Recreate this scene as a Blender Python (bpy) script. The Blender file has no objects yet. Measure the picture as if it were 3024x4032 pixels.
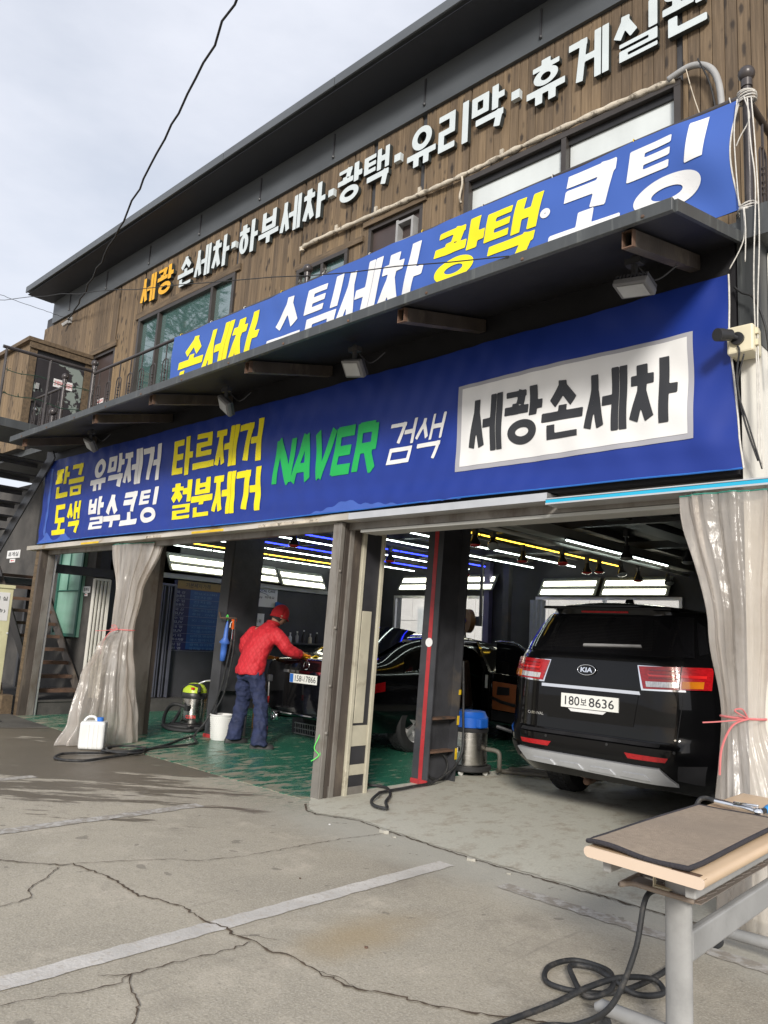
import bpy, bmesh, math, random
import numpy as np
from mathutils import Vector, Matrix
random.seed(7)
SC = bpy.context.scene
COL = SC.collection
# ------------------------------------------------------------------ camera
cam = bpy.data.objects.new('camera', bpy.data.cameras.new('camera'))
COL.objects.link(cam)
_R = ((0.725, 0.687, 0.056), (-0.0731, 0.157, -0.985), (-0.685, 0.710, 0.164))
def _on():
    X = Vector((0.7257, -0.0730, -0.6857)); Y = Vector((0.6865, 0.1573, 0.7099))
    X.normalize(); Y = (Y - X * X.dot(Y)).normalized(); Z = X.cross(Y)
    if Z.y > 0: Z = -Z
    return X, Y, Z
_X, _Y, _Z = _on()          # world axes seen in camera space (x right, y down, z forward)
right = Vector((_X.x, _Y.x, _Z.x)); down = Vector((_X.y, _Y.y, _Z.y)); fwd = Vector((_X.z, _Y.z, _Z.z))
m = Matrix.Identity(4)
for i in range(3):
    m[i][0] = right[i]; m[i][1] = -down[i]; m[i][2] = -fwd[i]
m[0][3], m[1][3], m[2][3] = 5.105, -4.592, 1.38
cam.matrix_world = m
cam.data.sensor_fit = 'HORIZONTAL'; cam.data.sensor_width = 36.0
cam.data.lens = 36.0 * 2996.8 / 3024.0
cam.data.clip_start = 0.05; cam.data.clip_end = 600
SC.camera = cam
# ------------------------------------------------------------------ sky and sun
SUN_EL, SUN_AZ = math.radians(24), math.radians(142)     # azimuth measured from +Y towards +X
world = bpy.data.worlds.new('World'); SC.world = world; world.use_nodes = True
wt = world.node_tree; wt.nodes.clear()
wo = wt.nodes.new('ShaderNodeOutputWorld'); bg = wt.nodes.new('ShaderNodeBackground')
sky = wt.nodes.new('ShaderNodeTexSky'); sky.sky_type = 'NISHITA'; sky.sun_disc = False
sky.sun_elevation = SUN_EL; sky.sun_rotation = SUN_AZ; sky.air_density = 1.2; sky.dust_density = 2.0
tc = wt.nodes.new('ShaderNodeTexCoord'); mp = wt.nodes.new('ShaderNodeMapping')
mp.inputs['Scale'].default_value = (1.0, 1.0, 2.6)
cn = wt.nodes.new('ShaderNodeTexNoise'); cn.inputs['Scale'].default_value = 1.7; cn.inputs['Detail'].default_value = 7
cn.inputs['Roughness'].default_value = 0.55
cr = wt.nodes.new('ShaderNodeValToRGB')
cr.color_ramp.elements[0].position = 0.33; cr.color_ramp.elements[0].color = (0.62, 0.62, 0.62, 1)
cr.color_ramp.elements[1].position = 0.62; cr.color_ramp.elements[1].color = (0.97, 0.97, 0.97, 1)
mx = wt.nodes.new('ShaderNodeMixRGB'); mx.inputs['Color2'].default_value = (6.3, 6.5, 7.15, 1)
wt.links.new(tc.outputs['Generated'], mp.inputs['Vector']); wt.links.new(mp.outputs['Vector'], cn.inputs['Vector'])
wt.links.new(cn.outputs['Fac'], cr.inputs['Fac']); wt.links.new(cr.outputs['Color'], mx.inputs['Fac'])
wt.links.new(sky.outputs['Color'], mx.inputs['Color1']); wt.links.new(mx.outputs['Color'], bg.inputs['Color'])
bg.inputs['Strength'].default_value = 0.112
wt.links.new(bg.outputs['Background'], wo.inputs['Surface'])
sd = bpy.data.lights.new('sun', 'SUN'); sd.energy = 2.7; sd.angle = math.radians(11); sd.color = (1.0, 0.95, 0.87)
sun = bpy.data.objects.new('sun', sd); COL.objects.link(sun)
_sv = Vector((math.sin(SUN_AZ) * math.cos(SUN_EL), math.cos(SUN_AZ) * math.cos(SUN_EL), math.sin(SUN_EL)))
sun.rotation_euler = _sv.to_track_quat('Z', 'Y').to_euler(); sun.location = (8, -8, 12)
SC.view_settings.view_transform = 'Standard'; SC.view_settings.look = 'None'
SC.view_settings.exposure = 0.38; SC.view_settings.gamma = 1.0; SC.view_settings.use_curve_mapping = False
SC.render.engine = 'CYCLES'; SC.cycles.use_denoising = True
SC.cycles.max_bounces = 8; SC.cycles.diffuse_bounces = 3; SC.cycles.glossy_bounces = 4
SC.cycles.transparent_max_bounces = 12; SC.cycles.sample_clamp_indirect = 6.0
SC.cycles.caustics_reflective = False; SC.cycles.caustics_refractive = False

# ------------------------------------------------------------------ mesh helpers
def V3(p): return Vector(p)
class MB:
    def __init__(s): s.v = []; s.f = []
    def add(s, vs, fs):
        b = len(s.v); s.v += [tuple(p) for p in vs]; s.f += [tuple(b + i for i in f) for f in fs]; return s
    def box(s, x0, x1, y0, y1, z0, z1):
        return s.add([(x0,y0,z0),(x1,y0,z0),(x1,y1,z0),(x0,y1,z0),(x0,y0,z1),(x1,y0,z1),(x1,y1,z1),(x0,y1,z1)],
                     [(3,2,1,0),(4,5,6,7),(0,1,5,4),(1,2,6,5),(2,3,7,6),(3,0,4,7)])
    def obox(s, c, ax, ay, az):
        c, ax, ay, az = map(V3, (c, ax, ay, az)); vs = []
        for k in (-1, 1):
            for i, j in ((-1,-1),(1,-1),(1,1),(-1,1)): vs.append(c + ax*i + ay*j + az*k)
        return s.add(vs, [(3,2,1,0),(4,5,6,7),(0,1,5,4),(1,2,6,5),(2,3,7,6),(3,0,4,7)])
    def bar(s, p, q, w, h, up=(0,0,1)):
        p, q = V3(p), V3(q); d = (q - p); L = d.length; d.normalize(); u = V3(up)
        a = d.cross(u)
        if a.length < 1e-4: a = d.cross(Vector((1,0,0)))
        a.normalize(); u = a.cross(d).normalized()
        return s.obox((p + q) / 2, d * L / 2, a * w / 2, u * h / 2)
    def quad(s, a, b, c, d): return s.add([a,b,c,d], [(0,1,2,3)])
    def tube(s, pts, r, n=8, closed=False, caps=True):
        pts = [V3(p) for p in pts]; N = len(pts); vs = []; fs = []; prev = None
        for i in range(N):
            if closed: t = pts[(i+1) % N] - pts[i-1]
            else: t = pts[min(i+1, N-1)] - pts[max(i-1, 0)]
            if t.length < 1e-9: t = Vector((0,0,1))
            t.normalize()
            if prev is None:
                a = t.cross(Vector((0,0,1)))
                if a.length < 1e-3: a = t.cross(Vector((1,0,0)))
            else: a = prev - t * prev.dot(t)
            if a.length < 1e-6: a = t.orthogonal()
            a.normalize(); prev = a; b = t.cross(a)
            rr = r[i] if isinstance(r, (list, tuple)) else r
            for k in range(n):
                an = 2*math.pi*k/n; vs.append(pts[i] + a*math.cos(an)*rr + b*math.sin(an)*rr)
        M = N if closed else N-1
        for i in range(M):
            j = (i+1) % N
            for k in range(n): fs.append((i*n+k, i*n+(k+1)%n, j*n+(k+1)%n, j*n+k))
        if caps and not closed:
            fs.append(tuple(range(n-1,-1,-1))); fs.append(tuple((N-1)*n+k for k in range(n)))
        return s.add(vs, fs)
    def cyl(s, p, q, r0, r1=None, n=16, caps=True): return s.tube([p, q], [r0, r0 if r1 is None else r1], n, False, caps)
    def lathe(s, prof, c, n=24, axis=(0,0,1), caps=True):
        ax = V3(axis).normalized(); a = ax.orthogonal().normalized(); b = ax.cross(a); c = V3(c); vs = []; fs = []
        for r, h in prof:
            for k in range(n):
                an = 2*math.pi*k/n; vs.append(c + ax*h + (a*math.cos(an) + b*math.sin(an))*r)
        for i in range(len(prof)-1):
            for k in range(n): fs.append((i*n+k, i*n+(k+1)%n, (i+1)*n+(k+1)%n, (i+1)*n+k))
        if caps:
            fs.append(tuple(range(n-1,-1,-1))); fs.append(tuple((len(prof)-1)*n+k for k in range(n)))
        return s.add(vs, fs)
    def sphere(s, c, r, n=16, sz=1.0):
        return s.lathe([(max(1e-4, r*math.sin(math.pi*i/(n//2))), -r*sz*math.cos(math.pi*i/(n//2))) for i in range(n//2+1)], c, n, caps=False)
    def grid(s, fn, nu, nv, u0=0., u1=1., v0=0., v1=1.):
        vs = [fn(u0+(u1-u0)*i/nu, v0+(v1-v0)*j/nv) for j in range(nv+1) for i in range(nu+1)]
        fs = [(j*(nu+1)+i, j*(nu+1)+i+1, (j+1)*(nu+1)+i+1, (j+1)*(nu+1)+i) for j in range(nv) for i in range(nu)]
        return s.add(vs, fs)
    def prism(s, pts, d):
        d = V3(d); n = len(pts); a = [V3(p) for p in pts]; b = [p + d for p in a]
        return s.add(a + b, [tuple(range(n-1,-1,-1)), tuple(range(n, 2*n))] + [(i, (i+1)%n, n+(i+1)%n, n+i) for i in range(n)])
    def mesh(s, name):
        me = bpy.data.meshes.new(name); me.from_pydata(s.v, [], s.f); me.validate(); me.update(); return me
    def build(s, name, mat, parent=None, smooth=False, bevel=0, sub=0, solid=0, seg=2):
        o = bpy.data.objects.new(name, s.mesh(name)); COL.objects.link(o)
        if mat: o.data.materials.append(mat)
        if smooth or bevel or sub:
            for p in o.data.polygons: p.use_smooth = bool(smooth or sub)
        if solid:
            md = o.modifiers.new('solid', 'SOLIDIFY'); md.thickness = solid; md.offset = 0
        if bevel:
            md = o.modifiers.new('bevel', 'BEVEL'); md.width = bevel; md.segments = seg; md.limit_method = 'ANGLE'
        if sub:
            md = o.modifiers.new('sub', 'SUBSURF'); md.levels = sub; md.render_levels = sub
        if smooth == 'auto':
            try: o.data.set_sharp_from_angle(angle=math.radians(38))
            except Exception: pass
        if parent: child(o, parent)
        return o
def child(o, parent):
    o.parent = parent; o.matrix_parent_inverse = parent.matrix_basis.inverted() if parent.parent is None else Matrix.Identity(4)
    if parent.parent is not None:
        o.matrix_parent_inverse = (parent.parent.matrix_basis @ parent.matrix_parent_inverse @ parent.matrix_basis).inverted()
    return o
def tag(o, label=None, cat=None, group=None, kind=None):
    if label: o['label'] = label
    if cat: o['category'] = cat
    if group: o['group'] = group
    if kind: o['kind'] = kind
    return o
def thing(name, label, cat, loc=(0,0,0), group=None):
    e = bpy.data.objects.new(name, None); e.location = loc; e.empty_display_size = 0.1; COL.objects.link(e)
    return tag(e, label, cat, group)
def copy_tree(o, parent=None):
    c = o.copy(); COL.objects.link(c)
    if parent: c.parent = parent
    for ch in list(o.children):
        if ch.name != c.name: copy_tree(ch, c)
    return c
def spline(pts, n=8, closed=False):
    P = [V3(p) for p in pts]; N = len(P); out = []
    rng = range(N if closed else N-1)
    for i in rng:
        if closed: a, b, c, d = P[i-1], P[i], P[(i+1)%N], P[(i+2)%N]
        else: a, b, c, d = P[max(i-1,0)], P[i], P[i+1], P[min(i+2,N-1)]
        for k in range(n):
            t = k/n; out.append(0.5*((2*b)+(c-a)*t+(2*a-5*b+4*c-d)*t*t+(3*b-a-3*c+d)*t**3))
    if not closed: out.append(P[-1])
    return out
def lerp(a, b, t): return a + (b-a)*t
def interp(tab, x):
    if x <= tab[0][0]: return tab[0][1]
    for (a, b), (c, d) in zip(tab, tab[1:]):
        if x <= c: return b + (d-b)*(x-a)/(c-a)
    return tab[-1][1]

# ------------------------------------------------------------------ materials
def newmat(name):
    mt = bpy.data.materials.new(name); mt.use_nodes = True; nt = mt.node_tree
    return mt, nt, nt.nodes['Principled BSDF']
def N(nt, t, **kw):
    n = nt.nodes.new(t)
    for k, v in kw.items():
        if k in n.inputs: n.inputs[k].default_value = v
        else: setattr(n, k, v)
    return n
def pm(name, col, rough=0.5, metal=0.0, var=0.12, scale=6.0, bump=0.0, bscale=60.0, stretch=(1,1,1), coat=0.0, dirt=None, dscale=3.0, dlo=0.52, dhi=0.68, rvar=0.1, spec=None, rnd=0.0, trans=0.0):
    """procedural material: noise-varied colour, roughness and fine relief, optional patches of a second colour"""
    mt, nt, b = newmat(name); L = nt.links.new
    g = N(nt, 'ShaderNodeNewGeometry'); mp_ = N(nt, 'ShaderNodeMapping'); mp_.inputs['Scale'].default_value = stretch
    L(g.outputs['Position'], mp_.inputs['Vector'])
    n1 = N(nt, 'ShaderNodeTexNoise', Scale=scale, Detail=5.0); L(mp_.outputs['Vector'], n1.inputs['Vector'])
    rp = N(nt, 'ShaderNodeMapRange'); rp.inputs['From Min'].default_value = 0.3; rp.inputs['From Max'].default_value = 0.7
    rp.inputs['To Min'].default_value = 1-var; rp.inputs['To Max'].default_value = 1+var; L(n1.outputs['Fac'], rp.inputs['Value'])
    sc_ = N(nt, 'ShaderNodeVectorMath', operation='SCALE'); sc_.inputs[0].default_value = col[:3]; L(rp.outputs['Result'], sc_.inputs['Scale'])
    out = sc_.outputs['Vector']
    if rnd:
        oi = N(nt, 'ShaderNodeObjectInfo'); r2 = N(nt, 'ShaderNodeMapRange'); r2.inputs['To Min'].default_value = 1-rnd; r2.inputs['To Max'].default_value = 1+rnd
        L(oi.outputs['Random'], r2.inputs['Value']); s2 = N(nt, 'ShaderNodeVectorMath', operation='SCALE'); L(out, s2.inputs[0]); L(r2.outputs['Result'], s2.inputs['Scale']); out = s2.outputs['Vector']
    if dirt:
        n2 = N(nt, 'ShaderNodeTexNoise', Scale=dscale, Detail=8.0, Roughness=0.65); L(mp_.outputs['Vector'], n2.inputs['Vector'])
        r3 = N(nt, 'ShaderNodeMapRange'); r3.inputs['From Min'].default_value = dlo; r3.inputs['From Max'].default_value = dhi; L(n2.outputs['Fac'], r3.inputs['Value'])
        mxx = N(nt, 'ShaderNodeMixRGB'); mxx.inputs['Color2'].default_value = (*dirt, 1); L(r3.outputs['Result'], mxx.inputs['Fac']); L(out, mxx.inputs['Color1']); out = mxx.outputs['Color']
    L(out, b.inputs['Base Color'])
    rr = N(nt, 'ShaderNodeMapRange'); rr.inputs['To Min'].default_value = max(0.02, rough-rvar); rr.inputs['To Max'].default_value = min(1, rough+rvar); L(n1.outputs['Fac'], rr.inputs['Value']); L(rr.outputs['Result'], b.inputs['Roughness'])
    b.inputs['Metallic'].default_value = metal
    if coat: b.inputs['Coat Weight'].default_value = coat; b.inputs['Coat Roughness'].default_value = 0.03
    if spec is not None: b.inputs['Specular IOR Level'].default_value = spec
    if trans: b.inputs['Transmission Weight'].default_value = trans
    if bump:
        n3 = N(nt, 'ShaderNodeTexNoise', Scale=bscale, Detail=4.0); L(mp_.outputs['Vector'], n3.inputs['Vector'])
        bp = N(nt, 'ShaderNodeBump', Strength=bump, Distance=0.01); L(n3.outputs['Fac'], bp.inputs['Height']); L(bp.outputs['Normal'], b.inputs['Normal'])
    return mt
def emit(name, col, st, base=(0.8,0.8,0.8)):
    mt, nt, b = newmat(name); b.inputs['Base Color'].default_value = (*base, 1)
    b.inputs['Emission Color'].default_value = (*col, 1); b.inputs['Emission Strength'].default_value = st; return mt
def glassy(name, tint, alpha, rough=0.03, spec=0.6):
    """thin sheet: part see-through, part glossy tinted surface"""
    mt, nt, b = newmat(name); L = nt.links.new; b.inputs['Base Color'].default_value = (*tint, 1); b.inputs['Roughness'].default_value = rough
    b.inputs['Specular IOR Level'].default_value = spec
    t = N(nt, 'ShaderNodeBsdfTransparent'); mx_ = N(nt, 'ShaderNodeMixShader'); mx_.inputs['Fac'].default_value = alpha
    L(t.outputs[0], mx_.inputs[1]); L(b.outputs[0], mx_.inputs[2]); L(mx_.outputs[0], nt.nodes['Material Output'].inputs['Surface']); return mt

M = {}
M['awning_black'] = pm('black_awning_sheet', (0.014,0.014,0.017), 0.55, 0, 0.25, 3, 0.1, 40)
M['polished_black'] = pm('polished_black_paint', (0.004,0.004,0.005), 0.12, 0, 0.1, 3, coat=1.0, rvar=0.02, spec=0.6)
M['dark_steel'] = pm('dark_steel', (0.045,0.046,0.052), 0.5, 0.0, 0.3, 4, 0.15, 40, dirt=(0.09,0.075,0.06), dscale=2.5, dlo=0.58, dhi=0.75)
M['fascia'] = pm('painted_grey_steel', (0.055,0.060,0.063), 0.45, 0.0, 0.25, 3, 0.1, 60, stretch=(1.6,1.6,.12), dirt=(0.13,0.14,0.135), dscale=9, dlo=0.55, dhi=0.72)
M['roof'] = pm('roof_metal', (0.105,0.115,0.125), 0.42, 0.25, 0.12, 1.2, 0.05, 20, stretch=(1,1,3))
M['black_wall'] = pm('black_painted_wall', (0.05,0.051,0.057), 0.6, 0, 0.3, 2, 0.3, 25)
M['dark_wall'] = pm('sooty_grey_wall', (0.075,0.07,0.065), 0.85, 0, 0.3, 2, 0.4, 30, dirt=(0.03,0.03,0.03), dscale=1.3, dlo=0.45, dhi=0.7)
M['grey_steel'] = pm('weathered_grey_steel', (0.22,0.205,0.185), 0.55, 0.1, 0.25, 4, 0.25, 50, stretch=(1,1,0.4), dirt=(0.10,0.075,0.055), dscale=3.5, dlo=0.5, dhi=0.7)
M['dark_channel'] = pm('dark_weathered_channel', (0.085,0.07,0.06), 0.5, 0.1, 0.3, 5, 0.25, 50, stretch=(1,1,0.4), dirt=(0.17,0.14,0.11), dscale=4, dlo=0.55, dhi=0.7)
M['beige'] = pm('beige_painted_frame', (0.50,0.47,0.37), 0.5, 0, 0.15, 5, 0.12, 50, dirt=(0.30,0.26,0.19), dscale=4, dlo=0.58, dhi=0.72)
M['beige_dark'] = pm('black_panel_with_specks', (0.035,0.035,0.04), 0.5, 0, 0.3, 5, 0.1, 40, dirt=(0.5,0.48,0.42), dscale=22, dlo=0.70, dhi=0.74)
M['white_steel'] = pm('white_painted_steel', (0.74,0.72,0.66), 0.5, 0, 0.08, 4, 0.1, 40, stretch=(1,1,.5), dirt=(0.48,0.43,0.36), dscale=2.2, dlo=0.56, dhi=0.75)
M['lintel'] = pm('worn_lintel', (0.50,0.47,0.42), 0.6, 0, 0.2, 3, 0.2, 40, stretch=(.6,1,2), dirt=(0.30,0.22,0.13), dscale=3.2, dlo=0.54, dhi=0.66)
M['rust'] = pm('rusted_steel', (0.13,0.075,0.05), 0.75, 0, 0.35, 6, 0.4, 60, dirt=(0.05,0.045,0.04), dscale=4)
M['chrome'] = pm('chrome', (0.85,0.86,0.88), 0.08, 1.0, 0.03, 5, rvar=0.03)
M['alu'] = pm('aluminium', (0.66,0.66,0.66), 0.35, 0.7, 0.08, 6, 0.05, 80)
M['steel_tank'] = pm('brushed_steel', (0.62,0.60,0.57), 0.24, 1.0, 0.12, 9, 0.03, 100, stretch=(1,1,6))
M['black_rubber'] = pm('black_rubber', (0.022,0.022,0.023), 0.65, 0, 0.25, 8, 0.25, 90)
M['hose_grey'] = pm('dusty_hose_rubber', (0.022,0.023,0.025), 0.6, 0, 0.3, 14, 0.2, 120, dirt=(0.065,0.06,0.055), dscale=22)
M['black_plastic'] = pm('black_plastic', (0.02,0.02,0.022), 0.4, 0, 0.2, 8)
M['carpaint'] = pm('black_car_paint', (0.003,0.003,0.0035), 0.3, 0, 0.1, 3, coat=1.0, rvar=0.02, spec=0.08)
M['carpaint'].node_tree.nodes['Principled BSDF'].inputs['Coat IOR'].default_value = 1.36
M['carglass'] = pm('dark_privacy_glass', (0.006,0.006,0.007), 0.04, 0, 0.05, 3, rvar=0.01, spec=0.6)
M['satin_silver'] = pm('satin_silver_plastic', (0.50,0.51,0.53), 0.36, 0.45, 0.05, 8)
M['tyre'] = pm('tyre_rubber', (0.018,0.018,0.019), 0.75, 0, 0.3, 10, 0.3, 70)
M['white_paint'] = pm('white_lettering', (0.60,0.66,0.68), 0.5, 0, 0.04, 5)
M['yellow_sign'] = pm('amber_lettering', (0.80,0.42,0.03), 0.5, 0, 0.06, 5)
M['sign_side'] = pm('grey_letter_edge', (0.035,0.042,0.042), 0.5, 0, 0.1, 5)
M['print_white'] = pm('printed_white', (0.78,0.78,0.78), 0.55, 0, 0.03, 3)
M['print_grey'] = pm('printed_grey', (0.38,0.38,0.42), 0.55, 0, 0.03, 3)
M['print_yellow'] = pm('printed_yellow', (0.86,0.74,0.005), 0.55, 0, 0.03, 3)
M['print_green'] = pm('printed_green', (0.01,0.40,0.085), 0.55, 0, 0.03, 3)
M['print_black'] = pm('printed_charcoal', (0.028,0.03,0.036), 0.55, 0, 0.05, 3)
M['print_red'] = pm('printed_red', (0.6,0.03,0.03), 0.55, 0, 0.05, 3)
M['print_blue'] = pm('printed_blue', (0.03,0.16,0.55), 0.55, 0, 0.05, 3)
M['paper'] = pm('white_sign_sheet', (0.74,0.74,0.74), 0.6, 0, 0.04, 5)
M['cyan_tape'] = pm('cyan_strip', (0.02,0.42,0.66), 0.4, 0, 0.05, 5)
M['rope_white'] = pm('white_cord', (0.62,0.60,0.56), 0.8, 0, 0.15, 30, 0.4, 150)
M['pipe_wrap'] = pm('taped_pipe_wrap', (0.55,0.49,0.40), 0.8, 0, 0.2, 9, 0.6, 40, dirt=(0.22,0.19,0.15), dscale=14, dlo=0.55, dhi=0.62)
M['grey_pipe'] = pm('grey_conduit', (0.33,0.33,0.33), 0.6, 0, 0.15, 6, 0.2, 60)
M['red_band'] = pm('red_stripe_paint', (0.42,0.03,0.035), 0.45, 0, 0.2, 6, dirt=(0.2,0.03,0.03), dscale=6)
M['yellow_paint'] = pm('yellow_paint', (0.72,0.48,0.02), 0.5, 0, 0.15, 8)
M['cream'] = pm('cream_plastic', (0.70,0.64,0.47), 0.5, 0, 0.08, 5)
M['cream_metal'] = pm('cream_cabinet_paint', (0.62,0.60,0.38), 0.5, 0, 0.12, 3, 0.1, 30, dirt=(0.4,0.34,0.2), dscale=3, dlo=0.6, dhi=0.75)
M['leaf_film'] = pm('frosted_film', (0.62,0.66,0.66), 0.45, 0, 0.10, 2.5, stretch=(1,1,.4), spec=0.5)
M['white_plastic'] = pm('white_plastic', (0.74,0.74,0.72), 0.4, 0, 0.05, 6)
M['blue_plastic'] = pm('blue_plastic', (0.012,0.10,0.46), 0.35, 0, 0.1, 6)
M['lime_plastic'] = pm('lime_plastic', (0.46,0.60,0.03), 0.35, 0, 0.1, 6)
M['pink_string'] = pm('pink_string', (0.60,0.17,0.17), 0.6, 0, 0.1, 9)
M['green_string'] = pm('green_string', (0.12,0.72,0.12), 0.6, 0, 0.1, 9)
M['red_lens'] = pm('red_lens', (0.40,0.006,0.01), 0.25, 0, 0.25, 30, coat=0.6, rvar=0.05, stretch=(1,1,3)); M['red_lens'].node_tree.nodes['Principled BSDF'].inputs['Coat Roughness'].default_value = 0.12
M['amber_lens'] = pm('amber_lens', (0.65,0.20,0.01), 0.12, 0, 0.12, 12, coat=1.0, rvar=0.03)
M['clear_lens'] = pm('clear_lens', (0.62,0.62,0.63), 0.12, 0.3, 0.3, 30, coat=1.0, stretch=(4,1,1))
M['plate_white'] = pm('plate_white', (0.80,0.80,0.76), 0.4, 0, 0.02, 6)
M['navy_cloth'] = pm('navy_trouser_cloth', (0.019,0.027,0.075), 0.8, 0, 0.25, 8, 0.8, 14, stretch=(1,1,2.2))
M['skin'] = pm('skin', (0.48,0.27,0.19), 0.5, 0, 0.08, 10)
M['shoe'] = pm('black_shoe', (0.02,0.02,0.021), 0.6, 0, 0.2, 10, 0.2, 50)
M['orange_glove'] = pm('orange_rubber_glove', (0.72,0.24,0.02), 0.45, 0, 0.1, 10, 0.3, 30)
M['yellow_cloth'] = pm('yellow_cloth', (0.75,0.52,0.01), 0.8, 0, 0.15, 10, 0.6, 40)
M['knit_red'] = pm('red_knit', (0.47,0.016,0.022), 0.9, 0, 0.15, 12, 0.9, 90, stretch=(1,1,.3))
M['wood_top'] = pm('beech_laminate', (0.62,0.45,0.29), 0.42, 0, 0.06, 4, stretch=(6,1,6))
M['wood_edge'] = pm('pale_edge_band', (0.68,0.54,0.42), 0.5, 0, 0.04, 4)
M['chipboard'] = pm('exposed_chipboard', (0.10,0.055,0.03), 0.9, 0, 0.4, 40, 0.8, 60)
M['mat'] = pm('brown_carpet_mat', (0.36,0.285,0.215), 0.95, 0, 0.12, 40, 0.7, 320, dirt=(0.30,0.24,0.185), dscale=2.5, dlo=0.5, dhi=0.75)
M['mat_edge'] = pm('dark_mat_binding', (0.035,0.032,0.038), 0.9, 0, 0.2, 14, 0.8, 120)
M['table_grey'] = pm('grey_powder_coat', (0.33,0.33,0.325), 0.5, 0, 0.1, 4, 0.08, 60, dirt=(0.22,0.22,0.215), dscale=2.5, dlo=0.5, dhi=0.7)
M['tan_leather'] = pm('tan_leather', (0.36,0.11,0.04), 0.45, 0, 0.1, 6)
M['lampglass'] = pm('dark_lamp_bulb', (0.05,0.05,0.055), 0.15, 0.4, 0.1, 9)
M['red_bulb'] = pm('red_bulb', (0.70,0.03,0.03), 0.15, 0, 0.1, 9, coat=1)
M['led_white'] = emit('led_white', (0.86,1.0,0.93), 7.5)
M['led_blue'] = emit('led_blue', (0.02,0.035,1.0), 7.0, (0.1,0.1,0.8))
M['led_yellow'] = emit('led_yellow', (1.0,0.62,0.05), 4.0, (0.8,0.6,0.1))
M['fluor'] = emit('fluorescent_tube', (1.0,0.985,0.78), 4.5)
M['pane'] = glassy('window_glass', (0.07,0.14,0.135), 0.88, 0.03, 0.9); M['pane'].node_tree.nodes['Principled BSDF'].inputs['IOR'].default_value = 2.4
M['pane_green'] = pm('green_translucent_pane', (0.22,0.42,0.33), 0.35, 0, 0.2, 2.0, stretch=(2,1,.5))
# ------------------------------------------------------------------ lettering
INI = 'ㄱㄲㄴㄷㄸㄹㅁㅂㅃㅅㅆㅇㅈㅉㅊㅋㅌㅍㅎ'
VOW = 'ㅏㅐㅑㅒㅓㅔㅕㅖㅗㅘㅙㅚㅛㅜㅝㅞㅟㅠㅡㅢㅣ'
FIN = ' ㄱㄲㄳㄴㄵㄶㄷㄹㄺㄻㄼㄽㄾㄿㅀㅁㅂㅄㅅㅆㅇㅈㅊㅋㅌㅍㅎ'
def jamo(c, x0, y0, x1, y1, tv, th, out, small=False):
    """strokes of one consonant in a box: ('s', ax, ay, bx, by, width) or ('o', cx, cy, rx, ry, tv, th)"""
    w, h = x1-x0, y1-y0
    th = min(th, h/{'ㅌ':4.25,'ㄹ':4.5,'ㅋ':3.3,'ㅁ':3.0,'ㅂ':3.6,'ㅍ':3.0,'ㄷ':2.9,'ㅇ':3.1,'ㅎ':5.2,'ㅊ':4.6,'ㅈ':3.8}.get(c, 2.4)); tv = min(tv, w/{'ㅇ':2.9,'ㅁ':3.0,'ㅂ':3.0}.get(c, 2.6))
    hx, hy = tv/2, th/2; cx, cy = (x0+x1)/2, (y0+y1)/2
    H = lambda y, a=x0, b=x1: out.append(('s', a, y, b, y, th))
    Vv = lambda x, a=y0, b=y1: out.append(('s', x, a, x, b, tv))
    if c == 'ㄱ' or c == 'ㅋ':
        H(y1-hy); out.append(('s', x1-hx, y1, x1-hx-(0.12*w if small else 0.22*w), y0, tv))
        if c == 'ㅋ': H(y1-hy-(h-th)*0.52, x0, x1-hx*1.2)
    elif c == 'ㄴ': Vv(x0+hx); H(y0+hy)
    elif c in 'ㄷㅌ':
        H(y1-hy); Vv(x0+hx); H(y0+hy)
        if c == 'ㅌ': H(cy)
    elif c == 'ㄹ': H(y1-hy); Vv(x1-hx, cy-hy, y1); H(cy); Vv(x0+hx, y0, cy+hy); H(y0+hy)
    elif c == 'ㅁ': H(y1-hy); H(y0+hy); Vv(x0+hx); Vv(x1-hx)
    elif c == 'ㅂ': Vv(x0+hx); Vv(x1-hx); H(y0+hy); H(cy+0.02)
    elif c == 'ㅍ': H(y1-hy); H(y0+hy); Vv(x0+w*0.30); Vv(x0+w*0.70)
    elif c in 'ㅅㅈㅊ':
        top = y1
        if c == 'ㅊ':
            out.append(('s', cx, y1-th*0.0, cx, y1-th*1.15, tv*1.2)); top = y1-th*0.95
        if c in 'ㅈㅊ': H(top-hy, x0+0.03*w, x1-0.03*w); top -= th*0.6
        out.append(('s', cx, top, cx-0.02*w, top-(top-y0)*0.35, tv))
        out.append(('s', cx, top-(top-y0)*0.22, x0+hx*0.9, y0+hy*0.5, tv*0.98))
        out.append(('s', cx, top-(top-y0)*0.30, x1-hx*0.9, y0+hy*0.5, tv*0.98))
    elif c == 'ㅇ': out.append(('o', cx, cy, w/2, h/2, tv, th))
    elif c == 'ㅎ':
        out.append(('s', cx, y1, cx, y1-th*1.3, tv*1.25)); H(y1-th*1.5)
        out.append(('o', cx, y0+(h-th*1.9)/2, w*0.46, (h-th*1.9)/2, tv, th*0.9))
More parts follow.
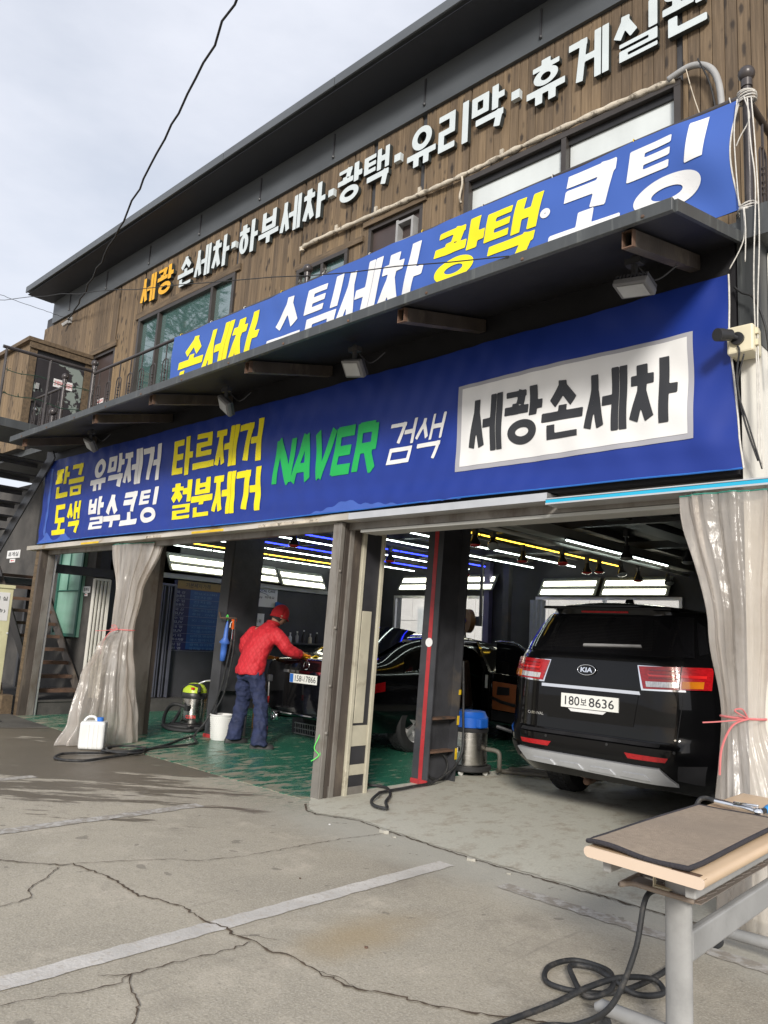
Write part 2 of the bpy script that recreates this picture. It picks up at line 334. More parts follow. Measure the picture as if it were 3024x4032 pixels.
def syllable(ch, tv=0.21, th=0.165):
    out = []; s = ord(ch) - 0xAC00; L, V, T = INI[s//588], VOW[(s % 588)//28], FIN[s % 28]
    fin = T != ' '; yb = (0.50 if T == 'ㅇ' else 0.44) if fin else 0.0
    if fin and V in 'ㅗㅜㅠㅡ': yb = 0.0
    hx = tv/2
    if V in 'ㅏㅐㅓㅔㅣ':
        nv = 2 if V in 'ㅐㅔ' else 1
        tvv = tv*(0.82 if nv == 2 else 1.0)
        xr = 0.56 if nv == 1 else 0.47
        if V == 'ㅏ': xr = 0.54
        if V in 'ㅓ': xr = 0.60
        ly1 = 0.97; ly0 = yb + (0.05 if fin else 0.04)
        jamo(L, 0.0, ly0, xr, ly1, tv*(0.9 if nv == 2 else 1), th*(0.9 if fin else 1), out)
        vy = (yb + (0.0 if fin else -0.02), 1.02); my = (ly0+ly1)/2
        if V == 'ㅏ':
            x = xr+0.10+hx; out.append(('s', x, vy[0], x, vy[1], tv)); out.append(('s', x, my, 1.02, my, th))
        elif V == 'ㅣ':
            x = 1.0-hx; out.append(('s', x, vy[0], x, vy[1], tv))
        elif V == 'ㅓ':
            x = 1.0-hx; out.append(('s', x, vy[0], x, vy[1], tv)); out.append(('s', xr-0.03, my, x, my, th))
        elif V == 'ㅐ':
            a = xr+0.06+tvv/2; c = 1.0-tvv/2
            out += [('s', a, vy[0], a, vy[1], tvv), ('s', c, vy[0], c, vy[1], tvv), ('s', a, my, c, my, th)]
        else:
            a = 0.73; c = 1.0-tvv/2
            out += [('s', a, vy[0], a, vy[1], tvv), ('s', c, vy[0], c, vy[1], tvv), ('s', xr-0.06, my, a, my, th)]
        if fin: jamo(T, 0.14, 0.0, 1.0, yb-0.055, tv, th*(0.85 if T == 'ㄹ' else 1), out, True)
    elif V == 'ㅘ':
        xr = 0.60; top = 0.98; b0 = yb + 0.05
        ih = 0.25 if fin else 0.42
        jamo(L, 0.04, top-ih, xr, top, tv, th*0.9, out, True)
        out.append(('s', 0.0, b0+th/2, xr+0.06, b0+th/2, th*0.95)); out.append(('s', xr/2, b0, xr/2, top-ih+ (0.03 if L != 'ㅇ' else 0.02), tv*0.9))
        x = xr+0.07+hx+0.02; out.append(('s', x, yb-0.01, x, 1.02, tv)); out.append(('s', x, 0.68, 1.03, 0.68, th))
        if fin: jamo(T, 0.12, 0.0, 0.92, yb-0.06, tv, th, out, True)
    else:
        fh = 0.30 if T in 'ㅇㅁㄹ' else 0.25
        b = fh+0.06 if fin else 0.0
        vh = 0.24 if fin else 0.36
        jamo(L, 0.14, b+vh+0.035, 0.86, 1.0, tv, th*(0.85 if fin else 1), out, True)
        if V == 'ㅗ':
            out.append(('s', -0.02, b+th/2, 1.02, b+th/2, th)); out.append(('s', 0.5, b, 0.5, b+vh+0.03, tv))
        elif V == 'ㅡ':
            out.append(('s', -0.02, b+vh*0.45, 1.02, b+vh*0.45, th))
        else:
            y = b+vh-th/2; out.append(('s', -0.02, y, 1.02, y, th))
            for x in ((0.5,) if V == 'ㅜ' else (0.32, 0.68)): out.append(('s', x, b, x, y, tv))
        if fin: jamo(T, 0.12, 0.0, 0.90, fh, tv, th, out, True)
    return out
def fieldmesh(prims, n=64, lo=-0.06, hi=1.06):
    """marching squares over a union of strokes; returns polygons and outline segments"""
    xs = np.linspace(lo, hi, n+1); X, Y = np.meshgrid(xs, xs); F = np.full(X.shape, 9.0)
    for p in prims:
        if p[0] == 's':
            _, ax, ay, bx, by, w = p; L = math.hypot(bx-ax, by-ay) or 1e-6; dx, dy = (bx-ax)/L, (by-ay)/L
            u = (X-ax)*dx+(Y-ay)*dy; v = -(X-ax)*dy+(Y-ay)*dx
            d = np.maximum(np.abs(u-L/2)-L/2, np.abs(v)-w/2)
        else:
            _, cx, cy, rx, ry, tv, th = p
            o = (np.sqrt(((X-cx)/rx)**2+((Y-cy)/ry)**2)-1)*min(rx, ry)
            ix, iy = max(rx-tv, 0.02), max(ry-th, 0.02)
            i = (np.sqrt(((X-cx)/ix)**2+((Y-cy)/iy)**2)-1)*min(ix, iy); d = np.maximum(o, -i)
        F = np.minimum(F, d)
    polys, segs = [], []; inside = F < 0
    for j in range(n):
        run = None
        for i in range(n):
            full = inside[j,i] and inside[j,i+1] and inside[j+1,i] and inside[j+1,i+1]
            if full:
                if run is None: run = i
                elif i-run >= 4:
                    polys.append([(xs[run],xs[j]),(xs[i],xs[j]),(xs[i],xs[j+1]),(xs[run],xs[j+1])]); run = i
                continue
            if run is not None:
                polys.append([(xs[run],xs[j]),(xs[i],xs[j]),(xs[i],xs[j+1]),(xs[run],xs[j+1])]); run = None
            cs = [(i,j),(i+1,j),(i+1,j+1),(i,j+1)]; pl = []; cr_ = []
            for k in range(4):
                a, c = cs[k], cs[(k+1)%4]; fa, fc = F[a[1],a[0]], F[c[1],c[0]]
                if fa < 0: pl.append((xs[a[0]], xs[a[1]]))
                if (fa < 0) != (fc < 0):
                    t = fa/(fa-fc); q = (xs[a[0]]+(xs[c[0]]-xs[a[0]])*t, xs[a[1]]+(xs[c[1]]-xs[a[1]])*t); pl.append(q); cr_.append((q, fa < 0))
            if len(pl) >= 3: polys.append(pl)
            if len(cr_) == 2: segs.append((cr_[0][0], cr_[1][0]) if cr_[0][1] else (cr_[1][0], cr_[0][0]))
        if run is not None: polys.append([(xs[run],xs[j]),(xs[n],xs[j]),(xs[n],xs[j+1]),(xs[run],xs[j+1])])
    return polys, segs
LATIN = {'N':[('s',.1,0,.1,1,1),('s',.9,0,.9,1,1),('s',.08,1.0,.92,0,1.05)],'A':[('s',.5,1.02,.08,-.02,1),('s',.5,1.02,.92,-.02,1),('s',.2,.28,.8,.28,.8)],'V':[('s',.08,1.02,.5,-.02,1),('s',.92,1.02,.5,-.02,1)],
 'E':[('s',.15,0,.15,1,1),('s',.1,.91,.9,.91,.85),('s',.1,.5,.82,.5,.8),('s',.1,.09,.92,.09,.85)],'R':[('s',.13,0,.13,1,1),('s',.1,.91,.78,.91,.85),('s',.1,.48,.78,.48,.8),('s',.80,.42,.80,.97,1),('s',.5,.5,.9,-.02,1)]}
_GC = {}
def glyph(ch, tv, th, n):
    k = (ch, tv, th, n)
    if k not in _GC:
        if ch in LATIN: pr = [(q[0],)+q[1:5]+(q[5]*tv,) for q in LATIN[ch]]
        elif ch == '·': pr = [('s', 0.36, 0.5, 0.64, 0.5, 0.24)]
        elif ch == '•': pr = [('o', 0.5, 0.5, 0.14, 0.14, 0.135, 0.135)]
        else: pr = syllable(ch, tv, th)
        _GC[k] = fieldmesh(pr, n)
    return _GC[k]
def put_glyph(mb, ch, fn, tv=0.195, th=0.15, n=56, depth=None):
    """fn(u,v,d) maps unit-square coordinates and depth to world"""
    polys, segs = glyph(ch, tv, th, n)
    for p in polys: mb.add([fn(u, v, 0) for u, v in p], [tuple(range(len(p)))])
    if depth:
        for a, b in segs: mb.quad(fn(*a, 0), fn(*b, 0), fn(*b, depth), fn(*a, depth))
def font_polys(body, offset=0.0, res=3):
    cu = bpy.data.curves.new('txt', 'FONT'); cu.body = body; cu.offset = offset; cu.resolution_u = res; cu.fill_mode = 'FRONT'
    o = bpy.data.objects.new('txt', cu); COL.objects.link(o); bpy.context.view_layer.update()
    me = bpy.data.meshes.new_from_object(o.evaluated_get(bpy.context.evaluated_depsgraph_get()))
    v = [tuple(p.co)[:2] for p in me.vertices]; f = [tuple(p.vertices) for p in me.polygons]
    bpy.data.objects.remove(o); bpy.data.curves.remove(cu); bpy.data.meshes.remove(me)
    xs = [p[0] for p in v]; ys = [p[1] for p in v]
    return v, f, (min(xs), max(xs), min(ys), max(ys))
def put_font(mb, body, O, U, W, offset=0.0):
    """fit built-in type into the parallelogram O, O+U, O+W"""
    v, f, (a, b, c, d) = font_polys(body, offset); O, U, W = V3(O), V3(U), V3(W)
    mb.add([O + U*((x-a)/(b-a)) + W*((y-c)/(d-c)) for x, y in v], f); return mb
# ------------------------------------------------------------------ ground
def ground_mat():
    mt, nt, b = newmat('lot_concrete'); L = nt.links.new
    g = N(nt, 'ShaderNodeNewGeometry'); P = g.outputs['Position']
    def noise(scale, det=6, rough=0.6, stretch=None, off=(0,0,0), rot=0.0):
        mp_ = N(nt, 'ShaderNodeMapping'); mp_.inputs['Location'].default_value = off
        if stretch: mp_.inputs['Scale'].default_value = stretch
        src = P
        if rot:
            r0 = N(nt, 'ShaderNodeVectorRotate'); r0.rotation_type = 'Z_AXIS'; r0.inputs['Angle'].default_value = rot; L(P, r0.inputs['Vector']); src = r0.outputs['Vector']
        L(src, mp_.inputs['Vector']); n = N(nt, 'ShaderNodeTexNoise', Scale=scale, Detail=det, Roughness=rough); L(mp_.outputs['Vector'], n.inputs['Vector']); return n.outputs['Fac']
    def rng(v, a, c, lo=0., hi=1.):
        r = N(nt, 'ShaderNodeMapRange'); r.interpolation_type = 'SMOOTHSTEP'
        for k, x in zip(('From Min','From Max','To Min','To Max'), (a, c, lo, hi)): r.inputs[k].default_value = x
        L(v, r.inputs['Value']); return r.outputs['Result']
    def mix(f, c1, c2):
        x = N(nt, 'ShaderNodeMixRGB'); 
        for s, c in (('Color1', c1), ('Color2', c2)):
            if isinstance(c, tuple): x.inputs[s].default_value = (*c, 1)
            else: L(c, x.inputs[s])
        L(f, x.inputs['Fac']); return x.outputs['Color']
    def math_(op, a, c):
        x = N(nt, 'ShaderNodeMath', operation=op)
        for i, q in enumerate((a, c)):
            if isinstance(q, (int, float)): x.inputs[i].default_value = q
            else: L(q, x.inputs[i])
        return x.outputs[0]
    sep = N(nt, 'ShaderNodeSeparateXYZ'); L(P, sep.inputs[0]); X, Y = sep.outputs[0], sep.outputs[1]
    col = mix(rng(noise(0.7, 5), 0.35, 0.68), (0.395,0.355,0.282), (0.305,0.275,0.22))
    col = mix(rng(noise(2.6, 7, 0.7), 0.5, 0.75), col, (0.50,0.445,0.36))
    col = mix(rng(noise(17, 5, 0.7, off=(2,7,0)), 0.50, 0.72, 0, 0.45), col, (0.22,0.20,0.165)); col = mix(rng(noise(23, 5, 0.7, off=(5,1,0)), 0.52, 0.74, 0, 0.5), col, (0.52,0.475,0.40)); fine = noise(95, 3, 0.7); col = mix(rng(fine, 0.42, 0.70, 0, 0.55), col, (0.58,0.53,0.44))
    col = mix(rng(noise(60, 3, 0.7, off=(9,3,0)), 0.54, 0.70, 0, 0.55), col, (0.20,0.175,0.14))
    # tyre scuffs and old oil
    oil = rng(noise(1.1, 8, 0.68, off=(11,5,0)), 0.55, 0.72, 0, 0.55); col = mix(oil, col, (0.215,0.19,0.155))
    scf = rng(noise(5.5, 6, 0.65, (3.2,0.22,1), off=(1,2,0)), 0.60, 0.72, 0, 0.4); col = mix(scf, col, (0.20,0.18,0.15))
    pale = rng(noise(1.7, 7, 0.7, off=(21,15,0)), 0.58, 0.70, 0, 0.5); col = mix(pale, col, (0.50,0.46,0.39))
    # ochre stain
    dx = math_('MULTIPLY', math_('SUBTRACT', X, 2.42), 2.2); dy = math_('SUBTRACT', Y, -1.82)
    d = math_('SQRT', math_('ADD', math_('MULTIPLY', dx, dx), math_('MULTIPLY', dy, dy)), 0)
    col = mix(rng(math_('ADD', d, math_('MULTIPLY', noise(3), 0.5)), 0.85, 0.25, 0, 0.55), col, (0.36,0.26,0.13))
    # grey cement wash along the apron joint
    j = math_('ADD', Y, math_('MULTIPLY', noise(2.2, 6), 0.5))
    strip = math_('MULTIPLY', rng(j, -0.75, -0.2), rng(X, -0.3, 0.9)); col = mix(math_('MULTIPLY', strip, 0.7), col, (0.45,0.44,0.39))
    # green paint worn off over the joint
    gw = math_('MULTIPLY', rng(noise(14, 8, 0.75, (1.8,0.35,1)), 0.50, 0.56), math_('MULTIPLY', rng(Y, -0.75, -0.05), rng(X, 1.0, 0.0)))
    col = mix(math_('MULTIPLY', gw, 0.5), col, (0.045,0.16,0.11))
    # wet patches running out of the wash bay
    wn = noise(1.9, 10, 0.70, (1.3,0.26,1), rot=0.82); wx = math_('MULTIPLY', rng(X, 0.3, -2.2), rng(Y, -3.2, -1.3))
    wet = rng(math_('ADD', wn, math_('MULTIPLY', wx, 0.24)), 0.615, 0.655)
    wet = math_('MULTIPLY', wet, rng(X, 0.6, 0.0))
    big = math_('MULTIPLY', math_('MULTIPLY', rng(math_('ADD', X, math_('MULTIPLY', noise(1.1), 1.2)), -1.75, -2.15), rng(Y, -2.6, -2.0)), rng(math_('ADD', Y, math_('MULTIPLY', noise(1.3, off=(4,4,0)), 0.7)), -0.45, -0.62))
    wet = math_('MAXIMUM', wet, math_('MULTIPLY', big, rng(noise(2.4, 8, 0.68, (1.2,0.5,1), rot=0.82), 0.36, 0.52)))
    wet2 = rng(noise(6.5, 3, 0.45, off=(3,8,0)), 0.685, 0.70, 0, 1.0)
    col = mix(math_('MULTIPLY', wet, 0.8), col, (0.095,0.075,0.055)); col = mix(math_('MULTIPLY', wet2, 0.5), col, (0.13,0.115,0.095))
    L(col, b.inputs['Base Color'])
    L(math_('SUBTRACT', 0.88, math_('MULTIPLY', wet, 0.42)), b.inputs['Roughness'])
    h = math_('ADD', math_('MULTIPLY', fine, 0.7), math_('MULTIPLY', noise(30, 5), 0.6))
    bp = N(nt, 'ShaderNodeBump', Strength=0.40, Distance=0.012); L(h, bp.inputs['Height']); L(bp.outputs['Normal'], b.inputs['Normal'])
    return mt
def floor_mat(name, base, alt, wear, wlo, whi, rough, wetx=False, stretch=(2.0,0.5,1)):
    mt, nt, b = newmat(name); L = nt.links.new; g = N(nt, 'ShaderNodeNewGeometry')
    mp_ = N(nt, 'ShaderNodeMapping'); mp_.inputs['Scale'].default_value = stretch; mp_.inputs['Rotation'].default_value = (0,0,0.6); L(g.outputs['Position'], mp_.inputs['Vector'])
    n1 = N(nt, 'ShaderNodeTexNoise', Scale=1.3, Detail=5.0); L(g.outputs['Position'], n1.inputs['Vector'])
    n2 = N(nt, 'ShaderNodeTexNoise', Scale=5.0, Detail=9.0, Roughness=0.72); L(mp_.outputs['Vector'], n2.inputs['Vector'])
    m1 = N(nt, 'ShaderNodeMixRGB'); m1.inputs['Color1'].default_value = (*base,1); m1.inputs['Color2'].default_value = (*alt,1); L(n1.outputs['Fac'], m1.inputs['Fac'])
    r = N(nt, 'ShaderNodeMapRange'); r.inputs['From Min'].default_value = wlo; r.inputs['From Max'].default_value = whi
    if name.startswith('green'):
        sp_ = N(nt, 'ShaderNodeSeparateXYZ'); L(g.outputs['Position'], sp_.inputs[0]); er = N(nt, 'ShaderNodeMapRange'); er.inputs['From Min'].default_value = 1.6; er.inputs['From Max'].default_value = -0.1; er.inputs['To Min'].default_value = -0.055; er.inputs['To Max'].default_value = 0.055; L(sp_.outputs[1], er.inputs['Value'])
        ad_ = N(nt, 'ShaderNodeMath', operation='ADD'); L(n2.outputs['Fac'], ad_.inputs[0]); L(er.outputs['Result'], ad_.inputs[1]); L(ad_.outputs[0], r.inputs['Value'])
    else: L(n2.outputs['Fac'], r.inputs['Value'])
    m2 = N(nt, 'ShaderNodeMixRGB'); m2.inputs['Color2'].default_value = (*wear,1); L(r.outputs['Result'], m2.inputs['Fac']); L(m1.outputs['Color'], m2.inputs['Color1'])
    n4 = N(nt, 'ShaderNodeTexNoise', Scale=80.0, Detail=3.0); L(g.outputs['Position'], n4.inputs['Vector'])
    m3 = N(nt, 'ShaderNodeMixRGB', blend_type='MULTIPLY'); m3.inputs['Fac'].default_value = 0.5; L(m2.outputs['Color'], m3.inputs['Color1']); L(n4.outputs['Fac'], m3.inputs['Color2'])
    m4 = N(nt, 'ShaderNodeMixRGB', blend_type='ADD'); m4.inputs['Fac'].default_value = 0.35; L(m3.outputs['Color'], m4.inputs['Color1']); L(m2.outputs['Color'], m4.inputs['Color2'])
    L(m4.outputs['Color'], b.inputs['Base Color'])
    rr = N(nt, 'ShaderNodeMapRange'); rr.inputs['To Min'].default_value = rough; rr.inputs['To Max'].default_value = min(0.95, rough+0.5); L(r.outputs['Result'], rr.inputs['Value']); L(rr.outputs['Result'], b.inputs['Roughness'])
    bp = N(nt, 'ShaderNodeBump', Strength=0.25, Distance=0.01); L(n2.outputs['Fac'], bp.inputs['Height']); L(bp.outputs['Normal'], b.inputs['Normal'])
    return mt
M['ground'] = ground_mat()
M['green_floor'] = floor_mat('green_epoxy_floor', (0.020,0.125,0.075), (0.04,0.185,0.12), (0.25,0.23,0.175), 0.515, 0.585, 0.26, stretch=(1.7,0.6,1))
M['apron'] = floor_mat('grey_painted_concrete', (0.44,0.43,0.365), (0.53,0.515,0.445), (0.34,0.30,0.24), 0.50, 0.66, 0.6, stretch=(1.2,0.8,1))
M['line_paint'] = pm('worn_white_road_paint', (0.53,0.505,0.47), 0.8, 0, 0.16, 3, 0.4, 70, dirt=(0.46,0.42,0.37), dscale=30, dlo=0.52, dhi=0.66)
M['line_faint'] = pm('faint_road_paint', (0.47,0.45,0.42), 0.8, 0, 0.1, 5, 0.4, 70, dirt=(0.31,0.28,0.24), dscale=16, dlo=0.42, dhi=0.55)
M['crack'] = pm('crack_dark', (0.085,0.06,0.04), 0.95, 0, 0.3, 20)  # dark brown tone of the cracks
g = tag(MB().box(-150,150,-150,150,-0.5,0).build('ground', M['ground']), kind='structure')
fg = tag(MB().box(-6.35,-0.02,-0.10,7.2,0.0,0.006).build('floor', M['green_floor']), kind='structure'); fg['label'] = 'worn green painted floor of the wash bay'
# right bay apron with a ragged broken front edge
edge = [(-0.016,0.02),(0.16,-0.16),(0.33,-0.30),(0.49,-0.335),(0.66,-0.25),(0.81,-0.19),(1.0,-0.22),(1.19,-0.25),(1.39,-0.25),(1.56,-0.275),(1.74,-0.28),(1.93,-0.295),(2.11,-0.30),(2.38,-0.27),(2.56,-0.29),(2.74,-0.28),(3.1,-0.30),(3.7,-0.28)]
e2 = []
for (a, b_), (c, d_) in zip(edge, edge[1:]):
    for k in range(4):
        t = k/4; e2.append((lerp(a,c,t), lerp(b_,d_,t)+random.uniform(-.014,.014)*(1 if k else 0)))
e2.append(edge[-1])
pts = [(x, y, -0.01) for x, y in e2] + [(3.7,7.2,-0.01),(-0.016,7.2,-0.01)]
ap = MB().add([(p[0],p[1],.004) for p in pts],[tuple(range(len(pts)))]).build('apron', M['apron']); tag(ap, kind='structure')
# parking lines: thin painted sheets, worn outline
def paint_line(name, x0, x1, y0, y1, mat, jag=0.006, along='y'):
    mb = MB(); n = int(abs((y1-y0) if along == 'y' else (x1-x0))/0.05)+1; L_, R_ = [], []
    for i in range(n+1):
        t = i/n
        if along == 'y':
            y = lerp(y0,y1,t); L_.append((x0+random.uniform(-jag,jag), y, 0.004)); R_.append((x1+random.uniform(-jag,jag), y, 0.004))
        else:
            x = lerp(x0,x1,t); L_.append((x, y1+random.uniform(-jag,jag), 0.004)); R_.append((x, y0+random.uniform(-jag,jag), 0.004))
    for i in range(n): mb.quad(L_[i], R_[i], R_[i+1], L_[i+1])
    return tag(mb.build(name, mat), kind='structure')
paint_line('parking_line', 1.87, 1.99, -6.0, -0.55, M['line_paint'])
paint_line('parking_line', -0.31, -0.19, -5.5, -0.95, M['line_faint'], 0.012)
paint_line('parking_line', -2.0, -1.88, -5.0, -1.55, M['line_faint'], 0.012)
paint_line('parking_line', 2.4, 6.0, -0.68, -0.57, M['line_faint'], 0.012, 'x')
def crack(pts, w, parent=g):
    mb = MB(); P = []
    for a, b_ in zip(pts, pts[1:]):
        n = max(2, int((Vector(b_)-Vector(a)).length/0.025))
        for k in range(n):
            t = k/n; P.append(Vector((lerp(a[0],b_[0],t)+random.gauss(0,.006), lerp(a[1],b_[1],t)+random.gauss(0,.006), 0)))
    P.append(Vector((*pts[-1],0))); Ls, Rs = [], []
    for i, p in enumerate(P):
        t = (P[min(i+1,len(P)-1)]-P[max(i-1,0)]).normalized(); nn = Vector((-t.y,t.x,0)); ww = w*random.uniform(0.35,1.25)*(1 if 0 < i < len(P)-1 else .2)
        Ls.append((*(p+nn*ww/2)[:2], 0.006)); Rs.append((*(p-nn*ww/2)[:2], 0.006))
    for i in range(len(P)-1): mb.quad(Rs[i], Rs[i+1], Ls[i+1], Ls[i])
    return mb.build('crack', M['crack'], parent)
crack([(-0.2,-3.1),(.36,-2.69),(.64,-2.47),(.66,-2.39),(.95,-2.35),(1.08,-2.34),(1.3,-2.37),(1.45,-2.32),(1.63,-2.27),(1.86,-2.29),(1.98,-2.26),(2.08,-2.28),(2.18,-2.25),(2.31,-2.27),(2.39,-2.23),(2.53,-2.23),(2.68,-2.24),(2.82,-2.22),(2.96,-2.14),(3.07,-2.11),(3.17,-2.05),(3.29,-1.99),(3.35,-1.93),(3.44,-1.88),(3.8,-1.7)], 0.013)
crack([(.66,-2.48),(.8,-2.59),(.94,-2.76),(1.05,-2.79),(1.1,-2.87),(1.11,-2.96),(1.2,-3.4)], 0.007)
crack([(.66,-2.39),(.77,-2.13),(.88,-1.91),(1.01,-1.77),(1.09,-1.5),(1.11,-1.03),(1.15,-.59),(1.2,-.34)], 0.006)
crack([(2.19,-2.26),(2.19,-2.38),(2.19,-2.5),(2.18,-2.6),(2.16,-2.68),(2.16,-2.85),(2.2,-2.91),(2.19,-3.01),(2.15,-3.14),(2.1,-3.32),(2.0,-3.8)], 0.007)
crack([(2.08,-2.95),(2.16,-2.85),(2.27,-2.9),(2.39,-2.94),(2.5,-3.02),(2.7,-3.2)], 0.007)
crack([(2.6,-2.235),(2.7,-2.2),(2.82,-2.22)], 0.006); crack([(2.08,-2.28),(2.14,-2.21),(2.25,-2.16)], 0.005)
crack([(0.16,-0.2),(0.33,-.34),(0.49,-0.38),(.66,-.29),(0.81,-0.24),(1.19,-0.285),(1.74,-0.315),(2.11,-0.335),(2.74,-0.32),(3.6,-.31)], 0.016)
# loose bits on the concrete
for k, (x, y, s, c) in enumerate([(1.17,-.33,.05,'a'),(1.98,-.36,.035,'a'),(2.3,-.4,.02,'a'),(1.30,-.36,.018,'a'),(0.78,-.50,.012,'w'),(1.62,-1.5,.01,'b'),(2.55,-1.9,.014,'c')]):
    mb = MB(); z0 = 0.001
    vs = [(x+s*math.cos(a)*random.uniform(.6,1.1), y+s*math.sin(a)*random.uniform(.4,.8)) for a in [i*1.047 for i in range(6)]]
    mb.prism([(a, b_, z0) for a, b_ in vs], (0,0,s*0.45))
    o = mb.build('rubble_chip', {'a': M['ground'], 'w': M['paper'], 'b': M['rust'], 'c': M['rust']}[c])
    tag(o, ['largest chip of broken concrete on the apron crack','flat pale chip of concrete just in front of the apron crack','small concrete chip in front of the van on the lot','small chip beside the largest broken chip','tiny white scrap of litter near the middle pillar','brown crumb on the ground near the parking line','brown crumb on the concrete beside the long crack'][k], 'debris')
# ------------------------------------------------------------------ the building
def wood_mat():
    mt, nt, b = newmat('weathered_cladding'); L = nt.links.new
    g = N(nt, 'ShaderNodeNewGeometry'); oi = N(nt, 'ShaderNodeObjectInfo')
    ofs = N(nt, 'ShaderNodeVectorMath', operation='SCALE'); ofs.inputs[0].default_value = (3.1,7.7,9.3); L(oi.outputs['Random'], ofs.inputs['Scale'])
    ad = N(nt, 'ShaderNodeVectorMath', operation='ADD'); L(g.outputs['Position'], ad.inputs[0]); L(ofs.outputs['Vector'], ad.inputs[1])
    mp_ = N(nt, 'ShaderNodeMapping'); mp_.inputs['Scale'].default_value = (26,26,0.9); L(ad.outputs['Vector'], mp_.inputs['Vector'])
    gr = N(nt, 'ShaderNodeTexNoise', Scale=1.6, Detail=7.0, Roughness=0.7); L(mp_.outputs['Vector'], gr.inputs['Vector'])
    cr_ = N(nt, 'ShaderNodeValToRGB'); e = cr_.color_ramp.elements
    e[0].position = 0.25; e[0].color = (0.105,0.073,0.046,1); e[1].position = 0.75; e[1].color = (0.240,0.175,0.112,1)
    x = e.new(0.5); x.color = (0.172,0.120,0.074,1); L(gr.outputs['Fac'], cr_.inputs['Fac'])
    # sun-faded ochre boards: differs board by board and towards the sheltered lower wall
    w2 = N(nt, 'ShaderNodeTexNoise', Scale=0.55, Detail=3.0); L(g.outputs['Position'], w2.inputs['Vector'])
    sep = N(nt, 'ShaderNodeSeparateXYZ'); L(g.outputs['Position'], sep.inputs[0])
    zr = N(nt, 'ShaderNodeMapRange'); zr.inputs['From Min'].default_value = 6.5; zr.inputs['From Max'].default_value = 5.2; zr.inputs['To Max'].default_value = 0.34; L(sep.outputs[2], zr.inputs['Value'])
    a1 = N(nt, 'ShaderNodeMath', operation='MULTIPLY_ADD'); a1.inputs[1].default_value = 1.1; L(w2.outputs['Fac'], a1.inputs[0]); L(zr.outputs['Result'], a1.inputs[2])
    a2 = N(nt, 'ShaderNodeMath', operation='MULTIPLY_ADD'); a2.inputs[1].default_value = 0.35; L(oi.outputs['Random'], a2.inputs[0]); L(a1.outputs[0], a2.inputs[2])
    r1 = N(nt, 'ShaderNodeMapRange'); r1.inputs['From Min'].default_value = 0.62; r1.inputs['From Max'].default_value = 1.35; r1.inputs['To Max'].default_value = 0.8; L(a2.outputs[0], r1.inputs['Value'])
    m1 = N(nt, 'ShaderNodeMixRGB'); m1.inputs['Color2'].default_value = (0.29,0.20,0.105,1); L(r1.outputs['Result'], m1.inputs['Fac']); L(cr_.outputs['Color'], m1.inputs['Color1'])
    gm = N(nt, 'ShaderNodeMixRGB', blend_type='MULTIPLY'); gm.inputs['Fac'].default_value = 0.75
    r4 = N(nt, 'ShaderNodeMapRange'); r4.inputs['From Min'].default_value = 0.25; r4.inputs['From Max'].default_value = 0.7; r4.inputs['To Min'].default_value = 0.6; r4.inputs['To Max'].default_value = 1.15; L(gr.outputs['Fac'], r4.inputs['Value'])
    L(m1.outputs['Color'], gm.inputs['Color1']); L(r4.outputs['Result'], gm.inputs['Color2'])
    # knots
    mp2 = N(nt, 'ShaderNodeMapping'); mp2.inputs['Scale'].default_value = (11,11,3.6); L(ad.outputs['Vector'], mp2.inputs['Vector'])
    vo = N(nt, 'ShaderNodeTexVoronoi', Scale=1.0); L(mp2.outputs['Vector'], vo.inputs['Vector'])
    kn = N(nt, 'ShaderNodeTexNoise', Scale=14.0, Detail=4.0); L(g.outputs['Position'], kn.inputs['Vector'])
    k1 = N(nt, 'ShaderNodeMath', operation='MULTIPLY_ADD'); k1.inputs[1].default_value = 0.32; L(kn.outputs['Fac'], k1.inputs[0]); L(vo.outputs['Distance'], k1.inputs[2])
    kr = N(nt, 'ShaderNodeMapRange'); kr.inputs['From Min'].default_value = 0.42; kr.inputs['From Max'].default_value = 0.29; kr.inputs['To Max'].default_value = 0.9; L(k1.outputs[0], kr.inputs['Value'])
    m2 = N(nt, 'ShaderNodeMixRGB'); m2.inputs['Color2'].default_value = (0.032,0.022,0.016,1); L(kr.outputs['Result'], m2.inputs['Fac']); L(gm.outputs['Color'], m2.inputs['Color1'])
    tn = N(nt, 'ShaderNodeMapRange'); tn.inputs['To Min'].default_value = 0.66; tn.inputs['To Max'].default_value = 1.0; L(oi.outputs['Random'], tn.inputs['Value'])
    sc_ = N(nt, 'ShaderNodeVectorMath', operation='SCALE'); L(m2.outputs['Color'], sc_.inputs[0]); L(tn.outputs['Result'], sc_.inputs['Scale'])
    L(sc_.outputs['Vector'], b.inputs['Base Color']); b.inputs['Roughness'].default_value = 0.72
    bp = N(nt, 'ShaderNodeBump', Strength=0.5, Distance=0.006); L(gr.outputs['Fac'], bp.inputs['Height']); L(bp.outputs['Normal'], b.inputs['Normal'])
    return mt
M['wood'] = wood_mat()
M['wood_trim'] = pm('weathered_trim_board', (0.13,0.092,0.056), 0.75, 0, 0.35, 3, 0.4, 30, stretch=(1,8,8), dirt=(0.07,0.05,0.035), dscale=4)
M['brown_frame'] = pm('dark_brown_window_frame', (0.045,0.038,0.034), 0.4, 0, 0.15, 6)
M['brown_door'] = pm('brown_steel_door', (0.060,0.043,0.040), 0.45, 0, 0.15, 3)
M['ceil_rib'] = pm('grey_ceiling_rib', (0.13,0.13,0.128), 0.6, 0, 0.15, 3)
M['ceiling'] = pm('dark_ceiling', (0.11,0.11,0.112), 0.7, 0, 0.3, 2)
M['ceil_beam'] = pm('grey_ceiling_beam', (0.48,0.48,0.45), 0.55, 0, 0.12, 3, 0.05, 40)
